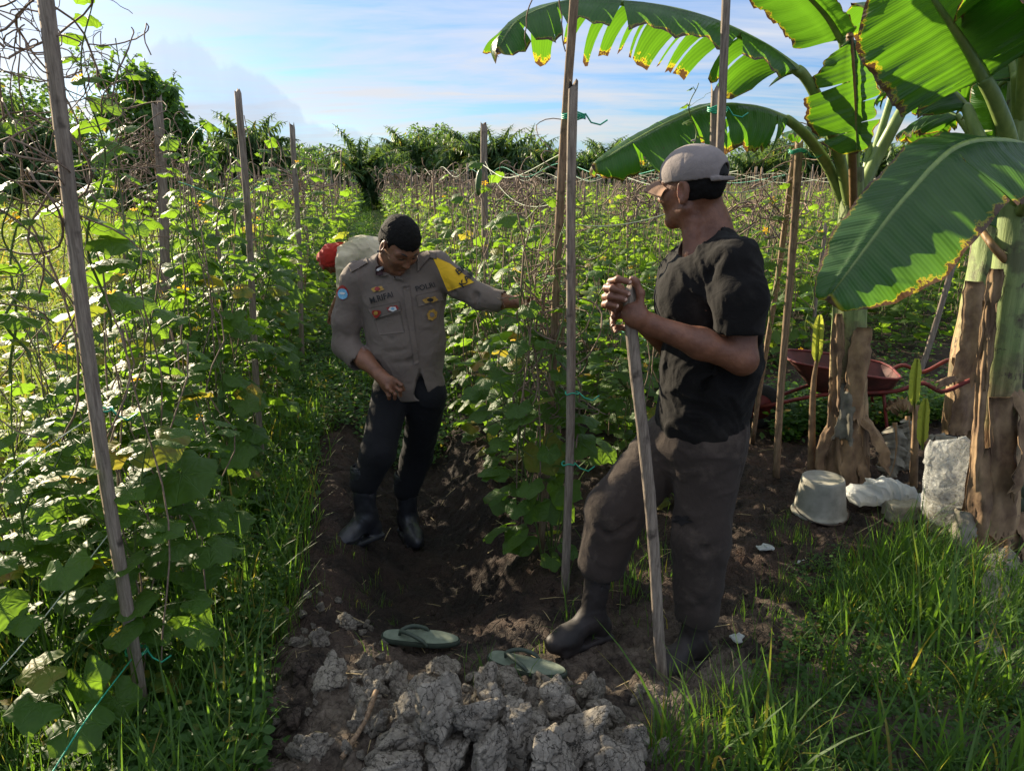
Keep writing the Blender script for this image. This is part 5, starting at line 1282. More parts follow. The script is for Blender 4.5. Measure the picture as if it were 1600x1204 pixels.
v = Vol(); v.cap(shd+np.array([0, 0, .0]), (shd+hip)/2+np.array([0, 0, .03]), .125, .14, .05, sc=(1, 1.25, 1)); v.cap((shd+hip)/2+np.array([0, 0, .03]), hip, .14, .145, .05, sc=(1, 1.15, 1))
for q in (-1, 1): e1 = shd+np.array([-.02, q*.16, -.22]); v.chain([shd+np.array([0, q*.14, -.01]), e1], [.075, .058], .03)
volobj(v, 'shirt', M_BEI, wk, orgw, .008, cloth(.016, 6, (.6, 1.4, 1), 31), 1)
v = Vol(); v.ell(hcw+hMw@np.array([-.02, 0, .03]), (.115, .095, .105), hMw, .02); v.cap(hd+np.array([.02, 0, .03]), shd+np.array([-.06, 0, .03]), .10, .095, .04); v.cap(hd+np.array([-.03, 0, .05]), hd+np.array([-.09, 0, .02]), .04, .02, .03); v.ell(hcw+hMw@np.array([.07, 0, -.02]), (.05, .06, .08), hMw, .01, '-')
volobj(v, 'head_cloth', M_RED, wk, orgw, .007, cloth(.012, 9, (1, 1, 1), 33), 1)
v = Vol(); v.ell(hip+np.array([.03, 0, -.02]), (.14, .16, .13), None, .03)
for q in (-1, 1): v.chain([hip+np.array([.03, q*.08, -.05]), np.array([hip[0]-.02, YW+q*.12, gw+.52]), np.array([hip[0]+.04, YW+q*.13, gw+.12])], [.10, .08, .06], .04)
volobj(v, 'trousers', M_DK, wk, orgw, .010, cloth(.012, 6, (1, 1, 1), 35), 1)
for q in (-1, 1): ab = np.array([hip[0]+.04, YW+q*.13, gw+.09]); boot('boot', ab, ab+np.array([-.2, 0, 0]), gw, M_BB, wk, orgw)
# ============================================================ BANANA PLANTS
def banana_mat():
    m, n = mat('banana_leaf'); uv = n.n('ShaderNodeUVMap').outputs[0]; s = n.n('ShaderNodeSeparateXYZ', {0: uv}); u, v_ = s.outputs[0], s.outputs[1]
    ob = n.n('ShaderNodeTexCoord').outputs['Object']; av = n.m('ABSOLUTE', v_)
    vein = n.m('SINE', n.m('ADD', n.m('MULTIPLY', u, 520.0), n.m('MULTIPLY', av, -14.0))); vb = n.m('SINE', n.m('ADD', n.m('MULTIPLY', u, 131.0), n.m('MULTIPLY', av, -4.0)))
    blot = n.noise(ob, 6, 5, .6); f_ = n.noise(ob, 28, 5, .7)
    base = n.mix(n.mapr(blot, .35, .65), (.022, .075, .022), (.045, .115, .030)); base = n.mix(n.m('MULTIPLY', n.mapr(vb, -.2, 1), .18), base, (.09, .17, .05))
    mid = n.mapr(av, 0, .045, 1, 0); base = n.mix(n.m('MULTIPLY', mid, .8), base, (.30, .36, .12))
    edge = n.m('ADD', n.mapr(av, .80, 1.0), n.m('MULTIPLY', n.m('SUBTRACT', f_, .5), 2.3))
    tipe = n.mapr(u, .93, 1.0); edge = n.m('MAXIMUM', edge, tipe)
    yel = n.mapr(edge, .54, .70); brn = n.mapr(edge, .68, .78)
    scar = n.mapr(n.noise(ob, 11, 4, .7), .70, .74)
    c = n.mix(n.m('MULTIPLY', yel, .8), base, (.33, .30, .02)); c = n.mix(n.m('MAXIMUM', brn, scar), c, (.12, .075, .045))
    tcol = n.mix(n.mapr(vein, -1, 1, 0, .30), (.12, .30, .012), (.06, .18, .009)); tcol = n.mix(yel, tcol, (.70, .55, .03)); tcol = n.mix(n.m('MAXIMUM', brn, scar), tcol, (.10, .05, .02)); tcol = n.mix(mid, tcol, (.20, .24, .04))
    h = n.m('ADD', n.m('MULTIPLY', vein, .3), n.m('ADD', vb, n.m('MULTIPLY', blot, 2.0))); nb = bump(n, h, .35, .004)
    p = n.n('ShaderNodeBsdfPrincipled', {'Base Color': c, 'Roughness': .40, 'Specular IOR Level': .5, 'Normal': nb}); t = n.n('ShaderNodeBsdfTranslucent', {'Color': tcol, 'Normal': nb})
    return fin(m, n, n.n('ShaderNodeMixShader', {0: .48, 1: p, 2: t}))
M_BAN = banana_mat()
M_RIB = simple('leaf_rib', (.20, .27, .07), .45, .3, 14, bstr=.2, stretch=(3, 3, .6), col2=(.12, .19, .05))
M_RIBD = simple('brown_rib', (.26, .15, .06), .6, .4, 14)
M_DEAD = simple('dead_banana_leaf', (.33, .22, .12), .9, .4, 9, bstr=.8, bdist=.008, col2=(.14, .085, .05), stretch=(1.6, 1.6, 1))
M_DEADG = simple('grey_dead_leaf', (.24, .22, .17), .9, .4, 9, bstr=.8, bdist=.008, col2=(.11, .10, .075))
def trunk_mat():
    m, n = mat('banana_sheath'); ob = n.n('ShaderNodeTexCoord').outputs['Object']
    st_ = n.n('ShaderNodeMapping', {0: ob, 3: (16, 16, 1.3)}).outputs[0]; a = n.noise(st_, 3, 6, .65); b_ = n.noise(ob, 5, 4, .6); z = n.n('ShaderNodeSeparateXYZ', {0: ob}).outputs[2]
    dry = n.mix(n.mapr(a, .35, .65), (.16, .085, .04), (.42, .29, .15)); grn = n.mix(n.mapr(a, .3, .7), (.11, .16, .045), (.24, .30, .10))
    c = n.mix(n.mapr(n.m('ADD', z, n.m('MULTIPLY', b_, .7)), .95, 1.35), dry, grn)
    c = n.mix(n.mapr(n.noise(ob, 4.5, 5, .7), .50, .60, 0, .75), c, (.07, .065, .03)); c = n.mix(n.mapr(n.noise(ob, 16, 4, .7), .60, .68), c, (.05, .03, .02))
    return fin(m, n, n.n('ShaderNodeBsdfPrincipled', {'Base Color': c, 'Roughness': .6, 'Normal': bump(n, a, .7, .008)}))
M_TRK = trunk_mat()
def bleaf(parent, org, mid, up, wl, wr, dl=.5, dr=.5, tl=0, tr=0, seed=0, rib=M_RIB, m=None, pet=None, gap=.35, rr=.012, wavy=.012, base=.08, lab=None):
    """midrib points world; up = direction the top face looks; left/right half widths, droops and number of tears"""
    r_ = np.random.default_rng(seed); M_ = spline(mid, 64); T = np.gradient(M_, axis=0); T /= np.linalg.norm(T, axis=1, keepdims=True)
    U0 = np.tile(np.array(up, float), (64, 1)) if np.ndim(up) == 1 else spline(up, 64)
    Sd = np.cross(T, U0); Sd /= np.linalg.norm(Sd, axis=1, keepdims=True); Up = np.cross(Sd, T)
    uu = np.linspace(0, 1, 64); prof = np.clip(uu/base, 0, 1)**.6*np.clip((1-uu)/.30, 0, 1)**.55
    A = Acc(); nv = 9
    for side, W_, dp, nt_ in ((1, wl, dl, tl), (-1, wr, dr, tr)):
        ws = r_.random(nt_+1)**2.2+.06; cuts = np.concatenate([[0], np.cumsum(ws)/ws.sum()]); cuts = cuts[np.concatenate([[True], np.diff(cuts) > .012])]; cuts[-1] = 1
        for a_, b_ in zip(cuts[:-1], cuts[1:]):
            k = max(3, int((b_-a_)*48)); us = np.linspace(a_, b_, k); uc = (a_+b_)/2; lift = r_.normal(0, .20) if nt_ else 0; twist = r_.normal(0, .3) if nt_ else 0; wd = r_.uniform(.74, 1.08) if nt_ else 1; g_ = gap*r_.uniform(.1, 1.3)*min(1, .06/(b_-a_)+.15) if nt_ else 0
            V = []; UV = []
            for j in range(nv):
                q = j/(nv-1); uq = np.clip(uc+(us-uc)*(1-g_*q**1.3)+.05*q*prof.max()*(1 if not nt_ else .6), 0, 1)
                c = np.stack([np.interp(uq, uu, M_[:, i]) for i in range(3)], 1); s_ = np.stack([np.interp(uq, uu, Sd[:, i]) for i in range(3)], 1)*side; up_ = np.stack([np.interp(uq, uu, Up[:, i]) for i in range(3)], 1)
                w_ = W_*np.interp(us, uu, prof)*wd; ph = (dp+lift*q+twist*(us-uc)*3)
                # arc outwards then down
                ang = ph*q; rad = np.where(np.abs(ph) > 1e-3, np.sin(ph*q)/np.where(np.abs(ph) > 1e-3, ph, 1), q); drp = np.where(np.abs(ph) > 1e-3, (1-np.cos(ph*q))/np.where(np.abs(ph) > 1e-3, ph, 1), 0)
                wv = wavy*q*np.sin(us*38+seed+side)+wavy*.6*q*np.sin(us*91+seed*2)
                P = c+s_*(w_*rad)[:, None]-up_*(w_*drp)[:, None]+up_*wv[:, None]+up_*(.012*math.exp(-((q-.12)/.1)**2))
                V.append(P); UV.append(np.stack([us, np.full(k, side*q)], 1))
            V = np.concatenate(V); UV = np.concatenate(UV); f = np.array([(j*k+i, j*k+i+1, (j+1)*k+i+1, (j+1)*k+i) for j in range(nv-1) for i in range(k-1)])
            A.add(V-np.array(org), f, UV)
    o = A.build('leaf', m or M_BAN, parent)
    if lab: o['label'] = lab
    P = M_ if pet is None else np.vstack([spline([np.array(q) for q in pet]+[M_[0], M_[3]], 24)[:-2], M_])
    L = np.linspace(0, 1, len(P)); ra = rr*np.interp(L, [0, .3, .6, 1], [1.9, 1.25, .8, .15])
    v, f, uv = tubes(P-np.array(org), ra[None], 8, cap=True); Acc().add(v, f, uv).build('midrib', rib, o)
    return o
def bw(px, py, Y): return np.array(at(px, py, Y))
def pseudostem(parent, org, pts, rads, seed, nsh=5):
    r_ = np.random.default_rng(seed); P = spline(pts, 40); K = 40; S = 28
    v, f, uv = tubes(P-np.array(org), np.interp(np.linspace(0, 1, K), np.linspace(0, 1, len(rads)), rads)[None], S, cap=True)
    V = v.reshape(K, S, 3); c = (P-np.array(org))[:, None]; th = np.arange(S)/S*2*math.pi
    for k in range(nsh):  # overlapping sheath edges spiralling up
        z = np.linspace(0, 1, K)[:, None]; ph = (th[None]-k*2*math.pi/nsh-z*2.2-.3*np.sin(z*9+k)) % (2*math.pi)
        V = c+(V-c)*(1+.13*np.exp(-ph*1.1)[..., None]*(ph[..., None] < 3))
    n_ = fbm((V+np.array(org)).reshape(-1, 3)*np.array([1, 1, .3]), 22, 3, seed).reshape(K, S, 1); V = c+(V-c)*(.94+.16*n_)
    return Acc().add(V.reshape(-1, 3), f, uv).build('trunk', M_TRK, parent)
def sheath(parent, org, top, bot, w0, w1, face, curl=.5, seed=0, m=None, bend=.05, name='dry_sheath'):
    """loose dry sheath: a curved ragged sheet hanging from top to bottom, bulging towards 'face'"""
    r_ = np.random.default_rng(seed); K, S = 18, 13; u = np.linspace(0, 1, K); top, bot, face = np.array(top), np.array(bot), np.array(face, float); face /= np.linalg.norm(face)
    ax = (bot-top); side = np.cross(ax, face); side /= np.linalg.norm(side); V = []
    for k in range(K):
        c = top+ax*u[k]+face*bend*math.sin(u[k]*2.6)*1.0; w_ = w0+(w1-w0)*u[k]+.006*math.sin(u[k]*7+seed)+.003*r_.normal()
        for j in range(S):
            q = 2*j/(S-1)-1; a_ = q*1.15
            p = c+side*w_*math.sin(a_)/math.sin(1.15)+face*(math.cos(a_)-1)*w_*curl*2
            p = p+face*.005*math.sin(q*7+u[k]*6+seed)+face*(.02*math.sin(q*3+seed*1.3)*u[k]); 
            if k == K-1: p = p+ax/np.linalg.norm(ax)*r_.uniform(-.03, .03)
            V.append(p)
    V = np.array(V); n_ = (fbm(V, 22, 4, seed)-.5)[:, None]*.045*face; V = V+n_-np.array(org)
    th_ = -face*.003; f = np.array([(k*S+j, k*S+j+1, (k+1)*S+j+1, (k+1)*S+j) for k in range(K-1) for j in range(S-1)]); N = len(V)
    rim = list(range(S))+[k*S+S-1 for k in range(1, K)]+[(K-1)*S+S-2-i for i in range(S-1)]+[k*S for k in range(K-2, 0, -1)]
    sd_ = np.array([(rim[i], rim[(i+1) % len(rim)], rim[(i+1) % len(rim)]+N, rim[i]+N) for i in range(len(rim))])
    return Acc().add(np.concatenate([V, V+th_]), [f, f[:, ::-1]+N, sd_]).build(name, m or M_DEAD, parent)
# --- plant A
bA = gz(1322, 760); YA = bA.y
A_ = thing('banana_plant', 'banana plant beside the farmer with one long torn leaf arching over him', 'banana plant', bA); oA = tuple(bA)
pseudostem(A_, oA, [np.array(bA)+[0, 0, -.05], bw(1325, 650, YA), bw(1328, 480, YA), bw(1330, 360, YA), bw(1332, 262, YA)], [.105, .088, .070, .060, .045], 1)
bleaf(A_, oA, [bw(1256, 118, 3.45), bw(1190, 72, 3.38), bw(1100, 30, 3.30), bw(1000, 8, 3.22), bw(890, 4, 3.14), bw(810, 34, 3.06), bw(776, 84, 3.0)], (.05, -.25, 1), .36, .17, 1.65, 1.2, 17, 5, 3, pet=[bw(1330, 330, YA-.02), bw(1310, 240, YA-.08), bw(1280, 160, 3.5)], gap=.6, rr=.016, lab='long torn leaf arching high to the left')
bleaf(A_, oA, [bw(1235, 190, 3.62), bw(1180, 170, 3.58), bw(1110, 168, 3.5), bw(1040, 195, 3.42), bw(975, 230, 3.36), bw(925, 262, 3.32)], (.05, -.3, 1), .36, .24, 1.7, 1.5, 11, 6, 4, pet=[bw(1322, 330, YA+.02), bw(1295, 262, YA), bw(1262, 215, 3.65)], gap=.6, rr=.015, lab='lower leaf hanging behind the farmer cap')
bleaf(A_, oA, [bw(1328, 56, 3.35), bw(1333, 110, 3.38), bw(1336, 170, 3.42), bw(1338, 240, 3.45)][::1], (.1, -1, .15), .19, .17, .95, .9, 2, 2, 5, rib=M_RIBD, pet=[bw(1334, 330, YA-.05), bw(1331, 200, 3.5), bw(1329, 90, 3.42)], rr=.010, base=.3, lab='dark folded leaf hanging by its brown rib')
bleaf(A_, oA, [bw(1316, 66, 3.7), bw(1288, 22, 3.6), bw(1235, -30, 3.4), bw(1150, -95, 3.2)], (.2, .6, .9), .20, .13, .4, .4, 1, 2, 6, pet=[bw(1330, 320, YA+.03), bw(1328, 200, 3.75), bw(1322, 130, 3.73)], lab='bright leaf rising out of the top of the picture')
bleaf(A_, oA, [bw(1422, 150, 3.9), bw(1480, 128, 3.9), bw(1540, 126, 3.85), bw(1600, 150, 3.8)], (.1, .35, 1), .20, .22, .9, 1.0, 2, 2, 7, pet=[bw(1336, 320, YA), bw(1368, 250, YA+.08), bw(1400, 190, 3.86)], rr=.018)
bleaf(A_, oA, [bw(1350, 110, 3.75), bw(1392, 60, 3.8), bw(1440, 30, 3.9), bw(1500, 20, 4.0)], (-.1, .5, 1), .20, .20, .6, .9, 0, 2, 8, pet=[bw(1336, 320, YA+.04), bw(1338, 200, 3.78)])
bleaf(A_, oA, [bw(1358, 232, 3.95), bw(1318, 206, 4.05), bw(1268, 200, 4.2), bw(1222, 212, 4.3)], (0, .2, 1), .12, .15, .8, .9, 0, 1, 9, pet=[bw(1338, 320, YA+.05), bw(1352, 270, YA+.1)])
bleaf(A_, oA, [bw(1400, 130, 4.2), bw(1420, 90, 4.4), bw(1470, 75, 4.6), bw(1500, 110, 4.8)], (0, .3, 1), .2, .2, .9, 1.1, 0, 2, 29, pet=[bw(1340, 320, YA+.06), bw(1375, 210, YA+.3)])
for k, (tp, bt, w0, w1, fc, cu, bd) in enumerate([((1352, 512, YA-.09), (1330, 660, YA-.13), .05, .06, (.1, -1, .1), .4, .02), ((1328, 600, YA-.10), (1316, 690, YA-.16), .035, .045, (-.3, -1, 0), .4, .03), ((1305, 590, YA-.06), (1300, 770, YA-.10), .035, .05, (-.8, -.8, 0), .5, .02),
      ((1332, 640, YA-.10), (1335, 775, YA-.12), .065, .075, (.1, -1, .1), .4, .02), ((1352, 650, YA-.07), (1378, 730, YA-.14), .05, .035, (.7, -.8, 0), .3, .05), ((1298, 655, YA-.06), (1282, 735, YA-.10), .035, .03, (-1, -.3, 0), .6, .04), ((1310, 490, YA-.07), (1306, 640, YA-.09), .022, .028, (-.5, -1, 0), .5, .01), ((1345, 700, YA-.08), (1352, 770, YA-.12), .045, .05, (.5, -1, 0), .4, .02)]):
    sheath(A_, oA, bw(*tp), bw(*bt), w0, w1, fc, cu, 50+k, M_DEADG if k in (1,) else M_DEAD, bd)
# --- plant B
bB = gz(1548, 858); YB = bB.y
B_ = thing('banana_plant', 'nearest banana plant at the right edge with a huge drooping green leaf', 'banana plant', bB); oB = tuple(bB)
pseudostem(B_, oB, [np.array(bB)+[0, 0, -.05], bw(1555, 700, YB), bw(1572, 500, YB), bw(1588, 330, YB), bw(1592, 200, YB), bw(1596, 90, YB)], [.098, .080, .062, .052, .044, .034], 2)
big = bleaf(B_, oB, [bw(1620, 236, 2.50), bw(1560, 222, 2.42), bw(1490, 234, 2.32), bw(1412, 312, 2.22), bw(1345, 398, 2.16), bw(1292, 470, 2.12)], [(0, -.15, 1), (-.15, -.5, .9), (-.45, -.8, .6), (-.55, -.8, .45), (-.55, -.8, .4)], .12, .235, .35, .6, 0, 1, 11, pet=[bw(1596, 330, YB-.05), bw(1625, 270, 2.62)], rr=.013, base=.05, gap=.1, wavy=.008, lab='huge drooping leaf with a pale midrib in front of the stems')
bleaf(B_, oB, [bw(1540, 128, 2.80), bw(1512, 78, 2.78), bw(1465, 8, 2.74), bw(1405, -80, 2.7)], (.25, .75, .55), .26, .31, .25, .3, 1, 1, 12, pet=[bw(1592, 330, YB), bw(1580, 230, 2.9), bw(1556, 160, 2.83)], rr=.017, wavy=.012, lab='bright backlit leaf filling the upper right')
bleaf(B_, oB, [bw(1512, 172, 3.1), bw(1480, 140, 3.2), bw(1430, 128, 3.35), bw(1385, 150, 3.5)], (0, .2, 1), .18, .20, .9, 1.1, 1, 3, 13, pet=[bw(1590, 340, YB+.03), bw(1552, 260, 3.03), bw(1525, 205, 3.06)], rr=.015)
bleaf(B_, oB, [bw(1588, 130, 3.0), bw(1570, 60, 3.05), bw(1530, 0, 3.1), bw(1480, -60, 3.1)], (.3, .8, .4), .22, .24, .7, .8, 2, 2, 14, pet=[bw(1592, 240, YB+.04)])
bleaf(B_, oB, [bw(1600, 90, 2.9), bw(1620, 30, 2.8), bw(1600, -20, 2.6), bw(1540, -40, 2.4)], (-.2, -.3, 1), .22, .24, .9, .9, 1, 1, 15, pet=[bw(1594, 200, YB)])
bleaf(B_, oB, [bw(1580, 120, 3.1), bw(1556, 150, 3.2), bw(1560, 230, 3.3), bw(1575, 330, 3.3)], (-.5, -.8, .3), .16, .16, 1.0, 1.0, 2, 2, 16, pet=[bw(1594, 240, YB+.05), bw(1590, 150, 3.05)])
bleaf(B_, oB, [bw(1500, 186, 3.4), bw(1470, 176, 3.5), bw(1440, 190, 3.6), bw(1415, 218, 3.7)], (0, -.3, 1), .15, .20, .9, 1.2, 0, 1, 17, pet=[bw(1588, 350, YB+.05), bw(1540, 250, 3.3)], rr=.009)
bleaf(B_, oB, [bw(1530, 352, 3.2), bw(1546, 332, 3.3), bw(1570, 336, 3.4), bw(1600, 350, 3.5)], (0, -.6, 1), .10, .12, .5, .6, 0, 0, 18, pet=[bw(1584, 420, YB-.02), bw(1552, 385, 3.05)], rib=M_RIBD, rr=.009)
for k, (tp, bt, w0, w1, fc, cu, bd) in enumerate([((1545, 470, YB-.07), (1516, 820, YB-.09), .022, .035, (-.8, -.7, 0), .6, .02), ((1575, 620, YB-.09), (1560, 840, YB-.12), .055, .07, (0, -1, .1), .4, .02), ((1590, 600, YB-.06), (1575, 770, YB-.16), .035, .055, (.7, -.8, 0), .7, .07), ((1510, 800, YB-.10), (1500, 862, YB-.17), .05, .045, (-.5, -.9, 0), .7, .05),
      ((1535, 700, YB-.10), (1530, 850, YB-.13), .04, .05, (-.3, -1, 0), .5, .02), ((1600, 800, YB-.04), (1606, 870, YB-.12), .04, .05, (.4, -1, 0), .6, .04), ((1556, 420, YB-.07), (1530, 600, YB-.08), .02, .03, (-.7, -.7, 0), .5, .01)]):
    sheath(B_, oB, bw(*tp), bw(*bt), w0, w1, fc, cu, 70+k, M_DEADG if k in (3,) else M_DEAD, bd)
# --- plant C behind
bC = gz(1508, 690); YC = bC.y
C_ = thing('banana_plant', 'banana stem farther back between the other two, wrapped in brown sheaths', 'banana plant', bC); oC = tuple(bC)
pseudostem(C_, oC, [np.array(bC)+[0, 0, -.05], bw(1520, 560, YC), bw(1548, 400, YC), bw(1560, 250, YC), bw(1566, 130, YC)], [.12, .105, .085, .07, .05], 3)
for k, (mid, up, a_, b_) in enumerate([([bw(1562, 160, YC), bw(1500, 60, YC-.2), bw(1420, 10, YC-.4), bw(1330, 10, YC-.6)], (0, .3, 1), 3, 4), ([bw(1570, 160, YC), bw(1620, 80, YC+.1), bw(1700, 60, YC+.3)], (0, .2, 1), 3, 3), ([bw(1566, 150, YC), bw(1560, 40, YC+.1), bw(1530, -60, YC+.1)], (0, .8, .5), 2, 2)]):
    bleaf(C_, oC, mid, up, .26, .28, .8, .9, a_, b_, 90+k, pet=[bw(1560, 260, YC)])
for k, (tp, bt, w0, w1, fc) in enumerate([((1530, 440, YC-.08), (1510, 590, YC-.12), .06, .07, (-.3, -1, 0)), ((1515, 560, YC-.10), (1505, 680, YC-.14), .075, .08, (0, -1, 0)), ((1500, 590, YC-.1), (1460, 605, YC-.2), .03, .015, (0, -.6, 1))]):
    sheath(C_, oC, bw(*tp), bw(*bt), w0, w1, fc, .45, 95+k, None, .03)
# dead leaves lying about, suckers
def deadleaf(mid, up, w_, lab, seed, m=M_DEADG, tears=6, dr=.9):
    o0 = mid[0]; t_ = thing('dead_leaf', lab, 'dead leaf', tuple(o0)); bleaf(t_, tuple(o0), mid, up, w_, w_, dr, dr, tears, tears, seed, M_RIBD, m, gap=.35, rr=.007, wavy=.02, base=.1); return t_
def g3(px, py, dz=0.0): p = gz(px, py); return np.array([p.x, p.y, p.z+dz])
deadleaf([g3(1568, 880, .10), g3(1560, 930, .07), g3(1552, 985, .05), g3(1545, 1040, .03)], (0, -.5, 1), .07, 'grey dried banana leaf lying in the grass at the right', 1, tears=3)
deadleaf([bw(1398, 660, 3.9), bw(1400, 700, 3.85), bw(1392, 740, 3.8), bw(1375, 765, 3.75)], (-.2, -1, .3), .08, 'grey brown dead leaf leaning between the bags and the wheelbarrow', 2)
deadleaf([bw(1418, 650, 3.95), bw(1422, 690, 3.9), bw(1416, 735, 3.82)], (.1, -1, .3), .06, 'narrow dead leaf standing right of the leaning dead leaf', 3)
deadleaf([bw(1435, 686, 4.1), bw(1470, 682, 4.0), bw(1510, 694, 3.9), bw(1545, 712, 3.85)], (0, -.4, 1), .055, 'dark dead leaf stretched behind the clear plastic bag', 4)
deadleaf([g3(1480, 905, .04), g3(1530, 890, .05), g3(1590, 895, .04)], (0, -.3, 1), .05, 'dead leaf scrap at the foot of the nearest banana plant', 5)
deadleaf([bw(1385, 640, 4.3), bw(1410, 628, 4.3), bw(1440, 640, 4.25)], (0, -.6, 1), .06, 'brown dead leaf scrap on the soil bank behind the bags', 6, M_DEAD)
def sucker(px, py, ytop, lab, seed, lean=8, sheathcol=M_DEAD):
    b = gz(px, py); t_ = thing('banana_sucker', lab, 'banana shoot', b); o_ = tuple(b); pts = [np.array(b)+[0, 0, -.03], bw(px+2, (py+ytop)/2, b.y), bw(px+lean, ytop+70, b.y)]
    v, f, uv = tubes(spline(pts, 14)-np.array(o_), np.linspace(.022, .010, 14)[None], 9, cap=True); Acc().add(v, f, uv).build('stem', sheathcol, t_)
    bleaf(t_, o_, [bw(px+lean, ytop+80, b.y), bw(px+lean+2, ytop+40, b.y-.02), bw(px+lean+5, ytop, b.y-.03)], (-.2, -1, .2), .028, .028, .4, .4, 0, 0, seed, rr=.004, gap=0, base=.2, m=M_SUCK, wavy=.003)
M_SUCK = leaf_mat('young_leaf', (.16, .22, .03), (.30, .34, .05), (.6, .65, .08), None, .0, .5, .45)
sucker(1268, 742, 492, 'thin yellow banana shoot left of the banana plant beside the farmer', 5); sucker(1455, 775, 622, 'yellow green banana shoot behind the clear plastic bag', 6, -14); sucker(1428, 760, 560, 'green banana shoot behind the white bag', 7, 0)

# ============================================================ THINGS ON THE GROUND
def lathe(prof, S=40):
    pr = np.array(prof, float); th = np.arange(S)/S*2*math.pi; V = np.stack([pr[:, 0][:, None]*np.cos(th), pr[:, 0][:, None]*np.sin(th), np.broadcast_to(pr[:, 1][:, None], (len(pr), S))], -1).reshape(-1, 3)
    f = np.array([(k*S+j, k*S+(j+1) % S, (k+1)*S+(j+1) % S, (k+1)*S+j) for k in range(len(pr)-1) for j in range(S)]); return V, f
M_BUCK = simple('cement_grey_plastic', (.22, .21, .165), .75, .35, 14, bstr=.15, bdist=.002, col2=(.36, .34, .28)); M_BUCK2 = simple('cream_plastic', (.30, .27, .19), .6, .3, 12)
def bucket(px, py, s, lab, m, inverted=True, name='bucket'):
    b = gz(px, py); t_ = thing(name, lab, 'bucket', b+Vector((0, 0, -.004)))
    pr = [(.128, .0), (.133, .003), (.133, .012), (.126, .016), (.123, .030), (.1185, .050), (.112, .10), (.100, .178), (.0975, .188), (.090, .191), (.0895, .182), (.0, .180)]
    if not inverted: pr = [(r, .19-z) for r, z in pr][::-1]; pr += [(.121, .188), (.112, .10), (.095, .012), (0, .01)]
    v, f = lathe([(r*s, z*s) for r, z in pr], 44); o = Acc().add(v, f).build('shell', m, t_)
    hp = [(-.126*s, 0, .035*s)]+[(-.128*s*math.cos(a), -.15*s*math.sin(a), .035*s-.028*s*math.sin(a)+.0*a) for a in np.linspace(.1, 3.04, 14)]
    v, f, uv = tubes(np.array(hp), .0025, 6, cap=True); Acc().add(v, f, uv).build('handle', M_DRYW, t_)
    v, f = lathe([(0, 0), (.014*s, 0), (.014*s, .012), (0, .012)], 12)
    return t_
M_DRYW = simple('rusty_wire', (.10, .07, .05), .7)
bucket(1280, 800, 1.0, 'upturned grey bucket with a pale dusty bottom standing on the soil', M_BUCK)
bucket(1478, 826, .88, 'cream bucket under the clear plastic bag', M_BUCK2, False)
def plastic(name, col, tr_, rough=.3):
    m, n = mat(name); ob = n.n('ShaderNodeTexCoord').outputs['Object']; h = n.noise(ob, 38, 6, .7, 2.2)
    p = n.n('ShaderNodeBsdfPrincipled', {'Base Color': (*col, 1), 'Roughness': rough, 'Specular IOR Level': .6, 'Normal': bump(n, h, 1.0, .014)}); t = n.n('ShaderNodeBsdfTranslucent', {'Color': (*col, 1)}); tp = n.n('ShaderNodeBsdfTransparent', {'Color': (.95, .95, .95, 1)})
    a = n.n('ShaderNodeMixShader', {0: .4, 1: p, 2: t}); return fin(m, n, n.n('ShaderNodeMixShader', {0: n.mapr(h, .3, .7, 0, tr_), 1: a, 2: tp}))
M_BAGW = plastic('white_plastic_film', (.72, .74, .72), .05); M_BAGC = plastic('clear_plastic_film', (.66, .68, .66), .95, .15)
p0 = gz(1388, 792); Yb_ = p0.y
v = Vol()
for (a_, b_, c_, d_, r_) in [(1348, 776, 1425, 782, .052), (1375, 768, 1400, 766, .055), (1340, 772, 1335, 768, .035), (1430, 785, 1448, 788, .03), (1355, 762, 1362, 754, .020), (1375, 757, 1420, 768, .035)]: v.cap(bw(a_, b_, Yb_), bw(c_, d_, Yb_), r_, r_*.8, .03, sc=(1, 1.1, .8))
volobj(v, 'plastic_bag', M_BAGW, None, p0, .004, cloth(.018, 10, (1, 1, 1), 41), 0); o = bpy.data.objects['plastic_bag']; o.location = p0; tag(o, 'crumpled white plastic bag lying between the bucket and the concrete block', 'plastic bag')
p1 = gz(1478, 826); v = Vol()
for (a_, b_, c_, d_, r_) in [(1482, 790, 1484, 725, .105), (1470, 710, 1500, 706, .06), (1505, 702, 1508, 696, .035), (1462, 702, 1464, 700, .03)]: v.cap(bw(a_, b_, p1.y-.01), bw(c_, d_, p1.y-.01), r_, r_*.85, .04)
volobj(v, 'plastic_bag', M_BAGC, None, p1, .004, cloth(.014, 8, (1.5, 1.5, .5), 43), 0); o = bpy.data.objects['plastic_bag.001']; o.location = p1; tag(o, 'tall clear plastic bag bulging over the cream bucket', 'plastic bag')
# concrete block
p2 = gz(1418, 815); v = Vol(); v.box(np.array(p2)+[0, .05, .035], (.085, .05, .045), rotz(.06), .006, rd=.008); M_CONC = simple('concrete', (.36, .33, .24), .95, .35, 30, bstr=.9, bdist=.008)
volobj(v, 'concrete_block', M_CONC, None, p2, .006, lambda P: (fbm(P, 50, 3)-.5)*.010, 0); o = bpy.data.objects['concrete_block']; o.location = p2; tag(o, 'rough concrete block in front of the white plastic bag', 'concrete block')
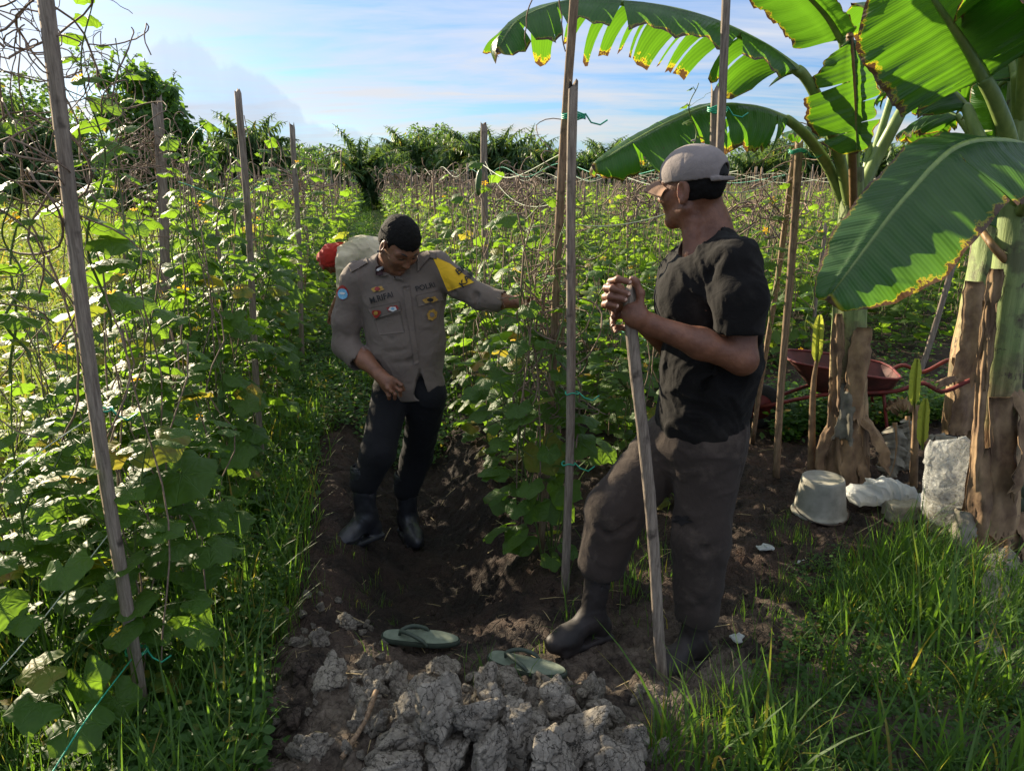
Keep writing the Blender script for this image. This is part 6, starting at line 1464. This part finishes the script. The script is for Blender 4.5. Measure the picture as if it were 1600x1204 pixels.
# wheelbarrow
Yw = 4.55; pw = bw(1325, 600, Yw); gw_ = zg(pw[0], Yw); tW = thing('wheelbarrow', 'old red wheelbarrow standing behind the banana plant, handles to the right', 'wheelbarrow', (pw[0], Yw, gw_), R(-14)); M_WB = simple('worn_red_paint', (.20, .028, .022), .6, .45, 16, col2=(.10, .02, .016)); M_WBI = simple('rusty_tray', (.13, .036, .03), .75, .5, 10, col2=(.06, .022, .018)); M_RUB = simple('black_rubber_grip', (.02, .02, .02), .7)
tW.scale = (.85, .85, .85); zr_ = (bw(1325, 568, Yw)[2]-gw_)/.85
def tray(w0, w1, z0, z1, th=0):
    K = 24; V = []
    for (sx_, z, l) in ((w0, z0, 0), ((w0+w1)/2, (z0+z1)/2, .5), (w1, z1, 1)):
        for k in range(K):
            a = k/K*2*math.pi; cxx, cyy = math.cos(a), math.sin(a); e = (abs(cxx)**4+abs(cyy)**4)**-.25
            V.append((cxx*e*sx_[0]*(1+.12*(cxx > 0)*-l)-.05*l, cyy*e*sx_[1]*(1-.12*l*(cxx < 0)), z+.05*l*(-cxx)*1.0*(z1-z0 > 0)))
    f = [((r)*K+j, r*K+(j+1) % K, (r+1)*K+(j+1) % K, (r+1)*K+j) for r in range(2) for j in range(K)]
    V.append((0, 0, z0)); c = len(V)-1; return np.array(V), [np.array(f), np.array([((j+1) % K, j, c) for j in range(K)])]
v_, f_ = tray((np.array([.26, .16])), np.array([.42, .30]), zr_-.20, zr_); Acc().add(v_, f_).build('tray', M_WBI, tW)
rimv = v_[48:72]; v, f, uv = tubes(np.vstack([rimv, rimv[:2]]), .009, 6); Acc().add(v, f, uv).build('tray_rim', M_WB, tW)
for q in (-1, 1):
    P = spline([(-.62, q*.05, .18), (-.2, q*.16, zr_-.21), (.25, q*.24, zr_-.13), (.42, q*.26, zr_-.05), (.56, q*.27, zr_-.10), (.72, q*.28, zr_+.0), (.80, q*.28, zr_-.0)], 30)
    v, f, uv = tubes(P, .015, 8, cap=True); h_ = Acc().add(v, f, uv).build('handle_bar', M_WB, tW)
    v, f, uv = tubes(np.array([(.79, q*.28, zr_+.0), (.86, q*.28, zr_-.005), (.93, q*.28, zr_-.012)]), .020, 10, cap=True); Acc().add(v, f, uv).build('grip', M_RUB, h_)
    P = spline([(.20, q*.22, zr_-.16), (.26, q*.24, .1), (.30, q*.24, .005), (.36, q*.24, .005)], 12); v, f, uv = tubes(P, .012, 6, cap=True); Acc().add(v, f, uv).build('leg', M_WB, tW)
pr = [(.10, -.03), (.15, -.035), (.175, -.02), (.18, 0), (.175, .02), (.15, .035), (.10, .03), (.10, -.03)]; v_, f_ = lathe(pr, 30); v_ = v_[:, [0, 2, 1]]+np.array([-.62, 0, .18]); wh = Acc().add(v_, f_).build('wheel', M_RUB, tW)
v_, f_ = lathe([(.0, -.05), (.02, -.05), (.025, -.02), (.10, -.028), (.10, .028), (.025, .02), (.02, .05), (0, .05)], 24); v_ = v_[:, [0, 2, 1]]+np.array([-.62, 0, .18]); Acc().add(v_, f_).build('rim', M_WB, wh)
# drum and violet bag
b = gz(1640, 800); tD = thing('drum', 'grey green plastic drum with a lid cut by the right edge', 'drum', b); M_DRUM = simple('grey_green_plastic', (.13, .16, .12), .55, .3, 8)
hD = at(1600, 700, b.y).z-b.z
v_, f_ = lathe([(0, 0), (.19, 0), (.20, .02), (.21, hD*.3), (.205, hD*.32), (.215, hD*.34), (.215, hD*.62), (.208, hD*.64), (.215, hD*.66), (.21, hD*.96), (.205, hD)], 40); Acc().add(v_, f_).build('shell', M_DRUM, tD)
v_, f_ = lathe([(.20, hD-.01), (.225, hD-.01), (.225, hD+.02), (.20, hD+.03), (.06, hD+.035), (.055, hD+.05), (0, hD+.05)], 40); Acc().add(v_, f_).build('lid', simple('pale_lid', (.24, .28, .23), .5, .2, 8), tD)
b = gz(1585, 700); v = Vol(); c_ = bw(1582, 657, b.y); v.ell(c_, (.05, .04, .06), None, .02); v.cap(c_, c_+np.array([.06, 0, -.02]), .035, .04, .03); v.cap(c_+np.array([0, 0, -.03]), (c_[0]+.02, b.y, b.z), .03, .05, .03)
volobj(v, 'plastic_bag', plastic('violet_plastic', (.14, .10, .55), .0), None, b, .006, cloth(.02, 9, (1, 1, 1), 45), 0); o = bpy.data.objects['plastic_bag.002']; o.location = b; tag(o, 'small violet plastic bag behind the nearest banana plant', 'plastic bag')
# scraps
for (px, py, s_, lab) in [(1195, 857, .035, 'white plastic scrap on the soil right of the farmer leg'), (1250, 884, .03, 'pale plastic scrap half buried near the grass'), (1150, 1000, .025, 'dull scrap behind the near boot of the farmer')]:
    b = gz(px, py); v = Vol(); v.box(np.array(b)+[0, 0, .006], (s_, s_*.6, .004), rotz(px*.1), .01, rd=.003); v.box(np.array(b)+[s_*.5, .005, .010], (s_*.6, s_*.5, .003), rotz(px*.2)@np.array([[.95, 0, .3], [0, 1, 0], [-.3, 0, .95]]), .01, rd=.002)
    o, _ = volobj(v, 'plastic_scrap', M_BAGW, None, b, .003, lambda P: (fbm(P, 60, 2)-.5)*.006, 0); o.location = b; tag(o, lab, 'litter')

# slippers
M_SLP = simple('dark_green_rubber', (.050, .070, .050), .6, .3, 40); M_SLI = simple('worn_insole', (.16, .19, .14), .7, .3, 30, col2=(.10, .13, .09))
def slipper(toe_px, heel_px, lab, sgn=1, tilt=0.0):
    tp, hp = gz(*toe_px), gz(*heel_px); d = (hp-tp); L = d.length; cx_ = (tp+hp)/2; t_ = thing('slipper', lab, 'slipper', cx_+Vector((0, 0, .012)))
    t_.rotation_euler = Vector((d.x, d.y, d.z)).to_track_quat('X', 'Z').to_euler()
    u = np.linspace(0, 2*math.pi, 49)[:-1]; ol = []
    for a in u:
        x = math.cos(a)*L/2; q = x/L+.5; w_ = .047*(1-.30*q+.12*math.sin(q*6.0)*-1)*(L/.27); y = math.sin(a)*w_*(1 if abs(math.sin(a)) > 0 else 1)
        ol.append((x, np.sign(y)*abs(math.sin(a))**.75*w_+.006*math.sin(q*3)*sgn))
    ol = np.array(ol); n_ = 48; lay = [(0, .96), (.002, 1), (.016, 1), (.019, .975)]
    V = np.concatenate([np.column_stack([ol*s_, np.full(n_, z)+.010*np.clip(-ol[:, 0]/L, 0, 1)**2*2]) for z, s_ in lay]); f = np.array([(k*n_+j, k*n_+(j+1) % n_, (k+1)*n_+(j+1) % n_, (k+1)*n_+j) for k in range(3) for j in range(n_)])
    Acc().add(V, [f, np.arange(n_)[None, ::-1]]).build('sole', M_SLP, t_)
    ins = np.concatenate([[[0, 0, .0195]], np.column_stack([ol*.955, np.full(n_, .0205)+.010*np.clip(-ol[:, 0]/L, 0, 1)**2*2])]); Acc().add(ins, np.array([(0, 1+j, 1+(j+1) % n_) for j in range(n_)])).build('insole', M_SLI, t_)
    S_ = Acc()
    for q in (-1, 1):
        P = spline([(-L*.27, 0, .018), (-L*.25, q*.004, .040), (-L*.12, q*.026, .046), (L*.04, q*.040, .030), (L*.10, q*.041, .010)], 18); v, f, uv = tubes(P, np.array([.005]*4+[.0075]*10+[.006]*4)[None], 8, cap=True); v[:, 2] = np.where(True, v[:, 2], 0); S_.add(v, f, uv)
    S_.build('strap', M_SLP, t_)
slipper((596, 1003), (719, 1010), 'dark green rubber slipper lying on the clay, the left one of the pair', 1); slipper((764, 1034), (886, 1062), 'dark green rubber slipper beside the clods, nearer the farmer', -1)
# stick
b = gz(590, 1112); e = gz(536, 1212); cord([b+Vector((0, 0, .075)), (b+e)/2+Vector((.012, 0, .07)), e+Vector((0, 0, .06))], .0085, M_WOODB, 'curved brown stick lying between the clods at the bottom', 'stick', 20, name='stick')

# clay clods
def clay_mat(nm_, a_, b_):
    m, n = mat(nm_); ob = n.n('ShaderNodeTexCoord').outputs['Object']
    wv = n.n('ShaderNodeVectorMath', {0: ob, 1: n.n('ShaderNodeVectorMath', {0: n.noise(ob, 4, 3, .6, 0, 1), 'Scale': .5}, operation='SCALE').outputs[0]}, operation='ADD').outputs[0]
    vo = n.n('ShaderNodeTexVoronoi', {'Vector': wv, 'Scale': 2.4}, feature='DISTANCE_TO_EDGE').outputs[0]; cr = n.mapr(vo, 0, .035); f_ = n.noise(ob, 14, 6, .7)
    c = n.mix(n.mapr(f_, .3, .7), a_, b_); c = n.mix(n.mapr(n.noise(ob, 1.2, 3), .4, .6, 0, .5), c, tuple(x*.6 for x in a_)); c = n.mix(n.m('SUBTRACT', 1.0, cr), c, tuple(x*.25 for x in a_))
    h = n.m('ADD', n.m('MULTIPLY', cr, .9), n.m('MULTIPLY', f_, .8))
    return fin(m, n, n.n('ShaderNodeBsdfPrincipled', {'Base Color': c, 'Roughness': .95, 'Specular IOR Level': .2, 'Normal': bump(n, h, .9, .012)}))
M_CLAY = clay_mat('dry_grey_clay', (.19, .165, .132), (.38, .34, .275)); M_CLAYD = clay_mat('damp_brown_clay', (.05, .038, .03), (.11, .085, .065))
import bmesh
def clod(seed):
    bm = bmesh.new(); bmesh.ops.create_icosphere(bm, subdivisions=5, radius=1); V = np.array([v.co[:] for v in bm.verts]); f = np.array([[v.index for v in p.verts] for p in bm.faces]); bm.free()
    r_ = np.random.default_rng(seed); d = V/np.linalg.norm(V, axis=1, keepdims=True); N_ = r_.normal(0, 1, (13, 3)); N_ /= np.linalg.norm(N_, axis=1, keepdims=True); h = r_.uniform(.50, .98, 13)
    dt_ = d@N_.T; q = np.where(dt_ > .05, h/np.maximum(dt_, .05), 9); k = 16.; rad = -np.log(np.exp(-k*q).sum(1))/k; rad = np.clip(rad, .4, 1.15)
    P = d*rad[:, None]; P = P+d*((fbm(P, 2.2, 3, seed)-.5)*.5)[:, None]
    # carved cracks between crumbs
    S_ = r_.normal(0, .75, (16, 3)); Dm = np.sort(np.linalg.norm((P+.25*(fbm(P, 4, 2, seed+3)[:, None]-.5))[:, None]-S_[None], axis=2), axis=1); ed = Dm[:, 1]-Dm[:, 0]
    P = P-d*(.15*np.exp(-(ed/.05)**2))[:, None]-d*(.05*np.exp(-(ed/.14)**2))[:, None]+d*((fbm(P, 9, 3, seed+7)-.5)*.10)[:, None]
    return P, f
CL = []
for k in range(9):
    P, f = clod(400+k); CL.append((Acc().add(P, f).mesh('clay_clod', M_CLAY), Acc().add(P, f).mesh('clay_clod', M_CLAYD)))
cnt = 0
def put_clod(px, py, r, dz=0.0, wet=0, lab='', grp=None):
    global cnt
    r *= rng.uniform(1.0, 1.3)
    p = gz(px, py); o = link('clay_clod', CL[cnt % 9][wet], None, (p.x, p.y, p.z+r*.10+dz), (rng.uniform(0, 6), rng.uniform(0, 6), rng.uniform(0, 6))); o.scale = (r*rng.uniform(.85, 1.2), r*rng.uniform(.8, 1.1), r*rng.uniform(.75, 1.0)); tag(o, lab, 'clay clod', grp); cnt += 1
BIG = [(655, 1120, .085, .05), (700, 1150, .075, .08), (620, 1175, .07, .02), (690, 1060, .058, .02), (765, 1120, .06, .05), (745, 1165, .065, .08), (810, 1150, .06, .05), (870, 1130, .062, .04), (920, 1100, .062, .04), (945, 1140, .06, .05), (900, 1170, .068, .05), (975, 1180, .065, .02),
       (800, 1200, .075, .05), (860, 1215, .07, .06), (700, 1215, .08, .05), (610, 1225, .07, .03), (950, 1225, .07, .03), (850, 1080, .042, .02), (785, 1075, .045, .02), (760, 1215, .06, .08)]
wh_ = ['left crest of the heap', 'left slope of the heap', 'lower left of the heap', 'just below the left slipper', 'middle of the heap', 'middle foot of the heap', 'middle slope of the heap', 'right middle of the heap', 'right crest of the heap', 'right end of the heap', 'right foot of the heap', 'lower right end of the heap', 'bottom edge, middle', 'bottom edge, right of the middle', 'bottom edge, left of the middle', 'bottom edge, left end', 'bottom edge, right end', 'just below the right slipper', 'between the two slippers', 'on top at the bottom middle']
for (px, py, r, dz), w_ in zip(BIG, wh_): put_clod(px, py, r, dz, 0, f'big cracked grey clay clod, {w_}')
for (px, py, r, w_) in [(500, 1000, .05, 'left of the left slipper'), (545, 975, .04, 'above the left slipper toe'), (470, 1050, .055, 'left group, middle'), (520, 1060, .06, 'left group, right side'), (455, 1130, .05, 'alone at the lower left'), (490, 1175, .05, 'bottom left, near the stick'), (570, 1040, .045, 'under the left slipper toe'), (480, 1010, .04, 'left group, top'), (555, 1095, .04, 'above the stick'), (430, 1180, .04, 'bottom left corner of the clay')]:
    put_clod(px, py, r, .0, int(px < 480), f'cracked clay clod, {w_}')
r_ = np.random.default_rng(91)
X_, Y2 = pixfield(900, [(570, 1090), (640, 1050), (720, 1070), (860, 1070), (1000, 1110), (1040, 1230), (540, 1230)], 93)
for k in range(70):
    r = .022+.035*r_.random()**1.5; o = link('clay_clod', CL[int(r_.integers(0, 9))][0], None, (X_[k], Y2[k], zg(X_[k], Y2[k])+r*.3), tuple(r_.uniform(0, 6, 3))); o.scale = (r*r_.uniform(.8, 1.4), r, r*.8); tag(o, 'fist sized grey clay lump packed between the big cracked clods', 'clay clod', 'fist sized lumps between the big clods')
for poly, n_, lo, hi, wet, lab in [([(560, 1060), (640, 1030), (1010, 1080), (1040, 1210), (560, 1230)], 60, .012, .032, 0, 'small grey clay crumb in the heap of clods'), ([(400, 1000), (480, 920), (600, 960), (600, 1110), (400, 1180)], 50, .010, .030, 0, 'small clay crumb left of the slippers'),
      ([(640, 900), (840, 820), (880, 960), (760, 1010)], 36, .008, .024, 1, 'small dark crumb on the slope of the sunken walkway'), ([(1150, 960), (1180, 820), (1300, 860), (1260, 960)], 30, .007, .020, 1, 'small dark crumb right of the farmer')]:
    X_, Y2 = pixfield(n_*4, poly, int(n_)); 
    for k in range(min(n_, len(X_))):
        r = lo+(hi-lo)*r_.random()**2; o = link('clay_crumb', CL[int(r_.integers(0, 9))][wet], None, (X_[k], Y2[k], zg(X_[k], Y2[k])+r*.3), tuple(r_.uniform(0, 6, 3))); o.scale = (r*r_.uniform(.8, 1.3), r, r*.8); tag(o, lab, 'clay crumb', lab.replace('small', 'small').replace('crumb', 'crumbs'))

# ============================================================ SINGLE CLIMBING SHOOTS
def climber(px, ybase, ytop, Y, size, nl, lab, seed, lean=0.0, m=M_CUKE, fl=1):
    r_ = np.random.default_rng(seed); b = bw(px, ybase, Y); e = bw(px+lean, ytop, Y); L = np.linalg.norm(e-b); K = 26; u = np.linspace(0, 1, K)
    P = b+(e-b)*u[:, None]+np.stack([.02*np.sin(u*13+seed), .02*np.cos(u*11), 0*u], 1)
    t_ = thing('cucumber_shoot', lab, 'cucumber shoot', tuple(b)); A = Acc(); v, f, uv = tubes(P-b, np.linspace(.0042, .0016, K)[None], 6); A.add(v, f, uv); F2 = Acc(); fp = []
    for k in range(nl):
        q = (k+.5)/nl; c = np.array([np.interp(q, u, P[:, i]) for i in range(3)]); s_ = 1 if k % 2 else -1; s_ = s_ if r_.random() < .8 else -s_
        d = np.array([s_*r_.uniform(.6, 1.0), r_.normal(0, .5), 0]); pl = size*r_.uniform(.7, 1.3)*(1.1-.6*q); tip = c+d*pl+np.array([0, 0, pl*.35])
        v, f, uv = tubes(np.array([c, (c+tip)/2+[0, 0, .01], tip])-b, .0016, 4); A.add(v, f, uv)
        T = LEAF_A[r_.integers(0, 3)]; Mx = frames(np.array([d+np.array([0, 0, r_.uniform(-.5, .05)])]), np.array([[r_.normal(0, .2), r_.normal(0, .25), 1.]])); scatter(F2, *T, Mx, np.array([tip-b]), [size*(1.15-.65*q)*r_.uniform(.8, 1.15)]); fp.append(tip-b)
        if r_.random() < .5:
            uu = np.linspace(0, 1, 16); td = np.array([-s_*.06, 0, .04]); Q = c-b+np.outer(uu, td)*r_.uniform(.8, 1.8)+np.stack([.008*np.sin(uu*18)*uu, .008*np.cos(uu*18)*uu, .0*uu], 1); v, f, uv = tubes(Q, .0008, 3); A.add(v, f, uv)
    A.build('stem', M_STEM, t_); F2.build('leaves', m, t_)
    for k in range(fl): p = fp[r_.integers(0, len(fp))]; link('flower', FLOWER, t_, tuple(p*np.array([.7, .7, 1])), (r_.normal(0, .5), r_.normal(0, .5), 0))
climber(158, 520, -20, 2.15, .072, 17, 'tall thin shoot with separate leaves just right of the foreground stake', 1, -20, fl=2)
climber(196, 560, 60, 2.5, .062, 13, 'second tall shoot with curling tendrils right of the foreground stake', 41, -10)
climber(20, 600, 180, 2.0, .060, 10, 'tall shoot rising at the very left edge', 42, 6)
climber(278, 520, 200, 3.3, .07, 11, 'leafy shoot before the dead vine clump', 43, -6)
climber(30, 560, 290, 1.9, .060, 7, 'shoot with broad leaves left of the foreground stake', 2, -20)
climber(205, 700, 330, 2.4, .07, 9, 'broad leaved shoot rising right of the foreground stake middle', 3, 10, fl=2)
climber(300, 460, 240, 3.6, .075, 9, 'bright shoot left of the slim pointed stake', 4, 10)
climber(418, 470, 225, 4.0, .075, 9, 'bright shoot right of the slim pointed stake', 5, -5)
climber(352, 470, 250, 3.8, .07, 8, 'bright shoot touching the slim pointed stake', 15, 5)
climber(480, 420, 225, 5.2, .08, 9, 'bright shoot above the left row near the worker', 6, 0)
climber(545, 380, 275, 6.5, .09, 6, 'shoot above the bent worker', 16, 0)
climber(1080, 300, 130, 3.0, .036, 7, 'slim shoot tip standing above the farmer cap', 7, 4, fl=0)
climber(868, 640, 300, 2.75, .050, 14, 'green shoot climbing the brown leaning pole', 8, 12, fl=2)
climber(1208, 520, 255, 3.9, .06, 11, 'leafy shoot between the farmer and the brown stakes', 9, 0, fl=2)
climber(1265, 520, 330, 4.6, .06, 8, 'leafy shoot between the brown stakes and the banana plant', 10, 0)
climber(940, 470, 330, 4.2, .06, 8, 'leafy shoot right of the pale split stake', 11, 0)
climber(700, 420, 270, 6.5, .09, 9, 'leafy shoot above the officer shoulder', 12, 0)
# broad shaded leaves low in front
def bigleaves(lst, lab, seed, bp=None):
    r_ = np.random.default_rng(seed); b = gz(*(bp or (lst[0][0], min(1150, lst[0][1]+260)))); t_ = thing('cucumber_plant', lab, 'cucumber plant', b); A = Acc(); S_ = Acc(); stemtop = None
    for (px, py, Y, s_, dx, dz) in lst:
        P = bw(px, py, Y)-np.array(b); T = LEAF_A[r_.integers(0, 3)]; scatter(A, *T, frames(np.array([[dx, -.5, dz]]), np.array([[r_.normal(0, .2), -.35, 1.]])), P[None], [s_]); base = np.array([P[0]*.55+r_.normal(0, .03), P[1]*.6+.08, max(.05, P[2]*.75)])
        v, f, uv = tubes(np.array([[0, 0, 0], base*.6+[0, .03, .05], base, P-[0, 0, .0]]) if True else 0, .0032, 5); S_.add(v, f, uv)
    A.build('leaves', M_CUKE, t_); S_.build('stem', M_STEM, t_)
bigleaves([(245, 690, 2.1, .095, .7, -.35), (285, 740, 2.15, .105, .9, -.55), (225, 745, 2.1, .075, -.6, -.4), (265, 860, 2.1, .095, .8, -.1), (330, 855, 2.1, .07, 1, -.2)], 'cucumber vine with very broad dark leaves right of the foreground stake', 1)
bigleaves([(70, 1040, 1.65, .065, -.8, -.1), (130, 1060, 1.7, .07, .5, -.7), (60, 1095, 1.6, .075, -1, 0), (120, 1130, 1.6, .08, .6, -.2), (40, 960, 1.7, .06, -.8, -.2), (100, 885, 1.75, .07, .3, -.3), (180, 1090, 1.75, .07, .6, -.9)], 'cucumber vine with spotted yellowing leaves at the lower left corner', 2)
bigleaves([(848, 705, 2.8, .095, .3, -.55), (880, 760, 2.75, .08, -.5, -.7), (835, 790, 2.75, .075, -.7, -.8), (905, 690, 2.8, .08, .8, -.3), (870, 640, 2.85, .07, .5, -.9), (815, 760, 2.8, .06, -.9, -.3), (940, 700, 2.9, .08, .8, -.4)], 'cucumber vine with broad leaves at the foot of the leaning pole', 3, (862, 872))
